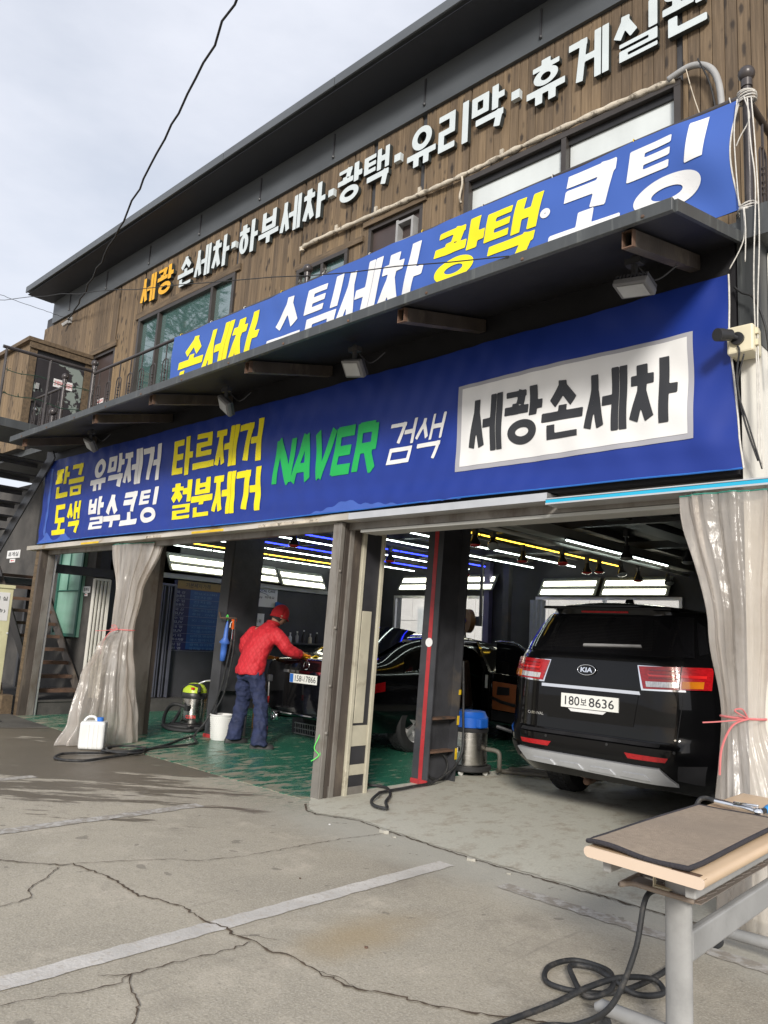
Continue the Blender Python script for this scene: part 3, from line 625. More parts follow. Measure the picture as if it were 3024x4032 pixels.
M['curtain_room'] = pm('dim_room', (0.16,0.20,0.19), 0.9, 0, 0.2, 1)
bld = thing('car_wash_building', 'two storey car wash with wood clad upper floor, dark eave and open garage bays', 'building', (0, 0, 0))
# --- garage shell
MB().box(-6.75,-6.60,1.08,7.35,0.0,3.0).build('left_wall', M['black_wall'], bld)
MB().box(-16.0,-6.60,1.00,1.08,0.0,3.9).build('stair_wall', M['dark_wall'], bld)
bw = MB()
W1, W2 = (-5.75,-3.42,1.0,2.28), (-2.32,0.30,0.9,2.27)
bw.box(-6.75,W1[0],7.15,7.35,0,3.0).box(W1[1],W2[0],7.15,7.35,0,3.0).box(W2[1],3.75,7.15,7.35,0,3.0)
for w in (W1, W2): bw.box(w[0],w[1],7.15,7.35,0,w[2]).box(w[0],w[1],7.15,7.35,w[3],3.0)
bw.build('back_wall', M['black_wall'], bld)
MB().box(3.64,3.76,0.14,7.35,0,1.0).box(3.64,3.76,0.9,7.35,1.0,3.9).build('right_wall', M['black_wall'], bld)
MB().box(-6.75,3.76,0.14,7.35,3.0,3.12).build('ceiling', M['ceiling'], bld)
for i in range(11):
    x = -6.05+0.9*i
    MB().box(x-0.03,x+0.03,0.25,7.15,2.9,2.998).build('ceiling_joist', M['ceil_rib'], bld)
for y in (1.4,3.4,5.4):
    MB().box(-6.6,3.64,y-.045,y+.045,2.80,2.898).build('ceiling_beam', M['dark_steel'], bld)
MB().box(0.30,0.50,1.6,7.1,2.66,2.79).build('door_track_beam', M['ceil_beam'], bld, bevel=.006)
MB().tube([(0.40,1.3,2.60),(0.40,7.1,2.60)],0.022,8).tube([(0.30,1.3,2.63),(0.30,7.1,2.63)],0.012,6).build('door_track', M['ceil_beam'], bld, smooth=True)
for i in range(5): MB().box(1.0+.5*i,1.28+.5*i,1.2,7.1,2.84,2.895).build('ceiling_rib', M['ceil_rib'], bld)
MB().box(-9.9,-6.36,0.22,8.0,0.0,0.2).box(-6.4,-6.34,0.24,1.6,0.19,0.215).build('raised_floor', M['dark_wall'], bld)
# back windows with daylight behind: frosted panes
M['outside_wall'] = pm('pale_neighbour_wall', (0.80,0.79,0.76), 0.8, 0, 0.08, 1.5)
for k, w in enumerate((W1, W2)):
    f = MB().box(w[0],w[1],7.10,7.16,w[3]-.05,w[3]).box(w[0],w[1],7.10,7.16,w[2],w[2]+.05)
    for x in (w[0], (w[0]+w[1])/2-.02, w[1]-.05): f.box(x,x+.05,7.102,7.158,w[2]+.05,w[3]-.05)
    fo = f.build('window', M['alu'], bld)
    for a, b_ in ((w[0]+.05,(w[0]+w[1])/2-.02),((w[0]+w[1])/2+.03,w[1]-.05)):
        MB().box(a,b_,7.125,7.131,w[2]+.05,w[3]-.05).build('pane', glassy('dusty_pane', (0.75,0.75,0.74), 0.22, 0.2), fo)
nb = thing('neighbour_house', 'pale panelled building seen through the back windows of the garage', 'building', (-15,25,0))
for i in range(12):
    for j in range(5): MB().box(-27+2.0*i,-27+2.0*i+1.97,25.0,25.1,1.2*j,1.2*j+1.17).build('wall_panel', M['outside_wall'], nb)
MB().box(-27.2,-2.8,25.1,25.4,0,6.2).build('wall', M['outside_wall'], nb)
for xw in (-20.6,-11.5):
    nw = MB().box(xw,xw+2.2,24.86,24.99,1.3,3.1).build('window', M['white_plastic'], nb)
    for a in (xw+.12,xw+1.16): MB().box(a,a+.92,24.83,24.859,1.42,2.98).build('pane', M['leaf_film'], nw)
# white cloth strip hanging beside the second back window
# --- columns
def hbeam(x0, y0, w, d, h, t=0.016, mat=None, name='column'):
    mb = MB().box(x0,x0+w,y0,y0+t,0,h).box(x0,x0+w,y0+d-t,y0+d,0,h).box(x0+w*.42,x0+w*.42+t,y0+t,y0+d-t,0,h)
    return mb.build(name, mat or M['dark_steel'], bld)
c1 = hbeam(-0.03,1.33,0.20,0.44,3.0); c1['label'] = 'black steel column with a red stripe'
mb = MB(); 
for k in range(24):
    z0, z1 = 0.05+k*.104, 0.05+(k+1)*.104
    mb.quad((0.055+random.uniform(-.002,.002),1.327,z0),(0.105,1.327,z0),(0.105,1.327,z1),(0.055,1.327,z1))
mb.build('stripe', M['red_band'], c1)
MB().box(-0.035,0.175,1.318,1.328,0.0,0.05).build('base_paint', M['red_band'], c1)
MB().lathe([(0.0005,0),(0.045,0),(0.045,.003),(0.0005,.003)],(0.075,1.326,1.37),20,(0,-1,0)).build('round_sticker', M['paper'], c1)
for z in (0.62,0.30): MB().box(0.0,0.165,1.36,1.72,z,z+.02).build('rung', M['rust'], c1)
for (z, h) in ((0.86,.05),(0.56,.09),(0.30,.03),(0.22,.08)): MB().box(0.166,0.1725,1.745,1.775,z,z+h).build('paint_patch', M['yellow_paint'], c1)
c2 = hbeam(-3.53,1.25,0.20,0.50,3.0); c2['label'] = 'wide dark steel column beside the white mesh bin'
MB().box(-3.33,-3.324,1.27,1.73,0.6,2.9).build('web_plate', M['dark_steel'], c2)
MB().box(-3.54,-3.315,1.235,1.249,0.0,0.05).build('base_paint', M['red_band'], c2)
# front pillars: stacked steel channels and a beige framed leaf
def lean(o, k=.035):
    for q in [o]+list(o.children_recursive):
        for v in q.data.vertices: v.co.x += k*v.co.z
def front_pillar(x, y, h, label, full=True):
    p = MB().box(x-.09,x,y,y+.17,0.0,h).build('pillar', M['grey_steel'], bld); p['label'] = label
    for a, b_, mt, dx in ((.0,.045,'grey_steel',.018),(.065,.10,'dark_channel',.012),(.118,.168,'grey_steel',.02)):
        MB().box(x+.001,x+dx,y+a,y+b_,0.0,h).build('channel', M[mt], p, bevel=.003)
    MB().box(x+.001,x+.008,y+.045,y+.065,0.1,h).box(x+.001,x+.008,y+.10,y+.118,0.1,h).build('guide_slot', M['dark_channel'], p)
    if full:
        MB().box(x-.09,x+.01,y+.18,y+.27,0,h).build('channel', M['dark_channel'], p, bevel=.003)
        MB().box(x-.05,x+.030,y+.285,y+.325,0,h).box(x-.05,x+.030,y+.535,y+.575,0,h).box(x-.05,x+.030,y+.326,y+.534,h-.05,h).build('beige_frame', M['beige'], p, bevel=.004)
        MB().box(x-.04,x+.008,y+.326,y+.534,0.0,h-.05).build('black_panel', M['beige_dark'], p)
        MB().box(x-.02,x+.016,y+.35,y+.47,0.62,1.62).build('lit_beige_patch', M['beige'], p, bevel=.004)  # sunlit stretch of the leaf, put in as a beige piece
        MB().box(x-.02,x+.014,y+.327,y+.533,0.42,0.60).build('lit_beige_patch', M['beige'], p)  # lower end of the sunlit stretch, likewise given by colour
        MB().box(x-.02,x+.014,y+.327,y+.533,0.0,0.07).build('foot_plate', M['grey_steel'], p)
        MB().box(x-.02,x+.014,y+.327,y+.533,0.17,0.26).build('lit_beige_patch', M['beige'], p)
        for z in (1.95,1.45,.95,.55): MB().sphere((x+.02,y+.02,z),.016,8).build('bolt', M['grey_steel'], p, smooth=True)
    return p
lean(front_pillar(0.075, 0.0, 2.385, 'central pillar of stacked grey channels and a beige framed black leaf'), .03)
lp = MB().box(-6.55,-6.44,0.0,0.06,0,2.4).build('pillar', M['wood_trim'], bld); lp['label'] = 'left corner post of wood and dark steel under the lower banner'
MB().box(-6.438,-6.36,0.0,0.10,0,2.4).build('flange', M['dark_channel'], lp)
MB().box(-6.42,-6.345,0.105,0.20,0,2.4).build('channel', M['grey_steel'], lp)
MB().box(-6.42,-6.34,0.215,0.235,0,2.4).build('rail_strip', M['alu'], lp)
rp = MB().box(3.58,3.70,0.02,0.14,0.0,4.05).build('pillar', M['white_steel'], bld); rp['label'] = 'white painted right corner post carrying the camera box'
MB().box(3.574,3.706,0.012,0.146,3.23,4.12).build('shaded_post_top', M['fascia'], rp)  # grey sleeve colours the post's unlit upper part; the white below is lit
lean(lp); lean(c1); lean(c2)
# second left interior post behind the curtain
MB().box(-4.05,-3.97,0.35,0.62,0.0,2.9).build('post', M['grey_steel'], bld)
MB().box(-4.05,-3.99,0.63,0.70,0.0,2.9).build('post', M['dark_channel'], bld)
# --- lintel
ln = MB().box(-6.72,0.30,-0.05,0.10,2.395,2.455).build('lintel', M['lintel'], bld)
MB().box(0.302,2.3,-0.06,0.10,2.392,2.45).build('rail_cover', M['alu'], ln)
MB().box(-6.55,3.7,0.101,0.16,2.33,2.62).build('inner_beam', M['grey_steel'], ln)
cy = MB().box(2.30,3.76,-0.075,-0.061,2.372,2.395).build('cyan_strip', M['cyan_tape'], ln); MB().box(2.30,3.76,-0.08,0.10,2.36,2.371).box(2.30,3.76,-0.08,-0.061,2.396,2.404).build('rail_edge', M['alu'], ln)
MB().box(0.302,3.7,0.10,0.30,2.30,2.325).build('soffit_strip', M['ceil_beam'], ln)
for k, x in enumerate((-4.9,-3.2,-2.2,-1.0)):
    w = (.5,.35,.6,.9)[k]; MB().box(x,x+w,-0.056,-0.051,2.40,2.425).build('peeled_patch', M['pipe_wrap'] if k % 2 else M['yellow_paint'], ln)
MB().box(-6.55,3.565,0.0,0.14,2.456,3.95).build('header_wall', M['awning_black'], bld)
# --- awning: sloping black sheet, fascia, joists and tube brackets
aw = MB(); aw.add([(-5.2,-1.0,3.66),(3.60,-1.0,3.66),(3.60,0.0,3.92),(-5.2,0.0,3.92),(-5.2,-1.0,3.70),(3.60,-1.0,3.70),(3.60,0.0,3.96),(-5.2,0.0,3.96)],[(3,2,1,0),(4,5,6,7),(0,1,5,4),(1,2,6,5),(2,3,7,6),(3,0,4,7)])
awn = aw.build('awning', M['awning_black'], bld)
fa = MB().box(-5.2,3.61,-1.035,-1.002,3.64,3.715); fa.build('fascia_strip', M['fascia'], awn, bevel=.004)
MB().add([(3.602,-1.0,3.645),(3.625,-1.0,3.645),(3.625,0.0,3.90),(3.602,0.0,3.90),(3.602,-1.0,3.715),(3.625,-1.0,3.715),(3.625,0.0,3.975),(3.602,0.0,3.975)],[(3,2,1,0),(4,5,6,7),(0,1,5,4),(1,2,6,5),(2,3,7,6),(3,0,4,7)]).build('fascia_strip', M['fascia'], awn)
for i in range(12):
    x = -4.8+i*0.75; MB().lathe([(0.0005,0),(0.011,0),(0.008,.006),(0.0005,.007)],(x,-1.036,3.66),8,(0,-1,0)).build('bolt', M['rust'], awn)
for x in (3.33,1.66,-0.12,-1.72,-2.95,-4.9):
    hw, hh, t = .032, .05, .006; parts_ = []
    for y0, y1, mt, nm in ((-0.965,-0.93,M['rust'],'bracket_end'),(-0.93,-0.02,M['dark_channel'],'bracket')):
        mb = MB()
        for a, b_, c, d in ((-hw,hw,-hh,-hh+t),(-hw,hw,hh-t,hh),(-hw,-hw+t,-hh+t,hh-t),(hw-t,hw,-hh+t,hh-t)):
            za, zb = 3.605+.26*(y0+.965), 3.605+.26*(y1+.965)
            mb.add([(x+a,y0,za+c),(x+b_,y0,za+c),(x+b_,y1,zb+c),(x+a,y1,zb+c),(x+a,y0,za+d),(x+b_,y0,za+d),(x+b_,y1,zb+d),(x+a,y1,zb+d)],[(3,2,1,0),(4,5,6,7),(0,1,5,4),(1,2,6,5),(2,3,7,6),(3,0,4,7)])
        parts_.append((nm, mb, mt))
    bo = parts_[1][1].build('bracket', parts_[1][2], awn); parts_[0][1].build('bracket_end', parts_[0][2], bo)
# --- upper floor
MB().box(-9.9,3.75,0.0,4.6,3.965,4.06).build('balcony_floor', M['fascia'], bld)
MB().box(3.625,3.78,-0.06,7.0,3.90,4.10).build('side_beam', M['fascia'], bld)
uw = MB()
OPEN = [(-7.43,-6.62,4.06,5.92),(-5.86,-3.24,4.15,6.20),(-1.90,-0.99,5.2,5.80),(-0.69,0.12,4.06,5.95),(0.71,2.89,5.0,5.97)]
xs = sorted({-9.72,5.6} | {o[0] for o in OPEN} | {o[1] for o in OPEN})
for a, b_ in zip(xs, xs[1:]):
    op = [o for o in OPEN if o[0] <= a+1e-6 and o[1] >= b_-1e-6]
    if op: uw.box(a,b_,0.925,1.05,4.06,op[0][2]).box(a,b_,0.925,1.05,op[0][3],7.2)
    else: uw.box(a,b_,0.925,1.05,4.06,7.2)
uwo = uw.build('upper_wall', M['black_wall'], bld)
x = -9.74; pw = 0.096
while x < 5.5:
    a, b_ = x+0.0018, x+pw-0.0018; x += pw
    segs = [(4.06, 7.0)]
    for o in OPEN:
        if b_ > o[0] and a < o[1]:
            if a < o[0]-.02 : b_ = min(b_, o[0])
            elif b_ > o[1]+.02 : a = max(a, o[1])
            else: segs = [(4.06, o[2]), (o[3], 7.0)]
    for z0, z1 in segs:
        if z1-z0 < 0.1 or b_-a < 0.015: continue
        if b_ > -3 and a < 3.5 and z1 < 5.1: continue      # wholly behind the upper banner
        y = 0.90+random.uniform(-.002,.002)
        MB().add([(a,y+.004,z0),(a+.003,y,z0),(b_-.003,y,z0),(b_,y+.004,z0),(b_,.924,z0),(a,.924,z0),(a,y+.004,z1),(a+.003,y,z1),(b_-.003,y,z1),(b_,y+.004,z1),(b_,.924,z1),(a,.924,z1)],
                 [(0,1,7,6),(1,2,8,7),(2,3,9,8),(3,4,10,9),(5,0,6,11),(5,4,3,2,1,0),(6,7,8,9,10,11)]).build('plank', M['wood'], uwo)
def frame(name, o, t, mat, y0=.86, y1=.96, mull=(), parent=bld):
    x0, x1, z0, z1 = o; f = MB().box(x0,x1,y0,y1,z1-t,z1).box(x0,x1,y0,y1,z0,z0+t).box(x0,x0+t,y0+.002,y1-.002,z0+t,z1-t).box(x1-t,x1,y0+.002,y1-.002,z0+t,z1-t)
    for mx_ in mull: f.box(mx_-t*.45,mx_+t*.45,y0+.004,y1-.004,z0+t,z1-t)
    return f.build(name, mat, parent)
# left sliding window
w = frame('window', OPEN[1], .06, M['brown_frame'], .87,.99,(-5.24,-3.79)); w['label'] = 'wide dark framed window with teal panes behind the left railing'
for a, b_ in ((-5.80,-5.27),(-5.21,-3.82),(-3.76,-3.30)): MB().box(a,b_,.935,.945,4.21,6.14).build('pane', M['pane'], w)
MB().box(-5.86,-3.24,1.03,1.06,4.06,6.2).build('room_curtain', M['curtain_room'], w)
MB().box(-5.96,-3.14,.868,.899,6.205,6.30).build('head_board', M['wood_trim'], w)
# small window
w = frame('window', OPEN[2], .05, M['brown_frame'], .87,.98,(-1.43,)); w['label'] = 'small dark window just above the middle of the upper banner'
for a, b_ in ((-1.85,-1.45),(-1.41,-1.04)): MB().box(a,b_,.935,.943,5.25,5.75).build('pane', M['pane'], w)
MB().box(-1.88,-1.0,1.03,1.06,5.2,5.8).build('room_curtain', M['curtain_room'], w)
MB().box(-1.93,-0.75,.87,.899,5.80,5.87).build('head_board', M['wood_trim'], w)
# right window with frosted film
w = frame('window', OPEN[4], .055, M['brown_frame'], .85,.98,(1.83,)); w['label'] = 'wide window with whitish film behind the right end of the upper banner'
for a, b_ in ((.765,1.80),(1.86,2.835)): MB().box(a,b_,.925,.935,5.05,5.85).build('pane', M['leaf_film'], w)
MB().box(.765,2.835,.90,.95,5.851,5.914).build('roller_box', M['black_plastic'], w)
# doors
d = frame('door', OPEN[0], .05, M['brown_frame'], .90,.99); d['label'] = 'brown steel door beside the wood shed on the balcony'
MB().box(-7.38,-6.67,.945,.965,4.07,5.87).build('leaf', M['brown_door'], d); MB().sphere((-6.76,.93,5.0),.03,10).build('handle', M['alu'], d, smooth=True)
MB().box(-7.5,-6.55,.868,.899,5.925,6.03).build('head_board', M['wood_trim'], d)
mb = MB().box(-7.12,-6.92,.938,.944,5.02,5.10); mb.build('notice', M['paper'], d); put_font(MB(),'출입금지',(-7.11,.936,5.035),(.18,0,0),(0,0,.05),.01).build('lettering', M['print_red'], d)
d = frame('door', OPEN[3], .045, M['brown_frame'], .90,.99); d['label'] = 'brown steel door with a small window frame behind the upper banner'
MB().box(-.645,.075,.945,.965,4.07,5.9).build('leaf', M['brown_door'], d)
MB().box(-.22,-.19,.86,.944,5.45,5.85).box(.0,.03,.86,.944,5.45,5.83).box(-.19,.0,.862,.942,5.80,5.83).box(-.19,.0,.862,.942,5.58,5.60).build('vent_frame', M['grey_pipe'], d)
MB().box(-.75,.18,.868,.899,5.955,6.02).build('head_board', M['wood_trim'], d)
# upper storey closed box and roof
MB().box(-9.7,5.6,1.06,4.5,4.06,7.4).build('upper_rooms', M['black_wall'], bld)
MB().box(-9.44,5.59,.39,.855,7.452,7.458).build('soffit', pm('dark_soffit',(0.022,0.025,0.034),.5), bld)
rf = MB().box(-9.34,5.6,0.86,0.925,7.005,7.48).build('roof_band', M['roof'], bld)
for i in range(10):
    x = -8.6+i*1.45; MB().box(x,x+.018,.845,.86,7.1,7.4).sphere((x+.009,.85,7.09),.02,6).build('band_bolt', M['dark_steel'], rf)
rm = MB().add([(-9.45,.38,7.50),(5.6,.38,7.50),(5.6,.95,7.46),(-9.45,.95,7.46),(-9.45,.36,7.60),(5.6,.36,7.60),(5.6,4.6,8.3),(-9.45,4.6,8.3),(-9.45,4.6,7.4),(5.6,4.6,7.4)],
          [(3,2,1,0),(0,1,5,4),(4,5,6,7),(6,5,1,2,9),(4,7,8,3,0),(7,6,9,8),(2,3,8,9)]).build('roof', M['roof'], bld)
for i in range(7):
    xa = -9.46+i*2.16; MB().box(xa+.004,xa+2.155,.348,.375,7.485,7.60).build('gutter_section', M['roof'], rm, bevel=.004)
# wood-clad shed on the balcony end with a black peeled door
sh = thing('balcony_shed', 'wood clad shed with black peeling door at the left end of the balcony', 'shed', (-8.2,0,4.06))
sb = MB().box(-9.7,-7.47,-.10,.9,4.06,5.80).build('body', M['black_wall'], sh)
x = -9.7
while x < -7.46:
    MB().box(x+.003,min(x+.107,-7.452),-.128,-.102,4.06,5.86).build('plank', M['wood'], sb); x += .11
MB().box(-7.468,-7.44,-.128,-.02,4.06,5.86).build('corner_board', M['wood_trim'], sh); MB().box(-7.468,-7.44,.80,.895,4.06,5.86).build('corner_board', M['wood_trim'], sh)
MB().box(-9.72,-7.38,-.20,.895,5.865,5.93).build('roof_board', M['wood_trim'], sh); MB().box(-7.438,-7.40,-.16,.895,5.76,5.862).build('head_board', M['wood_trim'], sh)
M['peel_door'] = pm('peeling_black_door', (0.028,0.026,0.030), 0.45, 0, 0.15, 3, 0.1, 30, dirt=(0.23,0.27,0.25), dscale=1.9, dlo=0.565, dhi=0.575)
dd = MB().box(-7.466,-7.45,.0,.79,4.07,5.62).build('door', M['peel_door'], sh)
MB().sphere((-7.42,.06,4.75),.035,10).build('handle', M['chrome'], dd, smooth=True); MB().box(-7.449,-7.42,.02,.07,5.1,5.2).build('padlock', M['alu'], dd)
MB().box(-7.449,-7.440,.30,.62,5.22,5.36).build('notice', M['paper'], dd)
put_font(MB(),'관계자외출입금지',(-7.438,.31,5.25),(0,.30,0),(0,0,.08),.012).build('lettering', M['print_red'], dd)
# --- roof-top conduit wrapped in tape across the upper wall
pts = [(-1.8,.86,6.02),(-1.75,.86,6.075),(-.9,.855,6.06),(.1,.855,6.03),(.68,.85,6.01),(1.4,.85,6.02),(2.3,.85,6.0),(2.85,.85,5.97)]
ps = spline(pts,10); po = MB().tube(ps,[.026+.006*math.sin(i*2.1)+random.uniform(-.003,.003) for i in range(len(ps))],8).build('wrapped_pipe', M['pipe_wrap'], smooth=True)
tag(po,'tape wrapped pipe running slantwise along the wood cladding under the raised letters','pipe')
for x, z in ((-1.2,6.1),(-.55,6.09),(.1,6.07),(1.15,6.05)): MB().box(x-.02,x+.02,.85,.87,z-.01,z+.05).build('pipe_clip', M['pipe_wrap'], po)
MB().tube(spline([(.68,.84,6.02),(.70,.83,5.9),(.67,.835,5.78),(.69,.835,5.7)],6),.012,6).build('cord_end', M['pipe_wrap'], po, smooth=True)
ps = spline([(2.8,.83,5.98),(2.98,.82,6.0),(3.12,.81,5.92),(3.2,.80,5.75),(3.23,.79,5.45),(3.23,.79,4.9)],8)
cd = MB().tube(ps,.026,8).build('grey_conduit', M['grey_pipe'], smooth=True); tag(cd,'grey conduit bending down beside the right window','pipe')
MB().tube(spline([(2.95,.81,6.0),(3.02,.78,5.7),(3.1,.78,5.4),(3.2,.78,5.1)],6),.004,5).build('loose_cable', M['pipe_wrap'], cd)
MB().tube(spline([(3.05,.80,6.02),(3.16,.76,5.7),(3.22,.76,5.3),(3.3,.76,4.9)],6),.007,5).build('loose_cable', M['black_rubber'], cd)
# ------------------------------------------------------------------ raised letters
def raised(name, text, x0, x1, z0, z1, mat, label, dot=False):
    t = thing(name, label, 'sign letters', ((x0+x1)/2, .85, z0)); n = len(text); w = (x1-x0)/n
    for i, ch in enumerate(text):
        a, b_ = x0+i*w+w*.04, x0+(i+1)*w-w*.06
        fn = lambda u, v, d, a=a, b_=b_: (lerp(a,b_,u), .84+d, lerp(z0,z1,v))
        mb = MB(); put_glyph(mb, ch, fn, .195, .15, 48, None); o = mb.build('letter', mat, t)
        mb = MB()
        for s0, s1 in glyph(ch, .195, .15, 48)[1]: mb.quad(fn(*s0,0.0005), fn(*s1,0.0005), fn(*s1,.05), fn(*s0,.05))
        mb.build('letter_edge', M['sign_side'], o)
    return t
raised('raised_letters','세광',-5.83,-4.84,6.40,6.84,M['yellow_sign'],'amber raised letters 세광 at the left start of the wall sign')
raised('raised_letters','손세차',-4.72,-3.38,6.37,6.82,M['white_paint'],'white raised letters 손세차 right after the amber pair')
raised('raised_letters','하부세차',-3.18,-1.40,6.37,6.82,M['white_paint'],'white raised letters 하부세차 above the small window')
raised('raised_letters','광택',-1.22,-0.34,6.37,6.82,M['white_paint'],'white raised letters 광택 on the wood wall above the brown door')
raised('raised_letters','유리막',-0.10,1.19,6.37,6.82,M['white_paint'],'white raised letters 유리막 on the wood wall')
raised('raised_letters','휴게실완',1.42,3.17,6.37,6.82,M['white_paint'],'white raised letters 휴게실완 cut by the top edge of the picture')
for k, x in enumerate((-3.30,-1.32,-.24,1.30)):
    o = MB().box(x-.045,x+.045,.84,.89,6.56,6.65).build('sign_dot', M['white_paint'])
    tag(o, ['leftmost white raised dot of the wall sign','second white raised dot from the left on the wall sign','third white raised dot from the left on the wall sign','rightmost white raised dot of the wall sign'][k], 'sign letters')
# ------------------------------------------------------------------ banners
def cloth_mat(name, col, col2):
    mt, nt, b = newmat(name); L = nt.links.new; g = N(nt,'ShaderNodeNewGeometry')
    n1 = N(nt,'ShaderNodeTexNoise', Scale=0.9, Detail=3.0); L(g.outputs['Position'], n1.inputs['Vector'])
    m1 = N(nt,'ShaderNodeMixRGB'); m1.inputs['Color1'].default_value = (*col,1); m1.inputs['Color2'].default_value = (*col2,1); L(n1.outputs['Fac'], m1.inputs['Fac'])
    L(m1.outputs['Color'], b.inputs['Base Color']); b.inputs['Roughness'].default_value = 0.5
    n2 = N(nt,'ShaderNodeTexNoise', Scale=420.0, Detail=1.0); L(g.outputs['Position'], n2.inputs['Vector'])
    bp = N(nt,'ShaderNodeBump', Strength=0.12, Distance=0.002); L(n2.outputs['Fac'], bp.inputs['Height']); L(bp.outputs['Normal'], b.inputs['Normal']); return mt
M['banner_low'] = cloth_mat('navy_banner_cloth', (0.007,0.030,0.25), (0.009,0.036,0.275))
M['banner_up'] = cloth_mat('royal_blue_banner_cloth', (0.036,0.10,0.40), (0.042,0.112,0.43))
M['banner_wet'] = cloth_mat('damp_banner_cloth', (0.05,0.115,0.46), (0.055,0.125,0.48))
def wave2(x, z):
    e = (x+6.3)/9.9; a = math.sin((z-2.45)/1.25*math.pi)
    y = -.075+.012*a*math.sin(x*1.7+z*2.1)+.006*math.sin(x*4.1-z*3.3+1)+.010*math.sin(x*.62+.5)
    y += .0028*math.sin(x*23+z*9)*math.sin(z*5.3+x)+.0022*math.sin(x*31-z*13)*math.sin(x*1.1)+.004*math.sin(z*17+x*.7)*math.sin(x*.9+2)
    y += .016*math.exp(-((x-3.5)/.35)**2)*math.sin((x*.6+z)*9) + .014*math.exp(-((x-2.35)/.5)**2)*math.sin(z*11+x*2)
    y += .005*math.sin(z*26+x*1.3)*math.exp(-((z-2.55)/.22)**2)+.004*math.sin(x*19+z*6)*math.exp(-((z-3.66)/.10)**2)
    return y
def edge2(u, v):
    # u 0..1 left to right, v 0..1 bottom to top, slightly sagging outline
    x = lerp(lerp(-6.28,-6.36,v), lerp(3.61,3.54,v), u); x -= .008*math.sin(v*math.pi)*(u > .5)*u**8*2
    z = lerp(2.47+.010*math.sin(u*3*math.pi), 3.695-.02*math.sin(u*math.pi)+.006*math.sin(u*40), v)
    return (x, wave2(x,z), z)
b2 = thing('lower_banner','long navy banner with wash services and a white name panel over the garage bays','banner',(-1.4,-.06,2.47))
MB().grid(edge2, 420, 64).build('cloth', M['banner_low'], b2, smooth=True)
MB().tube([edge2(u/60,0) for u in range(61)],.006,5).build('hem', M['print_blue'], b2); MB().tube([Vector(edge2(1,v/20))+Vector((.006,0,0)) for v in range(21)],.006,5).build('edge_cord', M['rope_white'], b2)
def on2(x, z, d=0): return (x, wave2(x,z)-.006-d, z)
def banner_text(par, text, x0, x1, z0, z1, mat, surf, shear=0.0, tv=.21, th=.165, gap=.045, n=56, rise=0.0):
    k = len(text); w = (x1-x0)/k
    for i, ch in enumerate(text):
        a = x0+i*w+w*gap*.5; b_ = x0+(i+1)*w-w*gap*.5; mb = MB()
        fn = lambda u, v, d, a=a, b_=b_: surf(lerp(a,b_,u)+shear*(v-.5)*(z1-z0), lerp(z0,z1,v)+rise*(lerp(a,b_,u)-x0), d)
        put_glyph(mb, ch, fn, tv, th, n); mb.build('letter', mat, par)
banner_text(b2,'판금',-5.90,-4.96,3.10,3.54,M['print_yellow'],on2)
banner_text(b2,'도색',-5.84,-4.96,2.57,3.00,M['print_yellow'],on2)
banner_text(b2,'유막제거',-4.74,-2.98,3.10,3.53,M['print_white'],on2)
banner_text(b2,'발수코팅',-4.70,-2.95,2.58,3.00,M['print_white'],on2)
banner_text(b2,'타르제거',-2.70,-.99,3.09,3.52,M['print_yellow'],on2)
banner_text(b2,'철분제거',-2.67,-.96,2.58,3.01,M['print_yellow'],on2)
banner_text(b2,'NAVER',-.77,.62,2.81,3.24,M['print_green'],on2,shear=.12,tv=.27,gap=.04)
banner_text(b2,'검색',.72,1.33,2.83,3.19,M['print_white'],on2,shear=.24,tv=.115,th=.10,gap=.05)
def panel2(x0, x1, z0, z1, d): return lambda u, v: on2(lerp(x0,x1,u), lerp(z0,z1,v), d)
MB().grid(panel2(1.48,3.335,2.685,3.375,-.001),120,40).build('panel_border', M['print_grey'], b2, smooth=True)
MB().grid(panel2(1.525,3.30,2.72,3.345,.002),120,40).build('name_panel', M['print_white'], b2, smooth=True)
banner_text(b2,'세광손세차',1.60,3.24,2.82,3.24,M['print_black'],lambda x,z,d: on2(x,z,.006),gap=.06)
# damp stains creeping up the lower hem
mb = MB(); xs_ = np.linspace(-.2,1.55,60)
def damp(x): return 2.475+.045*max(0,math.sin(x*2.6+.6))+.035*max(0,math.sin(x*7))*math.exp(-((x-.45)/.35)**2)*1.6+.008*math.sin(x*40)
for a, c in zip(xs_, xs_[1:]): mb.quad(on2(a,2.472,-.002), on2(c,2.472,-.002), on2(c,damp(c),-.002), on2(a,damp(a),-.002))
mb.build('damp_stain', M['banner_wet'], b2)
mb = MB(); xs_ = np.linspace(-6.22,-5.2,40)
def damp2(x): return 2.48+.12*math.exp(-((x+6.0)/.12)**2)+.11*math.exp(-((x+5.45)/.13)**2)+.02
for a, c in zip(xs_, xs_[1:]): mb.quad(on2(a,2.475,-.002), on2(c,2.475,-.002), on2(c,damp2(c),-.002), on2(a,damp2(a),-.002))
for k in range(20):
    z = 2.58+k*.05; w_ = .035+.012*math.sin(k*1.3); mb.quad(on2(-6.08-w_,z,-.002),on2(-6.08+w_,z,-.002),on2(-6.08+.035+.012*math.sin((k+1)*1.3),z+.05,-.002),on2(-6.08-.035-.012*math.sin((k+1)*1.3),z+.05,-.002))
mb.build('damp_stain', M['banner_wet'], b2)
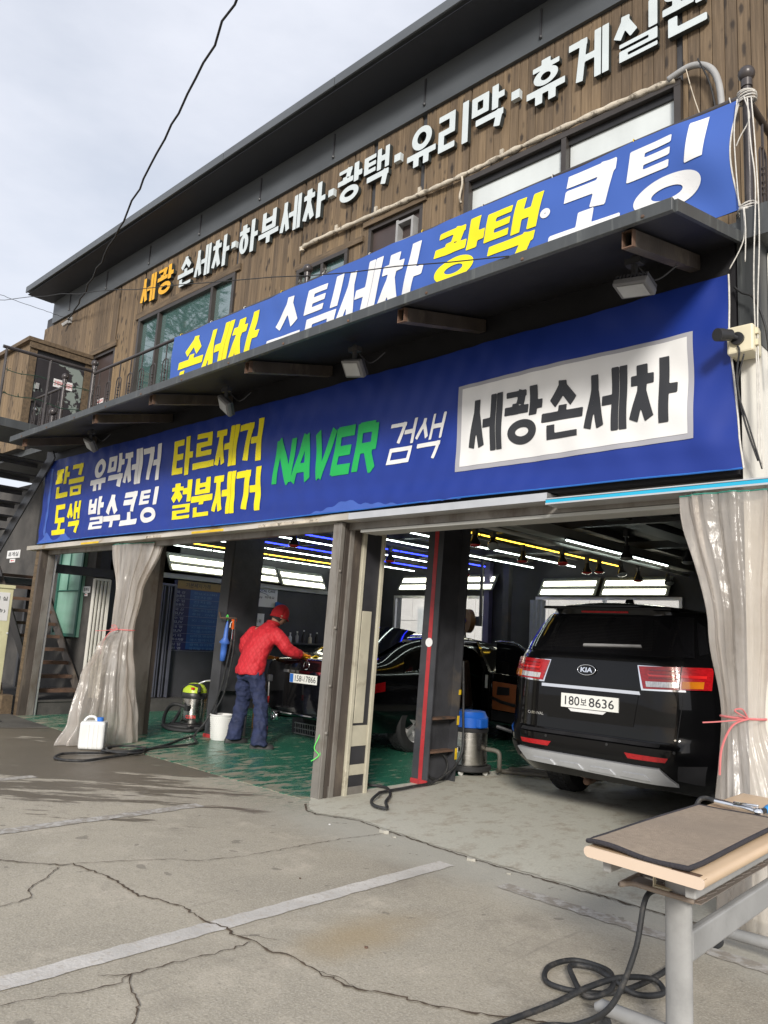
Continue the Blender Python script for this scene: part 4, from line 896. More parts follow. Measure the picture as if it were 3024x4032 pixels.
# upper banner tied to the balcony rail
def wave1(x, z):
    y = -.06+.010*math.sin(x*1.4+z*2)+.005*math.sin(x*5+z*7)
    y += .0025*math.sin(x*21+z*11)*math.sin(x*1.3)+.004*math.sin(z*15+x*1.7)*math.sin(x*.8)
    y += .03*math.exp(-((x-3.4)/.3)**2)*math.sin((z-4.1)*7+x*4)-.02*math.exp(-((z-4.1)/.12)**2)*math.exp(-((x-3.2)/.5)**2)
    return y
def edge1(u, v):
    x = lerp(-3.0, 3.62-.05*math.sin(v*math.pi), u); z = lerp(4.11+.03*math.sin(u*math.pi), 4.875-.02*math.sin(u*9*math.pi)**2*.5, v); return (x, wave1(x,z), z)
b1 = thing('upper_banner','royal blue banner with yellow and white letters tied to the balcony rail','banner',(.3,-.06,4.1))
MB().grid(edge1,300,36).build('cloth', M['banner_up'], b1, smooth=True)
MB().tube([Vector(edge1(1,v/20))+Vector((.005,0,0)) for v in range(21)],.005,5).build('edge_cord', M['rope_white'], b1)
def on1(x, z, d=0): return (x, wave1(x,z)-.006, z)
banner_text(b1,'손세차',-2.80,-1.28,4.25,4.775,M['print_yellow'],on1,shear=.25)
banner_text(b1,'스팀세차',-1.08,1.04,4.25,4.775,M['print_white'],on1,shear=.25)
banner_text(b1,'광택',1.14,2.18,4.30,4.775,M['print_yellow'],on1,shear=.22)
banner_text(b1,'•',2.08,2.40,4.45,4.72,M['print_white'],on1)
banner_text(b1,'코팅',2.30,3.42,4.285,4.815,M['print_white'],on1,shear=.14,tv=.23,th=.18)
for i in range(11):
    p = V3(edge1(.01+.98*i/10,.97)); MB().tube([(p.x+.003*k,-.005+.032*math.cos(q),4.893+.032*math.sin(q)) for k, q in enumerate([k*math.pi/6 for k in range(12)])],.004,5,closed=True).build('tie', M['rope_white'] if i % 3 else M['yellow_paint'], b1)
# cords at the right corner post
rc = thing('tie_cords','white cords knotted round the ball post and hanging down at the right corner','cord',(3.65,-.05,4.1))
mb = MB()
for k in range(5): mb.tube([(3.66+.055*math.cos(a),.0+.055*math.sin(a),4.86+.012*k+.01*math.sin(a+k)) for a in [i*math.pi/8 for i in range(16)]],.005,5,closed=True)
mb.build('knot', M['rope_white'], rc)
mb = MB()
for k in range(4): mb.tube([(3.65+.06*math.cos(a),.0+.06*math.sin(a),4.10+.012*k+.008*math.sin(a*2+k)) for a in [i*math.pi/8 for i in range(16)]],.005,5,closed=True)
mb.build('knot', M['rope_white'], rc)
for pts in ([(3.62,-.06,4.86),(3.60,-.07,4.6),(3.62,-.07,4.12)],[(3.68,-.06,4.84),(3.70,-.08,4.5),(3.72,-.08,4.2),(3.70,-.09,3.6),(3.705,-.09,3.0),(3.70,-.09,2.5)],[(3.70,-.05,4.84),(3.725,-.07,4.4),(3.735,-.08,3.9),(3.715,-.09,3.3),(3.72,-.09,2.45)],
            [(3.65,-.07,4.1),(3.655,-.07,3.95),(3.645,-.06,3.75)],[(3.645,-.07,4.1),(3.64,-.06,3.9),(3.56,-.08,3.72)],[(3.66,-.06,4.86),(3.69,-.06,4.7),(3.63,-.05,4.6),(3.6,-.04,4.55)]):
    MB().tube(spline(pts,6),.0042,5).build('cord', M['rope_white'], rc, smooth=True)
# ------------------------------------------------------------------ balcony railing
rail = thing('balcony_railing','dark iron balcony railing with ball topped posts and arched balusters','railing',(-1,0,4.06))
M['iron'] = pm('brown_black_iron', (0.060,0.052,0.052), 0.32, 0.2, 0.2, 6, 0.05, 50)
def ballpost(x, y, z0, z1, par, r=.028):
    o = MB().cyl((x,y,z0),(x,y,z1-.07),r,r,14).build('post', M['iron'], par, smooth='auto')
    MB().lathe([(.0005,-.005),(r*1.25,0),(r*1.25,.05),(r*.9,.055)],(x,y,z1-.14),14).sphere((x,y,z1-.045),.052,16).build('ball', M['iron'], o, smooth='auto'); return o
for x in (3.66,-.60,-5.27,-6.25): ballpost(x,0,4.06,5.10,rail)
MB().tube([(3.64,0,4.90),(-5.27,0,4.90)],.022,10).build('handrail', M['iron'], rail, smooth='auto')
MB().tube([(-6.25,0,4.89),(-9.4,0,4.89)],.022,10).build('handrail', M['iron'], rail, smooth='auto')
MB().tube([(3.66,0,4.88),(3.66,5.0,4.88)],.022,10).build('handrail', M['iron'], rail, smooth='auto')
for a, b_ in ((3.64,-5.27),(-6.25,-9.4)): MB().bar((a,0,4.15),(b_,0,4.15),.012,.03).build('bottom_rail', M['iron'], rail)
MB().bar((3.66,0,4.15),(3.66,5,4.15),.012,.03).build('bottom_rail', M['iron'], rail)
bal = MB().tube([(0,0,4.15),(0,0,4.88)],.009,6)
for z in (4.36,4.40,4.44,4.5,4.54): bal.lathe([(.009,-.012),(.017,0),(.009,.012)],(0,0,z),8)
bal_me = bal.mesh('baluster')
arch = MB().tube([(-.065,0,4.16)]+[(-.065,0,4.5)]+[(.065*math.cos(a),0,4.62+.065*math.sin(a)) for a in [math.pi*(1-i/8) for i in range(9)]]+[(.065,0,4.5),(.065,0,4.16)],.008,6); arch_me = arch.mesh('arch')
for me in (bal_me, arch_me): me.materials.append(M['iron'])
def put(me, name, loc, par, rz=0):
    o = bpy.data.objects.new(name, me); COL.objects.link(o); o.location = loc; o.rotation_euler = (0,0,rz); child(o, par); return o
for x in [-5.07+.3*i for i in range(7)]+[-6.4-.3*i for i in range(10)]:
    put(bal_me,'baluster',(x,0,0),rail); put(arch_me,'arch',(x,0,0),rail)
for y in (.28,.56,.9,1.3,1.7): put(bal_me,'baluster',(3.66,y,0),rail,math.pi/2); put(arch_me,'arch',(3.66,y,0),rail,math.pi/2)
# stair-head rail projecting forward, with barbed wire
sr = thing('stair_head_rail','thin iron frame with green barbed wire above the stair landing','railing',(-5.27,-.6,4.0))
MB().tube([(-5.27,-.02,4.93),(-5.27,-1.25,4.91)],.024,8).build('top_pipe', M['iron'], sr, smooth='auto')
for y, z0 in ((-.62,3.9),(-1.2,3.8)): MB().tube([(-5.27,y,z0),(-5.27,y,4.91)],.018,8).build('upright', M['iron'], sr, smooth='auto')
MB().cyl((-5.27,-.5,3.95),(-5.27,-.5,4.14),.028,n=12).sphere((-5.27,-.5,4.2),.052,14).build('stub_post', M['iron'], sr, smooth='auto')
M['wire_green'] = pm('green_coated_wire', (0.02,0.055,0.035), 0.5, 0, 0.2, 9)
for z in (4.62,4.30):
    mb = MB().tube([(-5.275,-1.2+.1*i,z-.02*math.sin(i)) for i in range(13)],.006,5)
    for i in range(7):
        y = -1.15+.18*i
        for q in range(3): mb.tube([(-5.275+random.uniform(-.02,.02),y+random.uniform(-.03,.03),z+random.uniform(-.03,.03)),(-5.275+random.uniform(-.02,.02),y+random.uniform(-.03,.03),z+random.uniform(-.03,.03))],.004,4)
    mb.build('barbed_wire', M['wire_green'], sr)
# ------------------------------------------------------------------ outside stairs
st = thing('steel_staircase','rusty steel staircase with dark treads climbing to the balcony on the left','stairs',(-7.2,.3,0))
for i in range(10):
    x, z = -6.52-.215*i, .36+.195*i
    MB().box(x-.22,x+.02,.26,.90,z-.018,z).box(x-.0,x+.02,.26,.90,z-.05,z-.018).build('tread', M['rust'], st)
for y in (.23,.91): MB().bar((-6.42,y,.24),(-8.55,y,2.17),.02,.17).build('stringer', M['dark_channel'], st)
for i in range(9):
    x, z = -6.30-.232*i, 3.70-.188*i
    MB().box(x-.24,x,-.93,-.13,z-.02,z).box(x-.24,x-.22,-.93,-.13,z-.075,z-.02).build('tread', M['dark_steel'], st)
for y in (-.10,-.96): MB().bar((-6.05,y,3.80),(-8.6,y,1.75),.02,.20).build('stringer', M['dark_steel'], st)
MB().box(-6.2,-5.21,-1.2,-.02,3.84,3.95).build('landing', M['fascia'], st); MB().box(-8.9,-8.3,-1.0,.95,1.95,2.05).build('landing', M['dark_steel'], st)
for (x, y) in ((-8.85,-.95),(-8.85,.9)): MB().box(x-.04,x+.04,y-.04,y+.04,0,1.95).build('support', M['dark_steel'], st)
# green window and small signs on the stair wall
gw = MB().box(-7.80,-6.90,.955,.999,1.13,2.55).build('window', M['pane_green'], bld); gw['label'] = 'green tinted window behind the lower stairs'
mb = MB().box(-7.80,-7.745,.93,.954,1.13,2.55).box(-6.955,-6.90,.93,.954,1.13,2.55).box(-7.744,-6.956,.932,.952,1.13,1.18).box(-7.744,-6.956,.932,.952,1.86,1.88).box(-7.4,-7.385,.935,.95,1.88,2.5); mb.build('frame', pm('green_frame',(0.03,0.13,0.10),.5), gw)
def small_sign(x, z, w, h, text, label, y=.99, arrow=True):
    s = thing('small_sign', label, 'sign', (x,y,z)); MB().box(x,x+w,y-.008,y,z,z+h).build('plate', M['paper'], s)
    put_font(MB(), text, (x+w*.1,y-.010,z+h*.22), (w*.8,0,0), (0,0,h*.58), .012).build('lettering', M['print_black'], s)
    if arrow:
        MB().box(x+w*.28,x+w*.68,y-.008,y,z-h*.55,z-h*.1).build('arrow_plate', M['paper'], s)
        MB().box(x+w*.42,x+w*.62,y-.010,y-.0085,z-h*.36,z-h*.28).add([(x+w*.34,y-.0105,z-h*.32),(x+w*.44,y-.0105,z-h*.44),(x+w*.44,y-.0105,z-h*.20)],[(0,1,2)]).build('arrow', M['print_red'], s)
small_sign(-6.90,1.84,.24,.10,'휴게실','small white rest room sign with red arrow right of the green window',.99)
small_sign(-10.35,2.50,.62,.15,'휴게실','white rest room sign with red arrow under the left stair flight',1.0)
# overhead cables
def hang(p, q, sag, r, name, label, n=40, mat='black_rubber'):
    P = [Vector(p).lerp(Vector(q), i/n)-Vector((0,0,sag*4*(i/n)*(1-i/n)))+Vector((random.gauss(0,r),random.gauss(0,r),random.gauss(0,r*1.6))) for i in range(n+1)]
    return tag(MB().tube(P, r, 6).build(name, M[mat], smooth=True), label, 'cable')
hang((-8.57,.86,6.88),(7.6,-3.1,8.75),.30,.013,'overhead_cable','thick black cable slanting across the sky to the upper left wall',60)
hang((2.61,-1.05,3.70),(-15.8,-1.35,8.2),.02,.004,'overhead_wire','thin wire crossing in front of the upper banner and the eave')
hang((-8.55,.86,6.9),(-6.62,-2.2,6.2),.03,.004,'overhead_wire','thin short wire running left from the cable bracket on the wall')
tag(MB().cyl((-8.55,.90,6.9),(-8.66,.80,6.78),.035,n=8).box(-8.62,-8.50,.86,.898,6.82,6.94).build('cable_bracket', M['grey_pipe']),'small cable bracket at the upper left corner of the wood wall','bracket')
# ------------------------------------------------------------------ lamps under the awning
def flood(x, tilt, label):
    t = thing('flood_light', label, 'lamp', (x,-.5,3.72))
    hd = MB().box(-.11,.11,-.075,.075,-.025,.02).build('housing', pm('grey_lamp_housing',(0.16,0.16,0.165),.5), None, bevel=.01)
    fins = MB()
    for i in range(9): fins.box(-.10+.024*i,-.088+.024*i,-.07,.07,.021,.045)
    fo = fins.build('cooling_fins', M['dark_steel']); ln_ = MB().box(-.085,.085,-.055,.055,-.031,-.0255).build('lens', pm('lamp_lens',(0.40,0.41,0.41),.3), None, bevel=.004)
    rot = Matrix.Translation((x,-.5,3.56)) @ Matrix.Rotation(tilt[1],4,'Y') @ Matrix.Rotation(tilt[0],4,'X')
    for o in (hd, fo, ln_):
        o.data.transform(rot); child(o, t)
    MB().cyl((x,-.5,3.60),(x,-.5,3.76),.02,n=8).box(x-.05,x+.05,-.53,-.47,3.70,3.74).tube(spline([(x,-.48,3.72),(x+.08,-.4,3.62),(x+.2,-.35,3.70)],6),.006,5).build('mount', M['dark_steel'], t)
flood(3.15,(-.25,.15),'flood lamp with a pale lens under the awning above the white name panel')
flood(.72,(-.9,.2),'flood lamp under the awning above the green wordmark')
flood(-1.1,(-.95,.6),'flood lamp under the awning above the yellow 타르제거 lettering')
flood(-4.0,(-.9,.4),'leftmost flood lamp under the awning above the white 유막제거 lettering')
# ------------------------------------------------------------------ camera box
cb = thing('camera_box','cream junction box on the right corner post','box',(3.63,-.06,3.15))
MB().box(3.555,3.705,-.14,.01,3.15,3.32).build('case', M['cream'], cb, bevel=.012)
for z in (3.19,3.26): MB().box(3.706,3.722,-.11,-.08,z,z+.035).build('latch', M['cream'], cb)
cc = thing('security_camera','black bullet camera on the cream box pointing left','camera',(3.6,-.2,3.25))
MB().cyl((3.62,-.141,3.235),(3.62,-.16,3.235),.038,n=18).cyl((3.62,-.16,3.235),(3.59,-.205,3.245),.014,n=10).build('mount', M['black_plastic'], cc, smooth='auto')
bd = MB().cyl((3.595,-.195,3.247),(3.562,-.268,3.232),.034,n=24).build('body', M['black_plastic'], cc, smooth='auto')
MB().lathe([(.0345,0),(.038,0),(.038,.045),(.0345,.045)],(3.572,-.246,3.2365),24,(-.41,-.89,-.18)).build('hood', M['black_plastic'], bd, smooth='auto')
MB().cyl((3.5615,-.269,3.232),(3.560,-.272,3.2315),.020,n=16).build('lens', M['carglass'], bd)
tag(MB().tube(spline([(3.62,-.15,3.19),(3.63,-.15,3.15),(3.60,-.11,3.0),(3.63,-.09,2.75),(3.70,-.09,2.5)],8),.006,5).tube(spline([(3.65,-.13,3.14),(3.60,-.1,2.95),(3.66,-.1,2.7),(3.72,-.09,2.45)],8),.005,5).tube(spline([(3.57,-.03,3.62),(3.62,-.05,3.56),(3.69,-.06,3.5),(3.75,-.06,3.3),(3.77,-.05,3.0)],8),.007,5).build('camera_cables', M['hose_grey'], smooth=True),'dark thin cables drooping from the cream box down the right post','cable')
# side glazing right of the corner post
sg = thing('side_glazing','pale blue side window with coloured strips right of the corner post','window',(3.74,1,2.4))
MB().box(3.715,3.735,.16,2.4,2.42,3.85).build('pane', pm('pale_blue_glass',(0.36,0.46,0.62),.12,0,.2,1.2), sg)
MB().box(3.71,3.74,.141,.165,2.40,3.87).box(3.71,3.74,1.2,1.24,2.40,3.87).build('frame', M['white_steel'], sg)
MB().box(3.736,3.742,.17,1.19,2.56,2.66).build('yellow_strip', M['yellow_paint'], sg); MB().box(3.736,3.742,.17,1.19,2.43,2.55).build('red_strip', M['red_band'], sg)
# ------------------------------------------------------------------ ceiling light strips
ordn = ['first','second','third','fourth','fifth','sixth','seventh','eighth','ninth','tenth']
strips = [(-6.42,'led_white',2.0,6.1),(-5.82,'led_yellow',2.0,5.6),(-5.03,'led_white',1.9,6.9),(-4.33,'led_blue',1.9,6.7),(-3.58,'led_white',1.9,6.8),(-2.99,'led_blue',1.9,6.5),(-2.21,'led_white',1.9,6.85),(-1.42,'led_white',1.9,6.9),(-.66,'led_yellow',1.9,7.0),(.515,'led_white',3.25,6.1)]
cnt = {}
for x, mt, y0, y1 in strips:
    zz = 2.64 if x > .4 else 2.754
    cnm = mt.split('_')[1]; cnt[cnm] = cnt.get(cnm,0)+1
    t = thing('light_strip', f"{ordn[cnt[cnm]-1]} {cnm} light strip from the left under the garage ceiling", 'lamp', (x,(y0+y1)/2,2.75), 'light strips under the garage ceiling')
    MB().box(x-.015,x+.015,y0,y1,zz+.011,zz+.036).build('channel', M['dark_steel'], t)
    n = 4; L_ = (y1-y0)/n; mb = MB()
    for i in range(n): mb.tube([(x,y0+L_*i+.02,zz),(x,y0+L_*(i+1)-.02,zz)],.009,6)
    mb.build('tube', M[mt], t)
# fluorescent fixtures
def fluor(name, c, U, W, Nn, L, label):
    """c centre, U length dir, W width dir, Nn facing"""
    t = thing('fluorescent_fixture', label, 'lamp', c); c, U, W, Nn = V3(c), V3(U).normalized(), V3(W).normalized(), V3(Nn).normalized()
    MB().obox(c-Nn*.03,U*(L/2),W*.17,Nn*.025).build('housing', pm('fixture_grey',(0.25,0.27,0.25),.5), t)
    for s in (-1,1): MB().obox(c+W*(s*.085)+Nn*.004,U*(L/2-.05),W*.045,Nn*.008).build('tube', M['fluor'], t)
s_ = .7071
fluor('f',(-6.42,2.78,2.46),(0,1,0),(-.5,0,.86),(.86,0,-.5),1.2,'two tube fixture on the left wall above the blue price board')
fluor('f',(-6.42,4.0,2.45),(0,1,0),(-.5,0,.86),(.86,0,-.5),1.1,'two tube fixture on the left wall just right of the wide dark column')
fluor('f',(-6.42,5.17,2.43),(0,1,0),(-.5,0,.86),(.86,0,-.5),1.15,'two tube fixture on the left wall nearest the central pillar')
fluor('f',(-4.95,7.02,2.52),(1,0,0),(0,.5,.86),(0,-.86,-.5),1.15,'two tube fixture above the left half of the first back window')
fluor('f',(-3.72,7.02,2.52),(1,0,0),(0,.5,.86),(0,-.86,-.5),1.15,'two tube fixture above the right half of the first back window')
fluor('f',(-1.62,7.0,2.42),(1,0,0),(0,.5,.86),(0,-.86,-.5),1.1,'two tube fixture left above the roof of the parked van')
fluor('f',(-.42,7.0,2.42),(1,0,0),(0,.5,.86),(0,-.86,-.5),1.15,'two tube fixture right above the roof of the parked van')
# heat lamps on short stems
def heat_lamp(x, y, z, red, label, tilt=(0,0)):
    t = thing('heat_lamp', label, 'lamp', (x,y,2.72), 'heat lamps hanging from the garage ceiling'); d = Vector((tilt[0],tilt[1],-1)).normalized()
    MB().box(x-.025,x+.025,y-.03,y+.03,2.66,2.745).cyl((x,y,2.68),(x,y,z+.13),.016,n=8).build('stem', M['black_plastic'], t)
    c = Vector((x,y,z+.14)); MB().lathe([(.03,0),(.033,.05),(.045,.075),(.066,.11),(.074,.14)],c,14,d,caps=False).build('reflector', M['lampglass'], t, smooth=True)
    MB().lathe([(.074,.138),(.070,.150),(.045,.163),(.0005,.168)],c,14,d,caps=False).build('bulb', M['red_bulb'] if red else pm('clear_bulb',(0.35,0.36,0.36),.2), t, smooth=True)
for k, (x, y, z, r_, tl) in enumerate([(-.58,2.47,2.53,1,(0,0)),(-.35,2.43,2.54,0,(.4,-.5)),(-.33,2.62,2.54,1,(0,0)),(-.35,3.01,2.54,0,(.4,-.5)),(-.64,4.11,2.52,1,(0,0)),(-2.67,3.65,2.53,1,(0,0)),(-2.87,5.77,2.53,1,(0,0)),(-.36,4.66,2.53,1,(.2,-.2)),(-.53,5.66,2.52,1,(0,0)),(-.41,5.81,2.54,1,(0,0)),(-.27,6.22,2.53,0,(.3,-.2)),(-.1,6.45,2.47,1,(0,0)),(.3,6.6,2.43,0,(.2,-.2)),(-2.68,1.8,2.53,1,(0,0))]):
    heat_lamp(x,y,z,r_,[ 'red heat lamp nearest the striped column on its right side','clear bulb lamp beside the red lamp next to the striped column','red heat lamp second right of the striped column','clear bulb lamp hanging third right of the striped column','red heat lamp with long stem hanging midway under the yellow strip','single red heat lamp between the central pillar and the striped column','red heat lamp far back just right of the striped column','red heat lamp above the left shoulder of the van roof','large red heat lamp left of the pair above the van roof','red heat lamp right of the pair above the van roof','clear bulb lamp right of the red pair above the van','red heat lamp in front of the bright fixture over the van','clear bulb lamp furthest right over the van roof','red heat lamp in the left bay above the man'][k], tl)
for k, (x, y) in enumerate(((1.2,3.4),(1.7,3.9),(2.2,4.2))):
    heat_lamp(x,y,2.42,0,['black lamp pointing down over the van, leftmost of three','black lamp pointing down over the van, middle of three','black lamp pointing down over the van, rightmost of three'][k])
# hose reel by the back window
hr = thing('hose_reel','round brown hose reel hanging before the back window','hose reel',(-2.9,5.9,1.6))
MB().cyl((-2.9,5.85,1.76),(-2.86,5.93,1.76),.20,n=28).build('drum', pm('brown_drum',(0.16,0.075,0.03),.5), hr, smooth='auto')
MB().cyl((-2.915,5.82,1.76),(-2.905,5.84,1.76),.04,n=16).build('hub', pm('violet_hub',(0.10,0.10,0.5),.5), hr)
MB().box(-2.70,-2.62,5.86,5.94,1.68,1.84).box(-2.66,-2.62,5.9,5.94,1.68,3.0).build('bracket', M['dark_steel'], hr); MB().tube(spline([(-2.9,5.85,1.58),(-2.85,5.8,1.4),(-2.9,5.8,1.1),(-2.95,5.85,.9)],6),.015,6).build('hose', M['black_rubber'], hr)
# post with violet edge near the reel
MB().box(-3.38,-3.26,7.0,7.12,0,2.9).build('post', pm('violet_grey_post',(0.13,0.12,0.24),.5), bld); MB().box(-2.75,-2.62,6.7,6.8,0,2.9).build('post', M['dark_steel'], bld)
# white drape by the second back window
def drape(u, v): return (-2.36+.32*u, 6.98+.02*math.sin(u*22)+.01*v, lerp(.9,2.2,v))
tag(MB().grid(drape,30,6).build('window_drape', pm('pale_blue_drape',(0.52,0.55,0.62),.7), smooth=True),'narrow pale drape hanging left of the second back window','curtain')
# ------------------------------------------------------------------ left wall things
pb = thing('price_board','dark blue wash price board with a wooden header on the left wall','board',(-6.55,2.85,1.0))
Y0, Y1, Z0, Z1 = 2.43,3.40,1.0,2.18; X = -6.575
M['board_dark'] = pm('navy_board',(0.012,0.015,0.085),.4); M['board_blue'] = pm('mid_blue_board',(0.014,0.075,0.24),.4); M['board_head'] = pm('ochre_header',(0.30,0.20,0.06),.5)
MB().box(-6.6,X,Y0,Y1,Z0,Z1).build('backing', M['board_dark'], pb); MB().box(X,X+.004,Y0+.33,Y1-.01,Z0+.015,Z1-.15).build('price_column', M['board_blue'], pb); MB().box(X,X+.006,Y0+.06,Y1,Z1-.14,Z1).build('header', M['board_head'], pb)
put_font(MB(),'기본세차가격',(X+.008,Y0+.22,Z1-.11),(0,.5,0),(0,0,.085),.015).build('lettering', M['print_black'], pb)
M['faint'] = pm('faint_blue_print',(0.10,0.22,0.42),.5); M['pale'] = pm('pale_print',(0.34,0.36,0.46),.5)
rows = [('국 산\n승용차',' 모닝,K3,SM3\n전차종'),('수 입\n승용차','전차종\n벤츠,BMW,아우디'),('국 산\nSUV','QM3,코나,셀토스\n투싼 - GV80'),('수 입\nSUV','X1 - X6,GLE'),('대 형\nSUV','X7,팰리세이드\n카니발,스타리아'),('기 타\n특수차량','G바겐,랭글러\n에스컬레이드'),('상 담\n환 영','광택,유리막\n유리발수코팅')]
for i, (a, b_) in enumerate(rows):
    zt = Z1-.165-i*.148
    MB().box(X,X+.0055,Y0+.01,Y1-.01,zt-.146,zt-.143).build('rule', M['pale'], pb)
    for txt, y, w, mt in ((a,Y0+.05,.22,'pale'),(b_,Y0+.40,.48,'faint')):
        ls = txt.split('\n')
        for j, l in enumerate(ls): put_font(MB(), l.strip(), (X+.007,y,zt-.066*(j+1)+.008-(0.03 if len(ls)==1 else 0)), (0,w*(1 if len(l) > 3 else .8),0), (0,0,.045), .008).build('lettering', M[mt], pb)
# folding gates on the raised floor
def gate(name, y0, y1, z1, mat, n, label, fr=None):
    t = thing(name, label, 'gate', (-6.5,(y0+y1)/2,.2)); 
    for i in range(n+1):
        y = lerp(y0,y1,i/n); MB().box(-6.53+(.03 if i % 2 else 0),-6.505+(.03 if i % 2 else 0),y-.011,y+.011,.22,z1).build('bar', mat, t)
    MB().box(-6.54,-6.47,y0-.03,y0-.012,.21,z1+.03).box(-6.54,-6.47,y1+.012,y1+.03,.21,z1+.03).box(-6.54,-6.47,y0-.011,y1+.011,z1+.005,z1+.04).build('frame', fr or mat, t)
M['gate_grey'] = pm('blue_grey_gate',(0.12,0.125,0.16),.4,.3)
gate('folding_gate',1.86,2.40,2.06,M['gate_grey'],9,'dark blue grey folding gate between the curtain and the price board')
gate('folding_gate',.99,1.20,2.03,M['white_steel'],7,'white folding gate pushed together beside the green window')
MB().box(-6.58,-6.44,.25,1.24,2.09,2.22).build('gate_header', M['black_wall'], bld); MB().box(-6.60,-6.50,1.75,6.9,2.20,2.28).build('cable_tray', M['ceil_beam'], bld)
MB().box(-6.9,-6.6,1.25,2.5,2.1,3.0).build('over_door_panel', M['dark_wall'], bld)
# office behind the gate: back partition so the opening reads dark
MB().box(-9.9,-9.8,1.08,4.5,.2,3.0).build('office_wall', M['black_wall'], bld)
for i in range(3):
    for j in range(4):
        if (i+j) % 2: MB().box(-6.6-.3*(i+1),-6.6-.3*i,1.5+.3*j,1.8+.3*j,.2,.206).build('floor_tile', M['white_steel'], bld)
# poster
ps_ = thing('poster','white hanging poster with black lettering on the left wall behind the man','poster',(-6.57,4.4,1.5))
MB().box(-6.6,-6.592,4.0,4.70,1.85,2.22).box(-6.6,-6.592,3.98,4.42,1.48,1.72).build('sheet', M['paper'], ps_)
put_font(MB(),'AIR TOTAL CARE',(-6.59,4.08,2.13),(0,.56,0),(0,0,.05),.01).build('lettering', M['print_black'], ps_); put_font(MB(),'Therapy  하세요',(-6.59,4.05,2.0),(0,.58,0),(0,0,.06),.01).build('lettering', M['print_black'], ps_); put_font(MB(),'만족도 1위',(-6.59,4.05,1.54),(0,.3,0),(0,0,.07),.015).build('lettering', M['print_black'], ps_)
MB().tube(spline([(-6.589,4.05,2.10),(-6.589,4.2,2.125),(-6.589,4.4,2.10),(-6.589,4.5,2.05)],6),.004,5).build('logo_stroke', M['print_black'], ps_)
# wall shelf with bottles, blue cloth
shf = thing('wall_shelf','dark wall shelf with brackets on the left wall behind the man','shelf',(-6.45,5.3,1.2)); MB().box(-6.6,-6.3,4.7,6.2,1.18,1.21).build('board', M['dark_steel'], shf)
for y in (4.8,6.1): MB().box(-6.6,-6.32,y-.01,y+.01,1.10,1.179).build('bracket', M['dark_steel'], shf)
for k in range(5):
    y = 4.95+.17*k; o = thing('bottle', ['white','grey','dark','pale','black'][k]+' bottle on the dark wall shelf', 'bottle', (-6.42,y,1.21), 'bottles on the wall shelf')
    h = .16+.03*(k % 3); MB().lathe([(.0005,0),(.035,0),(.035,h*.65),(.014,h*.8),(.014,h),(.0005,h)],(-6.42,y,1.212),12).build('body', [M['paper'],M['grey_pipe'],M['black_plastic'],M['cream'],M['black_rubber']][k], o, smooth='auto'); MB().cyl((-6.42,y,1.212+h),(-6.42,y,1.24+h),.016,n=10).build('cap', M['white_plastic'], o)
tag(MB().grid(lambda u,v:(-6.55+.03*math.sin(u*9),4.62+.22*u,lerp(1.6,1.95,v)+.02*math.sin(u*5)),10,6).build('blue_cloth', pm('blue_cloth',(0.02,0.11,0.35),.8,0,.2), smooth=True, solid=.01),'blue cloth hanging on the wall behind the man','cloth')
# wooden stool by the column
so = thing('wood_stool','orange wooden stool frame behind the steel vacuum','stool',(-4.2,2.2,0))
MB().box(-4.55,-4.05,2.05,2.5,.60,.635).build('seat', pm('orange_wood',(0.42,0.20,0.05),.5), so)
for x, y in ((-4.52,2.08),(-4.09,2.08),(-4.52,2.47),(-4.09,2.47)): MB().box(x-.025,x+.025,y-.025,y+.025,.006,.6).build('leg', pm('orange_wood',(0.42,0.20,0.05),.5), so)
# umbrella, air gun and hose on the left column
um = thing('blue_umbrella','folded blue umbrella hanging on the wide dark column','umbrella',(-3.2,1.2,1.0))
MB().lathe([(.0005,0),(.035,.01),(.04,.1),(.045,.22),(.075,.24),(.03,.3),(.025,.42),(.012,.5),(.0005,.52)],(-3.19,1.19,.98),14,(.08,0,1)).build('canopy', pm('blue_umbrella_cloth',(0.05,0.14,0.48),.5), um, smooth=True); MB().tube(spline([(-3.15,1.19,1.50),(-3.15,1.19,1.55),(-3.18,1.2,1.57),(-3.2,1.2,1.54)],6),.006,6).build('handle', M['green_string'], um)
hk = MB().tube([(-3.42,1.24,1.60),(-3.3,1.18,1.53),(-2.9,1.14,1.53)],.010,6).build('wall_hook', M['rust']); tag(hk,'rusty hook bar on the wide dark column','hook')
ag = thing('air_gun','orange air gun hanging from the hook on the wide dark column','air gun',(-2.98,1.18,1.45))
MB().box(-3.02,-2.94,1.155,1.185,1.49,1.525).bar((-2.99,1.17,1.50),(-2.995,1.17,1.39),.03,.03).build('body', pm('orange_plastic',(0.65,0.10,0.01),.4), ag, bevel=.006); MB().tube(spline([(-3.01,1.165,1.49),(-3.045,1.165,1.46),(-3.05,1.165,1.41)],5),.006,5).build('trigger', M['white_plastic'], ag); MB().cyl((-2.995,1.17,1.39),(-3.0,1.17,1.27),.008,n=8).build('nozzle', M['chrome'], ag)
tag(MB().tube(spline([(-3.0,1.17,1.27),(-3.05,1.18,1.05),(-3.2,1.2,.6),(-3.35,1.15,.25),(-3.3,.95,.06),(-2.95,.73,.025),(-2.86,.2,.022),(-2.77,-.02,.022),(-2.6,-.25,.022),(-2.52,-.55,.02),(-2.42,-.85,.02),(-2.5,-1.0,.02),(-2.68,-1.06,.02),(-2.88,-.92,.02),(-2.9,-.8,.02),(-2.82,-.56,.02),(-2.74,-.2,.02),(-2.96,.31,.022),(-3.3,.75,.024),(-3.5,1.1,.03)],8),.013,7).build('air_hose', M['hose_grey'], smooth=True),'thin grey air hose from the column looping over the wet lot','hose')
